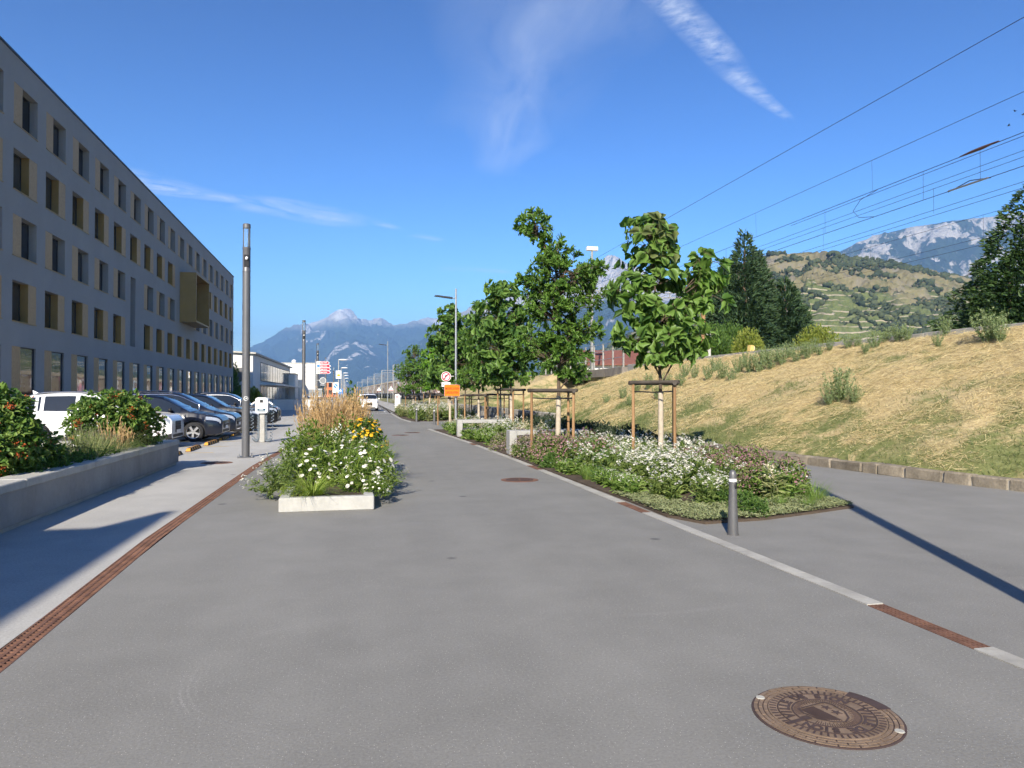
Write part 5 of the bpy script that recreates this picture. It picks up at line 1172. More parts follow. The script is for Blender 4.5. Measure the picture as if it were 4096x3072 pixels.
M['leaf_greygreen'] = leaf('greygreen_leaf', [(0.11, 0.13, 0.06), (0.15, 0.17, 0.085), (0.19, 0.20, 0.11)], 0.7, 0.25)
M['leaf_dark'] = leaf('dark_leaf', [(0.018, 0.03, 0.014), (0.03, 0.042, 0.02)], 0.5, 0.15)
M['grass_green'] = leaf('grass_green', [(0.06, 0.11, 0.02), (0.10, 0.16, 0.03), (0.16, 0.20, 0.06)], 0.55, 0.35)
M['grass_gold'] = leaf('feather_grass', [(0.42, 0.27, 0.12), (0.55, 0.38, 0.18), (0.64, 0.47, 0.26)], 0.7, 0.3, (1, .95, .7))
M['straw'] = leaf('straw', [(0.40, 0.31, 0.15), (0.58, 0.47, 0.24), (0.70, 0.59, 0.34), (0.50, 0.39, 0.19)], 0.75, 0.2, (1, .95, .7))
def blade_tpl(n=4, w=.5, bend=.5):
    V = []; F = []
    for i in range(n + 1):
        s = i / n; ww = w * (1 - s) ** .7; V += [(-ww, s, -bend * s * s), (ww, s, -bend * s * s)]
    F = [(2 * i, 2 * i + 1, 2 * i + 3, 2 * i + 2) for i in range(n)]
    return np.array(V, float), [np.array(F)]
T_BLADE = blade_tpl(4, .5, .45)
T_STEM = (np.array([(-.5, 0, 0), (.5, 0, 0), (.4, 1, 0), (-.4, 1, 0)], float), [np.array([(0, 1, 2, 3)])])
def disc_tpl(k=6, dome=.35):
    V = [(0, 0, dome)] + [(math.cos(2 * math.pi * i / k), math.sin(2 * math.pi * i / k), 0) for i in range(k)]
    return np.array(V, float), [np.array([(0, 1 + i, 1 + (i + 1) % k) for i in range(k)])]
T_DISC = disc_tpl(); T_DAISY = disc_tpl(8, .15)
def rand_dirs(rg, n, up=1.0, sp=.5): return unit(np.stack([rg.normal(0, sp, n), rg.normal(0, sp, n), np.full(n, up)], 1))
def stems(rg, n, r, h, lean=.35, rbase=.35):
    a = rg.uniform(0, 6.283, n); q = np.sqrt(rg.uniform(0, 1, n)) * r
    b = np.stack([np.cos(a) * q * rbase, np.sin(a) * q * rbase, np.zeros(n)], 1)
    hh = h * rg.uniform(.72, 1.05, n) * (1 - .25 * (q / r) ** 2)
    t_ = np.stack([np.cos(a) * q, np.sin(a) * q, hh], 1) + rg.normal(0, .02, (n, 3)); return b, t_
def sidevec(rg, d): return unit(np.cross(d, rg.normal(size=d.shape)))
def clump_yarrow(seed, r=.28, h=.60, nst=17, leafm='y_green', flm='fl_white', head=.034, sub=7, nleaf=270, T=T_NEEDLE, lsz=.15, flat=.014):
    rg = np.random.default_rng(seed); b, t_ = stems(rg, nst, r, h); d = t_ - b; ln = np.linalg.norm(d, axis=1)
    V1, F1 = scatter(*T_STEM, b, frames_yz(d, sidevec(rg, d)), np.stack([np.full(nst, .006), ln, np.ones(nst)], 1))
    i = rg.integers(0, nst, nleaf); u = rg.uniform(0, .86, nleaf) ** 1.2; p = b[i] + d[i] * u[:, None]
    ld = unit(unit(rg.normal(size=(nleaf, 3)) * np.array([1, 1, .35])) + np.array([0, 0, .45]))
    V2, F2 = scatter(*T, p, frames_yz(ld, rand_dirs(rg, nleaf, 1, .5)), lsz * rg.uniform(.6, 1.2, nleaf) * (1.15 - .5 * u))
    v, f, mi = merge([(V1, F1, 0), (V2, F2, 0)]); fol = mesh_np('foliage', v, f, M[leafm], False)
    k = np.repeat(np.arange(nst), sub); n = len(k); a = rg.uniform(0, 6.283, n); q = np.sqrt(rg.uniform(0, 1, n)) * head * 1.05
    hp = t_[k] + np.stack([np.cos(a) * q, np.sin(a) * q, rg.normal(0, flat, n) - q * .25], 1)
    V3, F3 = scatter(*T_DISC, hp, frames(rand_dirs(rg, n, 1, .25), rg.uniform(0, 6, n)), head * .48 * rg.uniform(.7, 1.25, n))
    fl = mesh_np('flower_heads', V3, F3, M[flm], True); fl.materials[0] = M[flm]
    return fol, fl
def clump_leafy(seed, r=.35, h=.5, n=700, T=T_LEAF, lsz=.07, mat='leaf_deep', fl=None, nfl=0, flsz=.02, flT=T_DISC, shell=.6, flatn=.35, ftop=.35):
    rg = np.random.default_rng(seed); d = unit(rg.normal(size=(n, 3)) * np.array([1, 1, .85])); d[:, 2] = np.abs(d[:, 2]); q = rg.uniform(shell ** 3, 1, n) ** (1 / 3)
    bump = 1 + .16 * np.sin(d[:, 0] * 7 + seed) * np.sin(d[:, 1] * 6 + 1.3 * seed)
    p = d * (q * bump)[:, None] * np.array([r, r, h]); p[:, 2] = np.maximum(p[:, 2], .01)
    ld = unit(d * .9 + rg.normal(0, .6, (n, 3)) + np.array([0, 0, .1]))
    V, F = scatter(*T, p, frames_yz(ld, unit(d + rg.normal(0, .5, (n, 3)) + np.array([0, 0, .6]))), lsz * rg.uniform(.6, 1.25, n))
    fol = mesh_np('foliage', V, F, M[mat], True); fm = None
    if nfl:
        d = unit(rg.normal(size=(nfl, 3))); d[:, 2] = np.abs(d[:, 2]) + ftop; d = unit(d)
        p = d * np.array([r, r, h]) * rg.uniform(.98, 1.12, (nfl, 1))
        V, F = scatter(*flT, p, frames(unit(d + rg.normal(0, .3, (nfl, 3)) + np.array([0, -.2, .5])), rg.uniform(0, 6, nfl)), flsz * rg.uniform(.7, 1.2, nfl))
        fm = mesh_np('flowers', V, F, M[fl], True)
    return fol, fm
def clump_grass(seed, r=.3, h=.6, n=260, w=.010, mat='grass_green', plume=0, pl_h=1.1, bend=.5, spread=.7, pmat='grass_gold', core=.12):
    rg = np.random.default_rng(seed); a = rg.uniform(0, 6.283, n); q = np.sqrt(rg.uniform(0, 1, n))
    b = np.stack([np.cos(a) * q * core, np.sin(a) * q * core, np.zeros(n)], 1)
    out = np.stack([np.cos(a), np.sin(a), np.zeros(n)], 1); le = h * rg.uniform(.6, 1.15, n)
    d = unit(out * (rg.uniform(.1, 1.0, n)[:, None] * spread) + np.array([0, 0, 1.0]))
    zn = unit(-out * 1.0 + np.array([0, 0, .9]) )
    T = blade_tpl(5, .5, bend); V, F = scatter(*T, b, frames_yz(d, zn), np.stack([np.full(n, w), le, le], 1))
    fol = mesh_np('blades', V, F, M[mat], True); pm2 = None
    if plume:
        b, t_ = stems(rg, plume, r, pl_h, rbase=.3); d = t_ - b; ln = np.linalg.norm(d, axis=1)
        V1, F1 = scatter(*T_STEM, b, frames_yz(d, sidevec(rg, d)), np.stack([np.full(plume, .005), ln, np.ones(plume)], 1))
        k = np.repeat(np.arange(plume), 14); m = len(k); u = rg.uniform(.62, 1.0, m); p = b[k] + d[k] * u[:, None]
        V2, F2 = scatter(*T_DIA, p, frames_yz(unit(unit(d[k]) + rg.normal(0, .18, (m, 3))), sidevec(rg, d[k])), np.stack([np.full(m, .020), np.full(m, .075), np.full(m, .05)], 1))
        v, f, _ = merge([(V1, F1, 0), (V2, F2, 0)]); pm2 = mesh_np('plumes', v, f, M[pmat], False)
    return fol, pm2
def place(name, proto, loc, rz, s, label, cat, group=None, names=('foliage', 'flower_heads'), sz=None, tilt=(0, 0)):
    e = empty(name, loc, rz, label=label, cat=cat, group=group); e.scale = (s, s, (sz or s)); e.rotation_euler = (tilt[0], tilt[1], rz)
    for nme, me in zip(names, proto):
        if me is not None:
            o = inst(nme, me, e)
            if nme in ('flower_heads', 'flowers', 'plumes'): o['kind'] = 'stuff'
    return e
PY = [clump_yarrow(100 + i) for i in range(5)]
PC = [clump_yarrow(200 + i, flm='fl_cream', leafm='y_olive', h=.5) for i in range(3)]
PG = [clump_yarrow(300 + i, nst=20, h=.34, nleaf=300, sub=3, flm='fl_white', head=.02, lsz=.15, leafm='grass_green') for i in range(2)]
PP = [clump_leafy(400 + i, .32, .50, 760, T_LEAF, .06, 'y_green', 'fl_pink', 330, .0155, ftop=.15) for i in range(3)]
PD = [clump_leafy(500 + i, .32, .42, 620, T_LEAF, .075, 'leaf_deep') for i in range(3)]
PK = [clump_leafy(600 + i, .32, .55, 500, T_LEAF, .085, 'leaf_dark') for i in range(2)]
PL = [clump_leafy(650, .28, .34, 420, T_LEAF, .05, 'leaf_lime')]
PU = [clump_leafy(700 + i, .34, .40, 300, T_NEEDLE, .07, 'y_olive', 'fl_purple', 520, .014, ftop=.05) for i in range(2)]
PT = [clump_grass(750 + i, .25, .42, 200, .007, 'grass_green') for i in range(2)]
# soil under the beds
def inpoly(x, y, P_):
    c = False; j = len(P_) - 1
    for i in range(len(P_)):
        if (P_[i][1] > y) != (P_[j][1] > y) and x < (P_[j][0] - P_[i][0]) * (y - P_[i][1]) / (P_[j][1] - P_[i][1]) + P_[i][0]: c = not c
        j = i
    return c
BED1 = [(4.06, 10.3), (4.05, 9.1), (4.30, 8.50), (5.2, 8.62), (6.1, 8.93), (7.02, 9.28), (7.35, 11.0), (7.75, 14.0), (8.1, 19), (8.2, 26), (7.9, 33.0), (3.45, 33.0), (3.80, 24.6), (3.95, 18.5), (4.0, 14)]
BED2 = [(3.35, 43.2), (7.2, 44.0), (7.4, 62), (2.95, 62), (2.95, 48)]
for nm, P_ in (('flower_bed_soil', BED1), ('far_flower_bed_soil', BED2)):
    o = MB().prism(P_, -0.02, 0.03).obj(nm, M['soil']); o['kind'] = 'structure'
LAB = {'PY': ('white yarrow clump', 'yarrow', 'white yarrow clumps', PY), 'PC': ('faded cream yarrow clump', 'yarrow', 'cream yarrow clumps', PC),
       'PP': ('pink flowering herb', 'flower', 'pink flowering clumps', PP), 'PD': ('deep green leafy clump', 'plant', 'green leafy clumps', PD),
       'PK': ('dark low shrub', 'shrub', 'dark shrubs in the beds', PK), 'PT': ('green grass tuft', 'grass', 'grass tufts in the beds', PT), 'PG': ('low feathery green clump', 'plant', 'low feathery clumps', PG), 'PU': ('faded purple clump', 'flower', 'faded purple clumps', PU), 'PL': ('lime green mound', 'plant', 'lime mounds', PL)}
rb = np.random.default_rng(21)
def zone(x, y):
    side = 'by the kerb' if x - kx(y) < 1.3 else ('by the path' if x > 6.3 else 'in mid bed')
    if y < 9.9: return 'at the tip of the flower bed ' + ('right of' if x > 5.2 else 'beside') + ' the bollard'
    for lim, w in ((11.0, 'just behind the bollard'), (12.6, 'a little behind the bollard'), (14.0, 'in front of the nearest staked tree'), (15.6, 'around the nearest staked tree'), (17.6, 'around the crooked oak'), (19.0, 'before the near bench'), (22.5, 'just past the near bench'), (27.2, 'between the two benches'), (30, 'just past the far bench'), (34, 'at the driveway end of the near bed'), (49, 'in the far bed next to the bollards'), (56, 'in the middle of the far bed')):
        if y < lim: return w + ', ' + side
    return 'at the far end of the far bed, ' + side
def plant(key, x, y, s, sz=None):
    lab, cat, grp, pr = LAB[key]; lab = lab + ' ' + zone(x, y)
    place({'yarrow': 'yarrow_plant', 'flower': 'flowering_plant', 'plant': 'leafy_plant', 'shrub': 'low_shrub', 'grass': 'grass_tuft'}[cat], pr[rb.integers(len(pr))], (x, y, .02), rb.uniform(0, 6.28), s, lab, cat, grp, sz=(sz or s * 1.12))
clear = [(3.99, 6.2, 18.95, 19.65), (3.7, 5.85, 27.2, 27.95)]
cnt = {}
def fill(P_, sp, rule, y0, y1):
    for y in np.arange(y0, y1, sp):
        for x in np.arange(2.8, 8.6, sp):
            px_, py_ = x + rb.uniform(-.4, .4) * sp, y + rb.uniform(-.4, .4) * sp
            if not inpoly(px_ - .16, py_, P_) or not inpoly(px_ + .1, py_, P_) or not inpoly(px_, py_ - .1, P_): continue
            if any(a - .05 < px_ < b_ + .05 and c - .12 < py_ < d + .12 for a, b_, c, d in clear): continue
            k, s = rule(px_, py_, px_ - kx(py_))
            if k: plant(k, px_, py_, s * rb.uniform(.85, 1.15))
def rule1(x, y, e):
    nz_ = mnoise.noise(Vector((x * .8, y * .8, 5.0))); r = rb.random()
    if y < 9.6 and x < 5.0: return (None, 0)
    if y < 10.6 and x < 4.5: return (None, 0)
    if y < 9.9 and 5.3 < x < 6.7: return (None, 0) if r < .75 else ('PT', .5)
    if x > 6.5 and y < 10.4: return ('PC', .7) if r < .6 else ('PT', .8)
    if y < 10.9 and x < 6.0: return ('PY', .72) if r < .45 else (('PC', .7) if r < .72 else ('PD', .6))
    if 10.2 < y < 13.6 and x > 6.0: return ('PP', .95) if r < .66 else (('PY', .8) if r < .85 else ('PD', .9))
    if e < .55: return ('PG', .9) if r < .45 else (('PD', .7) if r < .7 else ('PT', .8))
    if 15 < y < 18.6 and x < 5.3: return ('PP', 1.05) if r < .55 else (('PD', 1.05) if r < .8 else ('PC', .9))
    if x > 7.0 and y > 13: return ('PK', .95) if r < .5 else ('PY', .95)
    if nz_ > .30: return ('PD', 1.0)
    return ('PY', 1.0) if r < .58 else (('PC', .95) if r < .70 else (('PT', 1.35) if r < .84 else ('PG', 1.4)))
fill(BED1, .40, rule1, 8.5, 14.0); fill(BED1, .46, rule1, 14.0, 18.8)
def rule1b(x, y, e):
    r = rb.random()
    if e < .8: return ('PG', 1.3) if r < .6 else (('PU', 1.2) if r < .85 else ('PT', 1.2))
    if x > 6.3: return ('PK', 1.2) if r < .7 else ('PC', 1.1)
    return ('PC', 1.15) if r < .5 else (('PY', 1.15) if r < .8 else ('PG', 1.4))
fill(BED1, .62, rule1b, 18.8, 33)
def rule2(x, y, e):
    r = rb.random(); return ('PC', 1.45) if r < .4 else (('PY', 1.5) if r < .75 else ('PG', 1.7))
fill(BED2, .85, rule2, 43.2, 62)
[plant('PP', 4.75 + .42 * i, 18.55 + .05 * (i % 2), 1.15, 1.35) for i in range(4)]; plant('PU', 4.25, 18.2, 1.2); plant('PU', 4.5, 18.6, 1.2); plant('PL', 6.2, 17.6, 1.2); plant('PP', 4.35, 17.0, 1.1); plant('PP', 4.3, 16.2, 1.1)
# sedum carpet at the tip: uncountable
rg = np.random.default_rng(33); pts = []
while len(pts) < 9000:
    x, y = rg.uniform(4.0, 7.1), rg.uniform(8.45, 11.2)
    if inpoly(x, y, BED1) and (y < 9.9 + rg.normal(0, .25) or (x < 4.7 and y < 11.2)): pts.append((x, y))
pts = np.array(pts); n = len(pts); hh = np.array([.03 + .035 * (mnoise.noise(Vector((x * 3, y * 3, 1))) + .6) for x, y in pts])
pz = np.column_stack([pts, .03 + hh * rg.uniform(.2, 1, n)])
V, F = scatter(*T_LEAF, pz, frames_yz(rand_dirs(rg, n, .6, .9), rand_dirs(rg, n, 1, .4)), rg.uniform(.03, .06, n))
o = link(bpy.data.objects.new('sedum_carpet', mesh_np('sedum_carpet', V, F, M['leaf_greygreen'], False))); tag(o, 'grey-green creeping carpet at the tip of the flower bed', 'ground cover', kind='stuff')
# dry leaf litter rim
# ------------------------------------------------------------------ white planter in the road
pc = empty('road_planter', (-0.40, 10.55, 0), R(0.6), label='low white concrete planter box standing in the road', cat='planter')
PWD, PLN = 1.30, 14.6
MB().bev(-PWD / 2, PWD / 2, 0, .14, 0, .20, .012).obj('front_wall', M['white_concrete'], pc)
MB().bev(-PWD / 2, -PWD / 2 + .14, .142, PLN, 0, .199, .012).obj('side_wall', M['white_concrete'], pc)
MB().bev(PWD / 2 - .14, PWD / 2, .142, PLN, 0, .199, .012).obj('side_wall', M['white_concrete'], pc)
MB().bev(-PWD / 2 + .142, PWD / 2 - .142, PLN - .14, PLN, 0, .198, .012).obj('back_wall', M['white_concrete'], pc)
MB().box(-PWD / 2 + .13, PWD / 2 - .13, .13, PLN - .13, 0.0, .165).obj('soil', M['soil'], pc)
def pp_(name, proto, x, y, s, lab, cat, sz=None, tilt=(0, 0), group=None, names=('foliage', 'flower_heads'), z=.15): return place(name, proto, (x, y, z), rb.uniform(0, 6.28), s, lab, cat, group, names, sz, tilt)
g_lime = [clump_grass(801, .3, .55, 330, .011, 'leaf_lime', bend=.9, spread=1.0)]
pp_('grass_tuft', g_lime[0], -.62, 10.95, .95, 'yellow-green arching grass at the front of the road planter', 'grass', names=('blades', 'plumes'))
pp_('leafy_plant', PL[0], -.92, 11.05, .6, 'small lime green mound at the planter front corner', 'plant')
wfl = [clump_leafy(810 + i, .36, .52, 760, T_NEEDLE, .10, 'planter_green', 'fl_white', 62, .034, T_DAISY, ftop=.1) for i in range(3)]
for i, (x, y, s, sz, lab) in enumerate([(-.62, 12.3, 1.05, 1.15, 'white-flowered clump at the left of the planter'), (.10, 11.55, .95, .95, 'white-flowered clump at the right front of the planter'), (.22, 12.5, 1.1, 1.25, 'tall white-flowered clump hanging over the right planter wall'), (-.25, 12.6, .9, 1.1, 'small white-flowered clump in the middle of the planter'), (.30, 11.05, .55, .5, 'little white-flowered plant creeping over the front right corner')]):
    pp_('white_flower_plant', wfl[i % 3], x, y, s, lab, 'flower', sz, names=('foliage', 'flowers'))
spr = clump_yarrow(830, .60, .60, 40, 'y_green', 'fl_white', .026, 6, 560, T_NEEDLE, .12)
pp_('sprawling_plant', spr, -1.15, 11.9, 1.0, 'sprawling cream-flowered plant spilling left out of the planter', 'flower', tilt=(R(4), R(-30)))
pp_('sprawling_plant', clump_yarrow(831, .45, .5, 26, 'y_green', 'fl_white', .02, 5, 300, T_NEEDLE, .10), .40, 11.7, .9, 'thin white-flowered stems leaning right out of the planter', 'flower', tilt=(0, R(18)))
lg = clump_grass(802, .35, .85, 460, .012, 'grass_green', bend=.7, spread=.75, core=.28)
pp_('grass_tuft', lg, -.25, 13.3, 1.0, 'broad-bladed green grass in the centre of the planter', 'grass', names=('blades', 'plumes'))
pp_('grass_tuft', clump_grass(803, .35, .8, 360, .012, 'grass_green', bend=.7, spread=.8, core=.25), .15, 14.1, 1.0, 'green grass behind the white flowers on the right', 'grass', names=('blades', 'plumes'))
bushL = clump_leafy(840, .56, 1.02, 3300, T_LEAF, .07, 'planter_green', shell=.55)
pp_('leafy_shrub', bushL, -.82, 14.15, 1.0, 'rounded bright green leafy shrub on the left of the planter', 'shrub', sz=.95)
pp_('leafy_shrub', clump_leafy(841, .48, .98, 2200, T_LEAF, .07, 'planter_green', shell=.55), -.2, 15.4, 1.0, 'green leafy shrub in the middle of the planter', 'shrub', sz=1.0)
pp_('yarrow_plant', PY[0], -.45, 14.0, .9, 'white yarrow rising in the middle of the planter', 'yarrow', 1.55)
pp_('yarrow_plant', PY[1], -.05, 14.2, .9, 'white yarrow left of the yellow flowers', 'yarrow', 1.5)
rud = clump_leafy(850, .48, .92, 1600, T_LEAF, .085, 'leaf_deep', 'fl_yellow', 170, .034, T_DAISY, ftop=.05)
pp_('coneflower_plant', rud, .18, 15.3, 1.0, 'yellow coneflower clump on the right of the planter', 'flower', 1.08, names=('foliage', 'flowers'))
for i, (x, y) in enumerate([(-1.0, 17.0), (-.62, 16.7), (-.25, 16.9), (.02, 17.1), (-.85, 17.7), (-.4, 17.7), (.0, 17.9)]):
    gp = clump_grass(860 + i, .36, .75, 130, .008, 'grass_green', 95, 1.52, .5, .6)
    place('feather_grass', gp, (x, y, .13), rb.uniform(0, 6), 1.0, 'tall golden feather grass at the back of the planter', 'grass', 'golden feather grasses', ('blades', 'plumes'), 1.06)
dryp = clump_yarrow(870, .5, .75, 34, 'y_olive', 'fl_purple', .012, 3, 260, T_NEEDLE, .09)
pp_('dry_plant', dryp, .38, 14.2, .9, 'dry olive stems hanging over the right planter edge', 'plant')
lau = clump_leafy(880, .30, 1.55, 900, T_LEAF, .13, 'leaf_deep', shell=.2)
pp_('laurel_shrub', lau, -.12, 24.2, 1.0, 'slender young laurel right of the golden grasses', 'shrub', 1.12)
for i, (x, y) in enumerate([(.1, 20.0), (-.6, 20.5), (.15, 21.6), (-.5, 22.3), (.2, 22.9), (-.7, 18.8), (.15, 18.9)]): pp_('leafy_shrub', PD[i % 3], x, y, 1.3, 'green shrub in the far half of the planter behind the grasses', 'shrub', 1.9, group='far planter shrubs')
# ------------------------------------------------------------------ shrubs in the raised bed
M['vib_leaf'] = leaf('viburnum_leaf', [(0.030, 0.065, 0.012), (0.055, 0.105, 0.018), (0.09, 0.145, 0.028), (0.12, 0.16, 0.04)], 0.5, 0.3)
M['berry'] = leaf('orange_berry', [(0.42, 0.06, 0.015), (0.55, 0.13, 0.03), (0.48, 0.10, 0.03)], 0.4, 0.05, (1, .8, .6))
octv = np.array([(1, 0, 0), (0, 1, 0), (-1, 0, 0), (0, -1, 0), (0, 0, 1), (0, 0, -1)], float); octf = [np.array([(0, 1, 4), (1, 2, 4), (2, 3, 4), (3, 0, 4), (1, 0, 5), (2, 1, 5), (3, 2, 5), (0, 3, 5)])]
def viburnum(loc, blobs, n, seed, lab, ncl=26):
    rg = np.random.default_rng(seed); e = empty('berry_shrub', loc, label=lab, cat='shrub', group='orange-berried shrubs')
    bb = np.array(blobs); vol = bb[:, 3] * bb[:, 4] * bb[:, 5]; k = rg.choice(len(bb), n, p=vol / vol.sum()); d = unit(rg.normal(size=(n, 3))); q = rg.uniform(.35, 1, n) ** .45
    wob = 1 + .14 * np.sin(d[:, 0] * 9 + k) * np.cos(d[:, 2] * 8)
    p = bb[k, :3] + d * bb[k, 3:6] * (q * wob)[:, None]; p[:, 2] = np.maximum(p[:, 2], .05)
    ld = unit(d * .8 + rg.normal(0, .6, (n, 3)) + np.array([0, 0, -.1]))
    V, F = scatter(*T_VIB, p, frames_yz(ld, unit(d * .6 + rg.normal(0, .4, (n, 3)) + np.array([0, 0, .8]))), .095 * rg.uniform(.6, 1.2, n))
    link(bpy.data.objects.new('foliage', mesh_np('foliage', V, F, M['vib_leaf'], True)), e)
    st = MB()
    for i in range(16):
        c = bb[rg.integers(len(bb))]; st.tube([(c[0] * .3 + rg.normal(0, .1), c[1] * .3 + rg.normal(0, .1), 0), (c[0] * .7, c[1] * .7, c[2] * .6), (c[0] + rg.normal(0, .2), c[1] + rg.normal(0, .2), c[2])], [.018, .012, .005], 5)
    st.obj('branches', M['bark'], e)
    kk = rg.choice(len(bb), ncl); d = unit(rg.normal(size=(ncl, 3)) + np.array([.5, -.8, .35])); cp = bb[kk, :3] + d * bb[kk, 3:6] * 1.02
    j = np.repeat(np.arange(ncl), 22); m = len(j); bp = cp[j] + rg.normal(0, 1, (m, 3)) * np.array([.042, .042, .026])
    V, F = scatter(octv, octf, bp, frames(rand_dirs(rg, m), rg.uniform(0, 6, m)), .0105 * rg.uniform(.8, 1.3, m))
    o = link(bpy.data.objects.new('berries', mesh_np('berries', V, F, M['berry'], True)), e); o['kind'] = 'stuff'
    return e
viburnum((-4.85, 11.4, .40), [(-.15, 0, .75, .55, .75, .62), (.10, -.2, .50, .50, .8, .45), (-.2, .3, 1.05, .42, .5, .28), (.2, .5, .35, .45, .5, .33)], 4600, 41, 'green shrub with orange berry clusters at the left picture edge', 34)
viburnum((-4.75, 16.2, .40), [(-.1, 0, .75, .72, .7, .58), (.25, -.1, .85, .45, .5, .42), (-.5, .1, .6, .5, .6, .5), (.3, .4, .5, .5, .5, .45)], 4800, 43, 'green shrub with orange berry clusters in front of the white car', 26)
for i, (x, y, s) in enumerate([(-4.45, 13.3, 1.0), (-4.5, 13.95, 1.05), (-4.62, 14.6, .9)]):
    place('lavender_plant', clump_yarrow(900 + i, .42, .68, 110, 'y_olive', 'fl_purple', .010, 7, 420, T_NEEDLE, .09, .02), (x, y, .40), i, s, 'faded lavender clump between the two berry shrubs', 'lavender', 'faded lavender clumps')
for i, (x, y, s, lab) in enumerate([(-4.42, 14.75, 1.0, 'fine tawny grass right of the lavender on the raised bed'), (-4.40, 15.35, .85, 'fine tawny grass under the right berry shrub')]):
    place('grass_tuft', clump_grass(910 + i, .3, .72, 300, .006, 'y_olive', 26, .8, .8, .8, 'grass_gold'), (x, y, .40), i, s, lab, 'grass', None, ('blades', 'plumes'))
for i, (x, y) in enumerate([(-4.4, 12.5), (-4.38, 13.0), (-4.4, 13.7), (-4.4, 14.3), (-4.42, 15.9), (-4.45, 16.7), (-4.6, 17.4), (-4.38, 11.9), (-4.4, 11.2), (-5.2, 13.4), (-5.3, 14.4), (-5.6, 12.8)]):
    place('ground_cover_plant', PD[i % 3], (x, y, .38), i, .85, 'low green ground cover plant ' + ('at the left end of the raised bed' if y < 12.2 else ('behind the lavender' if x < -5 else ('before the lavender' if y < 14 else ('by the tawny grass' if y < 15 else 'under the right berry shrub')))), 'plant', 'low green plants on the raised bed')
# ------------------------------------------------------------------ straw and grass on the bank (uncountable)
rg = np.random.default_rng(55)
def on_bank(n, y0, y1, s0=0.0, s1=1.0, bias=1.0):
    y = y0 + (y1 - y0) * rg.uniform(0, 1, n) ** bias; t0 = np.interp(y, [p[1] for p in TOE], [p[0] for p in TOE]) + .25; s = rg.uniform(s0, s1, n); x = t0 + s * (17.5 - t0)
    z = np.array([bank_h(a, b_) for a, b_ in zip(x, y)]); return np.stack([x, y, z], 1), s
BN = unit(np.array([[-.42, 0.0, 1.0]]))
def pure(p): return np.array([mnoise.noise(Vector((a * .55, b_ * .55, 9.0))) for a, b_ in p[:, :2]])
P1, s1 = on_bank(210000, 8, 44, bias=1.25); nzz = pure(P1); keep = (nzz + s1 * .9 - .18) > rg.normal(0, .18, len(P1)); P1 = P1[keep]; n = len(P1)
d = unit(rg.normal(size=(n, 3)) * np.array([1, 1, .18]) + np.array([[.18, .5, .05]]) * rg.choice([-1, 1], (n, 1))); d[:, 2] += d[:, 0] * .42
le = rg.uniform(.10, .27, n) * (1 + .012 * P1[:, 1]); wd = rg.uniform(.0035, .0065, n) * (1 + .03 * P1[:, 1])
V, F = scatter(*blade_tpl(1, .5, .1), P1 + np.array([0, 0, .02]) + rg.uniform(0, .03, (n, 1)) * np.array([[0, 0, 1]]), frames_yz(unit(d + rg.normal(0, .10, (n, 3))), unit(BN + rg.normal(0, .5, (n, 3)))), np.stack([wd, le, le], 1))
o = link(bpy.data.objects.new('straw_mulch', mesh_np('straw_mulch', V, F, M['straw'], False))); tag(o, 'golden straw lying over the railway bank', 'straw', kind='stuff')
P2, s2 = on_bank(60000, 8, 48, 0, .9, 1.25); nzz = pure(P2); keep = (nzz + s2 * 1.0 - .12) < rg.normal(-.12, .20, len(P2)); P2 = P2[keep]; n = len(P2)
le = rg.uniform(.05, .15, n) * (1 + .01 * P2[:, 1]); V, F = scatter(*blade_tpl(1, .5, .3), P2, frames_yz(rand_dirs(rg, n, 1, .7), unit(rg.normal(size=(n, 3)))), np.stack([rg.uniform(.006, .012, n) * (1 + .03 * P2[:, 1]), le, le], 1))
M['bank_grass'] = leaf('bank_grass', [(0.07, 0.11, 0.03), (0.12, 0.16, 0.05), (0.19, 0.20, 0.08)], 0.7, 0.3)
o = link(bpy.data.objects.new('bank_grass', mesh_np('bank_grass', V, F, M['bank_grass'], False))); tag(o, 'short green grass growing through the straw bank', 'grass', kind='stuff')
M['weed'] = leaf('weed_greygreen', [(0.085, 0.115, 0.05), (0.13, 0.165, 0.075), (0.18, 0.21, 0.11)], 0.7, 0.3)
def weed(seed, nst=34, h=.8, r=.42):
    rg_ = np.random.default_rng(seed); b, t_ = stems(rg_, nst, r, h, rbase=.2); d_ = t_ - b; ln = np.linalg.norm(d_, axis=1); nl = nst * 34
    V1, F1 = scatter(*T_STEM, b, frames_yz(d_, sidevec(rg_, d_)), np.stack([np.full(nst, .006), ln, np.ones(nst)], 1))
    i = rg_.integers(0, nst, nl); u = rg_.uniform(.15, 1, nl); p = b[i] + d_[i] * u[:, None] + rg_.normal(0, .015, (nl, 3)); l_ = unit(rg_.normal(size=(nl, 3)) + np.array([0, 0, .3]))
    V2, F2 = scatter(*T_DIA, p, frames_yz(l_, rand_dirs(rg_, nl, 1, .6)), .055 * rg_.uniform(.6, 1.3, nl)); v, f, _ = merge([(V1, F1, 0), (V2, F2, 0)])
    return mesh_np('foliage', v, f, M['weed'], False)
WD = [weed(i) for i in range(4)]
def march(u, v):
    d_ = ray_dir(u, v); q = 8.0
    while q < 90:
        x, y, z = d_[0] * q, d_[1] * q, EYE + d_[2] * q
        if x > tx(y) + .3 and z <= bank_h(x, y): return x, y, bank_h(x, y)
        q += .1
    return None
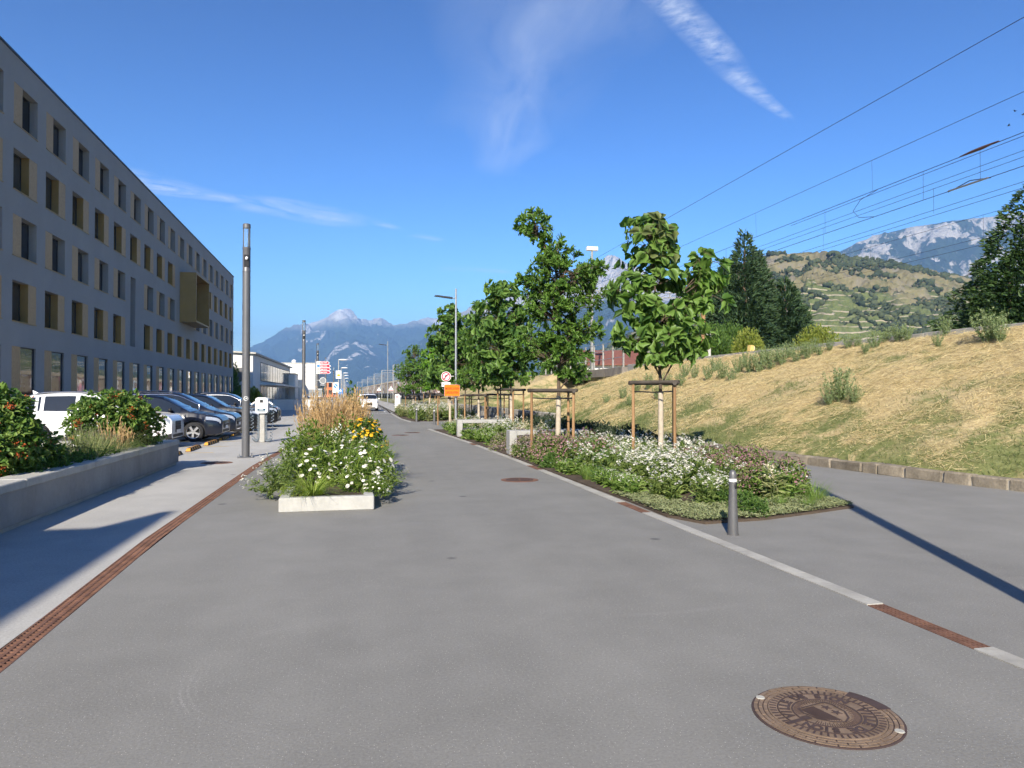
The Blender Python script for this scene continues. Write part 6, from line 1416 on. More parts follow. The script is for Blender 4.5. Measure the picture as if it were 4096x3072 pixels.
SPOT = [(1812, 862, 1.25), (1790, 872, .9), (1845, 868, .8), (2135, 735, 1.3), (2160, 738, .9), (1890, 750, 1.0), (1870, 760, .6), (1640, 800, 1.3), (1665, 795, 1.1), (1620, 802, 1.0), (1690, 785, 1.1), (1720, 780, .9), (1745, 772, .9), (1770, 765, .7), (1560, 815, 1.1), (1530, 818, 1.0), (1500, 815, .9), (1580, 820, .8), (1940, 735, .9), (1960, 733, .8), (2040, 722, .8), (2025, 745, .6), (1470, 830, .9), (1440, 832, 1.0), (1400, 838, 1.1), (1375, 845, 1.0), (1420, 860, 1.0), (1345, 858, .9), (1360, 872, .7), (1310, 868, .7), (1985, 722, .7), (1595, 803, 1.0), (1612, 790, .9), (1652, 783, 1.1), (1678, 779, .9), (1706, 771, 1.0), (1737, 766, .8), (1757, 761, .9), (1792, 756, .7), (1832, 749, .8), (1852, 746, .7), (1912, 737, .8), (1545, 800, 1.0), (1480, 812, 1.0)]
def wl(i, u, v, s):
    if i == 0: return 'largest grey-green weed bush in the middle of the straw bank'
    if i == 3: return 'big round weed bush on the bank crest at the right edge'
    h = 'on the bank crest' if v < 722 + (2212 - u) * .13 else ('high on the straw bank' if v < 760 + (2212 - u) * .13 else 'low on the straw bank')
    w = 'near the bridge' if u < 1450 else ('below the utility pole' if u < 1570 else ('near the yellow box' if u < 1700 else ('below the rounded yellow-green shrub' if u < 1850 else ('left of the pyramidal tree' if u < 2000 else 'below the pyramidal tree'))))
    return ('small' if s < .85 else 'bushy') + ' grey-green weed ' + h + ' ' + w
WLAB = [wl(i, *q) for i, q in enumerate(SPOT)]
for i, (u, v, s) in enumerate(SPOT):
    q = march(u, v + 4)
    if q is None: q = (17.4, 12 + i, 3.4)
    place('weed_bush', (WD[i % 4],), (q[0], q[1], q[2] - .03), i * 1.3, s * (.75 if i not in (0, 3) else .95), WLAB[i], 'weed', 'weed bushes on the bank', ('foliage',), sz=s * .95)
# ------------------------------------------------------------------ overhead line
def wire(name, x, z, y0, y1, parent, r=.009, sag=0.0, x1=None, n=14):
    pts = [(x + (0 if x1 is None else (x1 - x) * q), y0 + (y1 - y0) * q, z - sag * 4 * q * (1 - q)) for q in np.linspace(0, 1, n)]
    return MB().tube(pts, r, 5).obj(name, M['wire'], parent, True)
M['insulator'] = pm('insulator_brown', (0.09, 0.05, 0.04), 0.2, 9, 0.3)
fd = empty('feeder_wire', (0, 0, 0), label='single topmost dark wire crossing the sky above the railway', cat='wire'); wire('wire', 20, 13.2, -20, 76, fd, .012)
c1 = empty('catenary_line', (0, 0, 0), label='near catenary of three wires with hangers and an insulated splice', cat='overhead line')
wire('messenger_wire', 19.5, 10.68, -20, 76, c1, .009); wire('auxiliary_wire', 19.5, 9.47, -20, 76, c1, .011); wire('auxiliary_wire', 19.5, 9.36, -20, 30, c1, .009, x1=19.5); wire('contact_wire', 19.5, 8.46, -20, 76, c1, .011)
for y in (17.0, 24.6, 33.0, 42.0, 51.0, 60.0): wire('dropper', 19.5, 0, 0, .01, None) if False else MB().tube([(19.5, y, 10.68), (19.52, y, 9.47)], .004, 4).obj('dropper', M['wire'], c1)
for y in (19.6, 22.0, 27.5, 36.0, 46.0): MB().tube([(19.5, y, 9.47), (19.5, y, 8.46)], .005, 4).obj('dropper', M['wire'], c1)
MB().tube([(19.5, 18.9, 9.50), (19.5, 19.5, 9.49), (19.5, 19.9, 9.49), (19.5, 20.4, 9.48)], [.02, .055, .05, .02], 8).obj('insulator', M['insulator'], c1, True)
MB().tube([(19.5, 19.3, 8.47), (19.5, 20.9, 8.47)], .03, 6).obj('section_insulator', M['steel'], c1); MB().tube([(19.5, 19.2, 8.44), (19.5, 20.0, 8.58), (19.5, 20.9, 8.44)], .014, 6).obj('section_insulator', M['black'], c1, True)
jp = [(19.5, 24.3, 9.46), (19.45, 25.2, 9.3), (19.42, 25.6, 8.95), (19.45, 25.3, 8.62), (19.5, 24.5, 8.47)]
MB().tube(jp, .010, 6).obj('jumper', M['wire'], c1, True)
c2 = empty('catenary_line', (0, 0, 0), label='second catenary of four wires behind the near one', cat='overhead line')
for nm, z, x in (('messenger_wire', 10.6, 24), ('messenger_wire', 10.4, 24.1), ('contact_wire', 9.45, 24), ('contact_wire', 9.26, 24.1)): wire(nm, x, z, -20, 78, c2, .009)
for y in (21, 26.5, 34, 43, 52): MB().tube([(24, y, 10.4), (24, y, 9.3)], .005, 4).obj('dropper', M['wire'], c2)
c3 = empty('catenary_line', (0, 0, 0), label='lowest far catenary wires crossing before the cliffs', cat='overhead line')
for z, x in ((10.4, 30), (9.3, 30), (9.0, 30.2)): wire('wire', x, z, -20, 78, c3, .009)
for y in (30, 38, 47): MB().tube([(30, y, 10.4), (30, y, 9.3)], .005, 4).obj('dropper', M['wire'], c3)
M['gantry'] = pm('gantry_grey', (0.27, 0.27, 0.26), 0.12, 3, 0.6, 0.3)
def gantry(y, x0, x1, z, lab, lamp=False, base=3.4, xs_=None):
    e = empty('overhead_gantry', (x0, y, 0), label=lab, cat='gantry', group='railway gantries'); w = x1 - x0; hm = .13 if base > 1 else .09
    for x in (0, w): MB().box(x - hm, x + hm, -hm, hm, base - .2, z + .6).obj('mast', M['gantry'], e)
    for zz_ in (z, z + .55): MB().box(.13, w - .13, -.07, .07, zz_ - .05, zz_ + .05).obj('chord', M['gantry'], e)
    for q in np.arange(.8, w - .3, 1.2): MB().box(q - .03, q + .03, -.05, .05, z + .05, z + .5).obj('web', M['gantry'], e)
    for q in (w * .35, w * .6): MB().tube([(q, 0, z + .6), (q, 0, z + 1.3)], .09, 8).obj('insulator', M['insulator'], e, True)
    return e
g0 = gantry(76.3, 25.2, 44.0, 12.4, 'grey lattice gantry seen between the oak and the nearest tree')
MB().tube([(0, -.2, 3.2), (0, -.2, 17.3)], [.14, .11], 8).obj('lamp_mast', M['gantry'], g0, True)
MB().bev(-.62, .62, -.45, .05, 17.3, 17.72, .03).obj('floodlight', M['white_paint'], g0)
for i, y in enumerate([150, 185, 220, 260, 310, 370]):
    xx = float(np.interp(y, [95, 350, 400], [11.5, 3.5, 2])); gantry(y, xx - 2.5, xx + 13, 6.9, 'distant pale gantry over the parked train, {} from the viewer'.format(['first', 'second', 'third', 'fourth', 'fifth', 'sixth'][i]), base=0.5)
# ------------------------------------------------------------------ goods train standing far along the road
t = NT('wagon_side'); v1 = t.voro(0.55, out='Color'); n1 = t.noise(0.8, 4); sepc = t.n('SeparateColor'); t.L(v1, sepc.inputs[0]); szz = t.n('SeparateXYZ'); t.L(t.pos(), szz.inputs[0])
gr = t.math('MULTIPLY', t.ramp(t.noise(0.45, 5, 0.7), [(0.50, 0.0), (0.54, 1.0)]), t.ramp(szz.outputs[2], [(0.0, 1.0), (1.0, 1.0)]))
M['wagon'] = t.done(t.bsdf(t.mix(gr, t.ramp(n1, [(0.3, (0.11, 0.06, 0.045)), (0.7, (0.20, 0.12, 0.09))]), t.ramp(sepc.outputs[0], [(0.2, (0.62, 0.60, 0.60)), (0.45, (0.50, 0.24, 0.32)), (0.6, (0.30, 0.42, 0.50)), (0.8, (0.65, 0.62, 0.55))], 'CONSTANT')), 0.7))
M['wagon_roof'] = pm('wagon_roof', (0.30, 0.26, 0.19), 0.2, 1, 0.8)
a_, b_ = Vector((11.5, 95, 0)), Vector((3.5, 350, 0)); dirw = (b_ - a_).normalized(); rzw = math.atan2(-dirw.x, dirw.y)
wg = {}
wg['body'] = MB().box(-1.35, 1.35, .3, 13.3, 1.25, 3.65).mesh('body', M['wagon'])
b = MB(); b.prismy([(1.42 * math.cos(q), 3.652 + .62 * math.sin(q)) for q in np.linspace(0, math.pi, 11)], .25, 13.35); wg['roof'] = b.mesh('roof', M['wagon_roof'], True)
wg['underframe'] = MB().box(-1.2, 1.2, .2, 13.4, .85, 1.245).mesh('underframe', M['black'])
wdoor = MB().box(-1.40, -1.352, 0, 2.6, 1.35, 3.5).mesh('door', M['wagon_roof'])
whl = MB().lathe([(.46, -.06), (.46, .06)], 16, (0, 0, 0), 'x').mesh('wheel', M['black'], True)
for i in range(17):
    p = a_ + dirw * (i * 14.2)
    e = empty('goods_wagon', (p.x, p.y, .45), rzw, label='brown goods wagon with graffiti, number {} of the standing train counted from the viewer'.format(i + 1) if i < 6 else 'distant goods wagon of the standing train', cat='train wagon', group='wagons of the standing train')
    for nm, me in wg.items(): inst(nm, me, e)
    inst('door', wdoor, e, (0, 3.2, 0)); inst('door', wdoor, e, (0, 7.8, 0))
    for y in (2, 3.8, 9.8, 11.6): inst('wheel', whl, e, (-.75, y, .50))
b = MB(); pL = []
b.add([(6.5, 108, 0.02), (9.8, 100, 0.55), (15, 100, .6), (9, 350, .6), (2.2, 350, .55), (-.5 + 2.8, 350, .02)], [(0, 1, 2, 3, 4, 5)]); 
M['verge'] = pm('verge_grass', (0.11, 0.13, 0.05), 0.35, 1.5, 0.95, c2=(0.18, 0.17, 0.08)); b.obj('verge', M['verge'])['kind'] = 'structure'
# ------------------------------------------------------------------ underpass bridge, house and things along the track
br = empty('rail_bridge', (17.3, 46.0, 0), label='concrete railway bridge over the underpass with pale railing posts', cat='bridge')
M['white_wall'] = pm('whitewashed_wall', (0.60, 0.60, 0.58), 0.12, 1.2, 0.85, dirt=0.25); M['old_concrete'] = pm('old_concrete', (0.20, 0.175, 0.15), 0.25, 1.5, 0.9, bump=.5, bscale=20, dirt=.4)
for i in range(7): MB().box(0, .45, i * 3.0 + .01, i * 3.0 + 2.99, 2.85, 3.42).obj('edge_beam', M['old_concrete'], br)
MB().box(.452, 12, 0, 21, 2.75, 3.30).obj('deck', M['concrete'], br)
b = MB(); b.prismy([(-6.6, 0), (12, 0), (12, 2.74), (-.3, 2.74), (-6.6, .9)], 20.4, 21.0); b.obj('abutment', M['white_wall'], br)
MB().box(.46, 12, -.6, 0.0, 0, 2.74).obj('abutment', M['white_wall'], br)
for i in range(11): MB().box(.12, .22, i * 2.05 + .1, i * 2.05 + .2, 3.422, 5.25).obj('railing_post', M['concrete'], br)
for z in (4.1, 4.7, 5.2): MB().box(.15, .19, .1, 20.7, z, z + .035).obj('railing_bar', M['steel'], br)
hs = empty('track_house', (31.5, 94, 3.0), R(-12), label='white house with red-brown roof behind the bridge railing', cat='house')
M['roof_red'] = pm('red_tiles', (0.16, 0.065, 0.05), 0.25, 3, 0.85, bump=.5, bscale=9)
MB().box(-6, 6, -4, 4, -3, 2.5).obj('wall', M['white_wall'], hs)
MB().prismx([(-4.6, 2.3), (0, 4.3), (4.6, 2.3), (4.6, 2.5), (0, 4.5), (-4.6, 2.5)], -6.5, 6.5).obj('roof', M['roof_red'], hs)
b = MB(); b.prismx([(-3.99, 2.5), (3.99, 2.5), (0, 4.25)], -5.98, -5.9); b.prismx([(-3.99, 2.5), (3.99, 2.5), (0, 4.25)], 5.9, 5.98); b.obj('gable', M['white_wall'], hs)
for x in (-4.2, -1.6, 1.2, 3.9):
    w = MB().box(x - .55, x + .55, -4.04, -4.0, .4, 1.7).obj('window', M['frame_dark'], hs); MB().box(x - .48, x + .48, -4.06, -4.045, .47, 1.63).obj('pane', M['pane'], w)
up = empty('utility_pole', (17.95, 35.6, 3.3), label='wooden utility pole on a concrete stub at the top of the bank', cat='utility pole')
MB().tube([(0, 0, .2), (0, 0, 4.4)], [.12, .10], 10).obj('pole', M['wood'], up, True); MB().box(.10, .36, -.13, .13, -.3, 1.75).obj('concrete_stub', M['coping'], up)
MB().box(-.75, .75, -.05, .05, 3.85, 3.95).obj('cross_arm', M['rail_wood'], up)
for x in (-.65, -.3, .3, .65): MB().lathe([(.04, 3.95), (.055, 4.0), (.03, 4.08), (.05, 4.12), (0, 4.16)], 8, (x, 0, 0)).obj('insulator', M['white_paint'], up, True)
MB().box(-.06, .06, -.128, -.12, .9, 1.02).obj('tag', M['hazard_yellow'], up)
yb2 = empty('yellow_trackside_box', (17.8, 30.6, 3.60), R(8), label='small yellow box on the edge wall above the bank', cat='box'); yb2.scale = (.62,) * 3
b = MB(); b.prismy([(-.20, 0), (.20, 0), (.19, .42), (-.14, .46)], -.17, .17); b.obj('body', pm('box_yellow', (0.55, 0.40, 0.14), .12, 5, .5), yb2); MB().box(.205, .26, -.12, .12, .08, .36).obj('door', M['white_paint'], yb2); MB().box(-.05, .05, -.05, .05, -.25, -.001).obj('foot', M['steel'], yb2)
# ------------------------------------------------------------------ conifers, hedges
M['conifer'] = leaf('conifer_needles', [(0.018, 0.038, 0.018), (0.032, 0.06, 0.026), (0.05, 0.085, 0.035)], 0.6, 0.15, (1, 1.1, .6))
M['hornbeam'] = leaf('hornbeam_leaf', [(0.012, 0.028, 0.009), (0.022, 0.046, 0.013), (0.042, 0.075, 0.02)], 0.5, 0.2)
M['hedge'] = leaf('hedge_yellowgreen', [(0.09, 0.12, 0.02), (0.15, 0.18, 0.03), (0.20, 0.21, 0.05)], 0.55, 0.35)
def conifer(loc, h, r, n, seed, lab, spires, mat='conifer', T=T_NEEDLE, size=.42, up=.35, name='conifer_tree'):
    rg = np.random.default_rng(seed); e = empty(name, loc, label=lab, cat='tree'); P_ = []; D_ = []
    tot = sum(s[3] for s in spires)
    for sx, sy, sh, w in spires:
        k = int(n * w / tot); z = 1 - np.sqrt(rg.uniform(0.0, 1, k)); a = rg.uniform(0, 6.283, k)
        lay = .78 + .22 * np.abs(np.sin(z * sh * 2.6 + a * 1.0 + sx)) + .12 * np.sin(a * 5 + z * 9)
        rad = r * w * (1 - z) ** .85 * lay * rg.uniform(.45, 1, k) ** .4 + .05
        P_.append(np.stack([sx * (1 - z * .3) + rad * np.cos(a), sy + rad * np.sin(a), .15 + z * sh], 1)); D_.append(np.stack([np.cos(a), np.sin(a), np.full(k, up) + z * .6], 1))
    P_ = np.concatenate(P_); D_ = unit(np.concatenate(D_)); k = len(P_); D_ = unit(D_ + rg.normal(0, .35, (k, 3)))
    V, F = scatter(*T, P_, frames_yz(D_, unit(rg.normal(0, .5, (k, 3)) + np.array([0, 0, 1]))), size * rg.uniform(.55, 1.2, k))
    link(bpy.data.objects.new('crown', mesh_np('crown', V, F, M[mat], False)), e)
    b = MB()
    for sx, sy, sh, w in spires: b.tube([(sx * .6, sy * .6, -.5), (sx, sy, sh * .5), (sx, sy, sh * .95)], [.22 * w, .14 * w, .03], 8)
    b.obj('trunk', M['bark'], e, True); return e
conifer((23.9, 41.8, 3.2), 8.6, 2.5, 24000, 61, 'tall dark conifer with two pointed tops behind the nearest tree', [(0, 0, 8.5, 1.0), (1.3, .3, 7.6, .9), (-1.2, .6, 6.9, .75)])
conifer((26.6, 41.6, 3.2), 5.6, 2.6, 14000, 62, 'lower dark conifer on the right of the two-topped one', [(0, 0, 5.6, 1.0), (1.2, .3, 3.6, .8)])
conifer((29.6, 26.8, 2.6), 8.4, 4.5, 56000, 63, 'dense dark pyramidal tree at the right picture edge', [(-.4, 0, 8.4, 1.0), (1.6, .6, 8.0, .9), (-1.8, -.3, 5.2, .75), (-2.6, -.4, 3.3, .6), (.4, -1.2, 5.0, .8), (2.8, -.5, 6.2, .9)], 'hornbeam', T_LEAF, .25, .1, 'broadleaf_tree')
def hedge(loc, rx, ry, h, n, seed, lab, mat='hedge', size=.16):
    rg = np.random.default_rng(seed); e = empty('hedge_shrub', loc, label=lab, cat='shrub'); d = unit(rg.normal(size=(n, 3))); d[:, 2] = np.abs(d[:, 2]); q = rg.uniform(.4, 1, n) ** .4 * (1 + .13 * np.sin(d[:, 0] * 11 + d[:, 1] * 9))
    p = d * q[:, None] * np.array([rx, ry, h]); V, F = scatter(*T_LEAF, p, frames_yz(unit(d + rg.normal(0, .4, (n, 3)) + np.array([0, 0, .8])), unit(rg.normal(size=(n, 3)))), size * rg.uniform(.6, 1.2, n))
    link(bpy.data.objects.new('foliage', mesh_np('foliage', V, F, M[mat], False)), e); MB().tube([(0, 0, -.3), (0, 0, h * .6)], [.09, .03], 6).obj('stem', M['bark'], e); return e
hedge((26.0, 37.4, 3.3), 1.5, 1.2, 2.1, 4200, 71, 'rounded yellow-green shrub on the skyline of the bank'); hedge((20.8, 36.0, 3.3), .9, .8, 1.75, 2400, 72, 'yellow-green shrub left of the yellow box')
hedge((19.6, 37.8, 3.2), 1.2, 1.0, 2.2, 3400, 73, 'dark green shrub around the utility pole', 'leaf_deep'); hedge((21.5, 39.5, 3.2), 1.5, 1.2, 2.6, 3600, 74, 'dark green shrub below the two-topped conifer', 'leaf_deep')
hedge((30.5, 36.5, 3.3), 2.4, 1.2, 1.1, 3600, 75, 'low green hedge along the tracks beyond the bank', 'hedge'); hedge((31.5, 31.5, 3.3), 2.0, 1.2, 1.4, 3000, 76, 'green shrub at the foot of the pyramidal tree', 'leaf_deep')
hedge((28, 58, 3.0), 3.0, 2.0, 3.2, 4500, 77, 'dark trees behind the bridge railing', 'leaf_deep', .3); hedge((22, 76, 2.5), 2.6, 2.0, 4.2, 4500, 78, 'dark trees beyond the bridge behind the crooked oak', 'leaf_deep', .32)
# ------------------------------------------------------------------ far buildings on the left
M['bld_white'] = pm('white_render', (0.62, 0.61, 0.58), 0.07, .6, 0.85, dirt=.1); M['bld_grey'] = pm('dark_grey_render', (0.13, 0.13, 0.135), 0.1, .6, 0.85); M['bld_orange'] = pm('orange_render', (0.50, 0.17, 0.08), 0.1, .6, 0.85)
h1 = empty('white_hall', (-15.6, 118, 0), label='long white hall with dark glazed side and sloping roof line', cat='building')
b = MB(); b.prismy([(-16, 0), (0, 0), (0, 7.7), (-16, 8.6)], 0, 64); b.obj('wall', M['bld_white'], h1)
MB().box(-16.4, .5, -.5, 64.5, 8.62, 8.9).obj('roof', M['facade_trim'], h1) if False else MB().prismy([(-16.4, 8.64), (.5, 7.72), (.5, 7.98), (-16.4, 8.95)], -.5, 64.5).obj('roof', M['coping'], h1)
for i in range(12):
    w = MB().box(.002, .06, 9 + i * 4.4, 12.9 + i * 4.4, 3.7, 6.9).obj('window', M['frame_dark'], h1)
    for k in range(3): MB().box(.062, .075, 9.1 + i * 4.4 + k * 1.27, 10.25 + i * 4.4 + k * 1.27, 3.85, 6.75).obj('pane', M['pane'], w)
    MB().box(.002, .05, 9.2 + i * 4.4, 12.7 + i * 4.4, .1, 2.9).obj('door_glazing', M['pane'], h1)
MB().box(.002, 2.6, 8, 62, 3.05, 3.3).obj('canopy', M['bld_white'], h1)
for y in (12, 24, 36, 48, 60): MB().box(2.3, 2.45, y, y + .15, 0, 3.05).obj('canopy_post', M['steel'], h1)
MB().box(-3.2, -1.2, -.04, -.002, 3.6, 5.6).obj('wall_mark', M['bld_grey'], h1)
h2 = empty('grey_annex', (-20.2, 111, 0), label='low dark grey annex with a window band before the white hall', cat='building')
MB().box(-12, 0, 0, 6.8, 0, 6.0).obj('wall', M['bld_grey'], h2); MB().box(-12.3, .3, -.3, 6.9, 6.02, 6.3).obj('roof', M['facade_trim'], h2)
for i in range(4):
    w = MB().box(-11 + i * 2.7, -8.6 + i * 2.7, -.05, -.002, 3.2, 4.7).obj('window', M['frame_dark'], h2); MB().box(-10.9 + i * 2.7, -8.7 + i * 2.7, -.07, -.052, 3.3, 4.6).obj('pane', M['pane'], w)
hedge((-18.3, 111.5, 0), 1.9, 1.8, 6.4, 4200, 81, 'dark ivy mass climbing the end of the annex', 'leaf_deep', .35)
h3 = empty('white_block', (-9.6, 190, 0), label='white block with small windows behind the second lamp', cat='building')
MB().box(-14, 0, 0, 40, 0, 9.2).obj('wall', M['bld_white'], h3); MB().box(-14.1, .1, -.1, 40.1, 9.202, 9.4).obj('roof', M['coping'], h3)
for x in (-12.5, -9.8): w = MB().box(x, x + 1.4, -.06, -.002, 6.4, 7.3).obj('window', M['frame_dark'], h3); MB().box(x + .1, x + 1.3, -.075, -.061, 6.5, 7.2).obj('pane', M['pane'], w)
for i in range(6): w = MB().box(.002, .06, 3 + i * 6, 7 + i * 6, 1, 5.5).obj('window', M['frame_dark'], h3); MB().box(.061, .075, 3.2 + i * 6, 6.8 + i * 6, 1.2, 5.3).obj('pane', M['pane'], w)
for i in range(7): MB().box(-13.98, -.02, -.012, -.003, 1.2 * i + 1.0, 1.2 * i + 1.03).obj('panel_joint', M['coping'], h3)
MB().lathe([(.55, 9.4), (.55, 10.0), (.3, 10.25), (0, 10.3)], 10, (-6, 3, 0)).obj('roof_vent', M['white_paint'], h3, True)
h4 = empty('stair_block', (-14.2, 178, 0), label='small grey block with outside stairs before the white block', cat='building'); MB().box(-5, 0, 0, 10, 0, 6.2).obj('wall', M['bld_white'], h4); MB().box(-5.1, .1, -.1, 10.1, 6.202, 6.4).obj('roof', M['facade_trim'], h4)
h5 = empty('orange_block', (-8, 330, 0), label='small distant orange block beside the sign posts', cat='building')
MB().box(-9, 0, 0, 20, 0, 6.4).obj('wall', M['bld_orange'], h5); MB().box(-9.1, .1, -.1, 20.1, 6.402, 6.7).obj('roof', M['coping'], h5)
for i in range(4):
    for k in range(2): w = MB().box(-8.4 + i * 2.2, -7.0 + i * 2.2, -.06, -.002, 1.2 + k * 3.2, 3.2 + k * 3.2).obj('window', M['frame_dark'], h5); MB().box(-8.3 + i * 2.2, -7.1 + i * 2.2, -.075, -.061, 1.3 + k * 3.2, 3.1 + k * 3.2).obj('pane', M['pane'], w)
lw = empty('low_ramp_wall', (-10.2, 76, 0), label='low white wall across the pavement behind the grasses', cat='wall')
for i in range(3): MB().box(i * 2.03, i * 2.03 + 2.0, 0, .25, 0, 1.05).obj('wall_panel', M['bld_white'], lw)
MB().box(-.02, 6.1, -.03, .28, 1.052, 1.13).obj('coping_slab', M['coping'], lw)
hedge((-9.4, 71, 0), .9, .9, 2.1, 1800, 82, 'yellow-green shrub before the white hall', 'hedge', .22); hedge((-11.2, 73, 0), 1.3, 1.0, 1.7, 2000, 83, 'dark hedge left of the yellow-green shrub', 'leaf_deep', .22); hedge((-13.2, 75, 0), 1.4, 1.0, 1.5, 2000, 84, 'dark hedge at the end of the parking', 'leaf_deep', .22)
# ------------------------------------------------------------------ far signs and lamps on the left
ra = empty('direction_sign', (-3.30, 62, 0), label='four stacked red arrow direction panels on a post', cat='sign')
MB().tube([(0, 0, 0), (0, 0, 4.45)], .05, 10).obj('post', M['steel'], ra, True)
for i, z in enumerate((4.18, 3.92, 3.66, 3.40)):
    L_ = 1.08 if i else .98
    pl2 = MB().prismy([(.08, z - .125), (L_, z - .125), (L_ + .16, z), (L_, z + .125), (.08, z + .125)], -.065, -.05).obj('arrow_panel', M['sign_white'], ra)
    MB().prismy([(.38, z - .10), (L_ - .02, z - .10), (L_ + .10, z), (L_ - .02, z + .10), (.38, z + .10)], -.069, -.066).obj('red_field', M['sign_red'], pl2)
    MB().box(.62, .62 + .30, -.073, -.070, z - .022, z + .022).obj('print', M['sign_white'], pl2)
    bk = MB(); 
    for cx in (.46, .56): ring = [(cx + .035 * math.cos(q), z - .02 + .035 * math.sin(q)) for q in np.linspace(0, 2 * math.pi, 9)[:-1]]; bk.prismy(ring, -.073, -.070)
    bk.add([(.46, -.0725, z - .02), (.49, -.0725, z + .04), (.54, -.0725, z + .03), (.56, -.0725, z - .02)], [(0, 1, 2, 3)]); bk.obj('bicycle_mark', M['sign_white'], pl2)
    MB().box(.12, .34, -.069, -.066, z - .09, z + .09).obj('pictogram', M['sign_blue'] if i == 1 else M['coping'], pl2)
rs = empty('round_sign_back', (-2.72, 62.2, 2.72), label='grey back of a round sign with white rim left of the arrows', cat='sign')
disc('plate', .25, 0, 0, M['sign_grey'], rs, 28, th=.02); disc('rim', .265, 0, -.004, M['sign_white'], rs, 28, .235)
MB().box(-.22, .22, 0, .02, -.42, -.29).obj('lower_plate', M['sign_grey'], rs); MB().tube([(-.25, .02, .03), (-.58, .02, .03)], .015, 6).obj('bracket', M['white_paint'], rs)
for i, x in enumerate((-3.62, -3.02)):
    e = empty('notice_board_back', (x, 62.3, 1.72), label=['left', 'right'][i] + ' grey board back framed in white under the red arrows', cat='sign', group='framed board backs'); MB().box(-.23, .23, 0, .03, -.28, .28).obj('board', M['sign_grey'], e)
    MB().box(-.25, .25, -.012, -.002, .28, .32).box(-.25, .25, -.012, -.002, -.32, -.28).obj('frame', M['sign_white'], e)
ns = empty('no_parking_sign', (-2.45, 90, 0), label='white panel with blue crossed disc far behind the grasses', cat='sign'); MB().tube([(0, .05, 0), (0, .05, 2.9)], .04, 8).obj('post', M['steel'], ns, True)
MB().box(-.34, .34, -.02, 0, 1.75, 2.95).obj('plate', M['sign_white'], ns); disc('blue_disc', .24, 2.55, -.028, M['sign_blue'], ns, 24, th=.005); MB().add([(-.2, -.031, 2.70), (-.15, -.031, 2.75), (.2, -.031, 2.40), (.15, -.031, 2.35)], [(0, 1, 2, 3)]).obj('slash', M['sign_white'], ns)
MB().box(-.02, .02, -.026, -.022, 1.85, 2.18).obj('arrow', M['sign_grey'], ns)
bs = empty('blue_sign', (-2.25, 108, 0), label='small blue square sign with white triangle', cat='sign'); MB().tube([(0, .05, 0), (0, .05, 2.3)], .04, 8).obj('post', M['steel'], bs, True); MB().box(-.34, .34, -.02, 0, 1.55, 2.35).obj('plate', M['sign_blue'], bs); MB().prismy([(-.22, 1.95), (.22, 1.95), (0, 2.3)], -.026, -.022).obj('triangle', M['sign_white'], bs)
for i, (x, y) in enumerate([(-3.3, 141), (-3.7, 185), (-4.1, 232), (-4.3, 263), (-4.8, 312), (-5.4, 385)]):
    e = empty('far_street_lamp', (x, y, 0), label='pale far street lamp with a flat oval head, {} of its row'.format(['nearest', 'second', 'third', 'fourth', 'fifth', 'farthest'][i]), cat='street lamp', group='pale far street lamps')
    MB().tube([(0, 0, 0), (0, 0, 7.9)], [.11, .07], 8).obj('pole', M['coping'], e, True); MB().sphere((.75, 0, 8.0), (.85, .3, .16), 12, 6).obj('lamp_head', M['white_paint'], e, True)
ys2 = empty('yellow_notice', (-3.3, 140.7, 5.2), label='white board with a yellow emblem on the nearest pale lamp', cat='sign'); MB().box(-.5, .5, -.02, 0, -.75, .75).obj('board', M['sign_white'], ys2); MB().sphere((0, -.025, -.1), (.35, .01, .2), 12, 6).obj('emblem', M['fl_yellow'], ys2)
for i, (x, y, lab) in enumerate([(0.35, 92, 'white entrance totem left of the oncoming car'), (4.35, 80, 'white entrance totem right of the road before the far trees')]):
    e = empty('white_totem', (x, y, 0), label=lab, cat='totem', group='white entrance totems'); b = MB(); b.prismy([(-.28, 0), (.28, 0), (.28, 1.45), (.10, 1.62), (-.28, 1.55)], -.07, .07); b.obj('body', M['white_paint'], e)
    MB().box(-.2, .12, -.076, -.071, 1.22, 1.34).obj('red_heading', M['sign_red'], e); MB().add([(-.2, -.074, .72), (.2, -.074, .84), (.2, -.074, .92), (-.2, -.074, .80)], [(0, 1, 2, 3)]).obj('dark_stripe', M['sign_grey'], e); MB().box(.35, .42, .4, .5, 0, 1.4).obj('side_post', M['white_paint'], e)
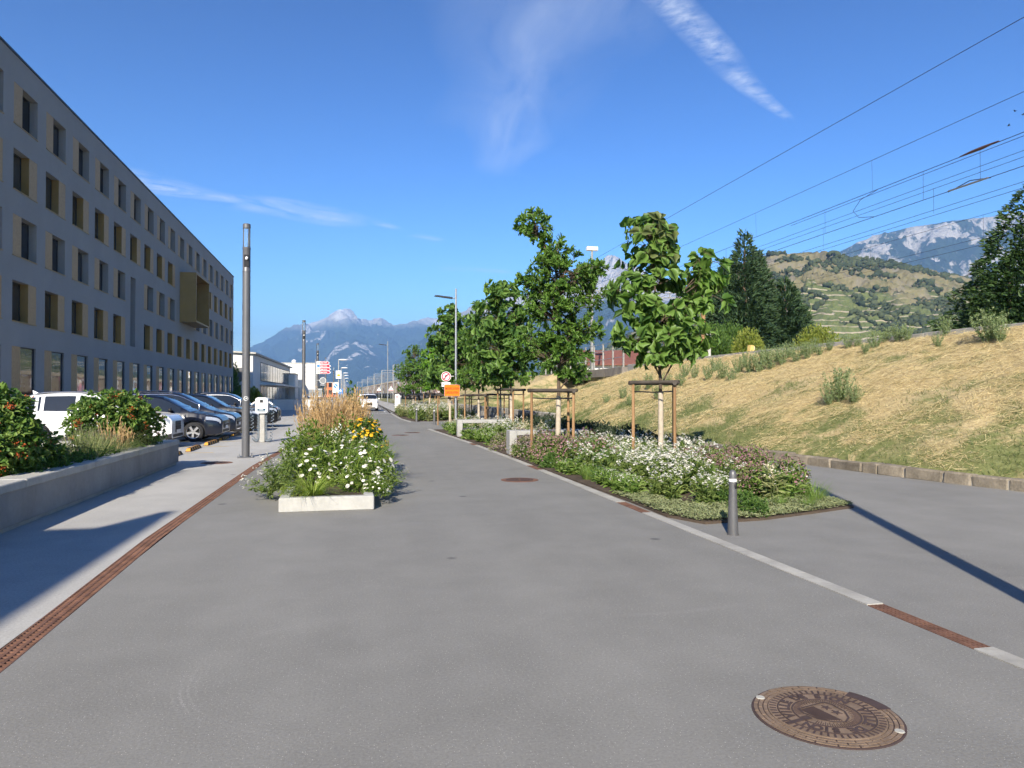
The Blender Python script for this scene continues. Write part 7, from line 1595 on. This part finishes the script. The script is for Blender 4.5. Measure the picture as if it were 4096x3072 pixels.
for i, (x, y) in enumerate([(6.4, 140), (4.9, 165)]):
    e = empty('triangle_sign', (x, y, 0), label=['nearer', 'farther'][i] + ' white triangle warning sign beside the standing train', cat='sign', group='warning signs by the train'); MB().tube([(0, .04, 0), (0, .04, 2.6)], .04, 6).obj('post', M['steel'], e); MB().prismy([(-.5, 2.2), (.5, 2.2), (0, 3.1)], -.02, 0).obj('plate', M['sign_white'], e)
    b = MB(); b.prismy([(-.5, 2.2), (.5, 2.2), (.42, 2.27), (-.42, 2.27)], -.03, -.022); b.obj('red_edge', M['sign_red'], e)
# road markings
b = MB().add([(-1.6, 61.2, .004), (2.7, 61.2, .004), (2.7, 61.55, .004), (-1.6, 61.55, .004)], [(0, 1, 2, 3)]); b.obj('stop_line', M['line_white'])['kind'] = 'structure'
for i in range(8):
    y = 66 + i * 6; x = 1.9 - .004 * i; MB().add([(x + .55, y, .004), (x + .67, y, .004), (x + .67, y + 3, .004), (x + .55, y + 3, .004)], [(0, 1, 2, 3)]).obj('lane_dash', M['line_white'])['kind'] = 'structure'
sw = strip('far_footway', lambda q: 3.1, lambda q: 5.2, [62, 100, 200, 300], .10, M['kerbstone']); sw['kind'] = 'structure'
# small house on the hill, birds
vh = empty('vineyard_hut', (574, 690, 71), R(20), label='tiny white hut among the vineyard terraces', cat='hut'); MB().box(-3, 3, -3, 3, -4, 3).obj('wall', M['bld_white'], vh); MB().prismx([(-3.4, 2.9), (3.4, 2.9), (0, 5)], -3.3, 3.3).obj('roof', M['roof_red'], vh)
for i, p in enumerate([(123.6, 116.1, 55.9), (122.4, 116.4, 53.1), (125.0, 115.8, 55.2)]):
    e = empty('bird', p, i * .8, label=['upper', 'lower', 'outermost'][i] + ' small dark bird flying at the right sky edge', cat='bird', group='birds at the right sky edge')
    MB().sphere((0, 0, 0), (.10, .28, .09), 8, 6).obj('body', M['black'], e, True)
    for s in (-1, 1): MB().add([(0, .12, .03), (0, -.10, .03), (s * .42, -.18, .16 + .06 * i), (s * .40, .02, .17 + .06 * i), (s * .2, .14, .1), (0, .12, .045), (s * .2, -.12, .11)], [(0, 1, 6, 4), (4, 6, 2, 3)]).obj('wing', M['black'], e)
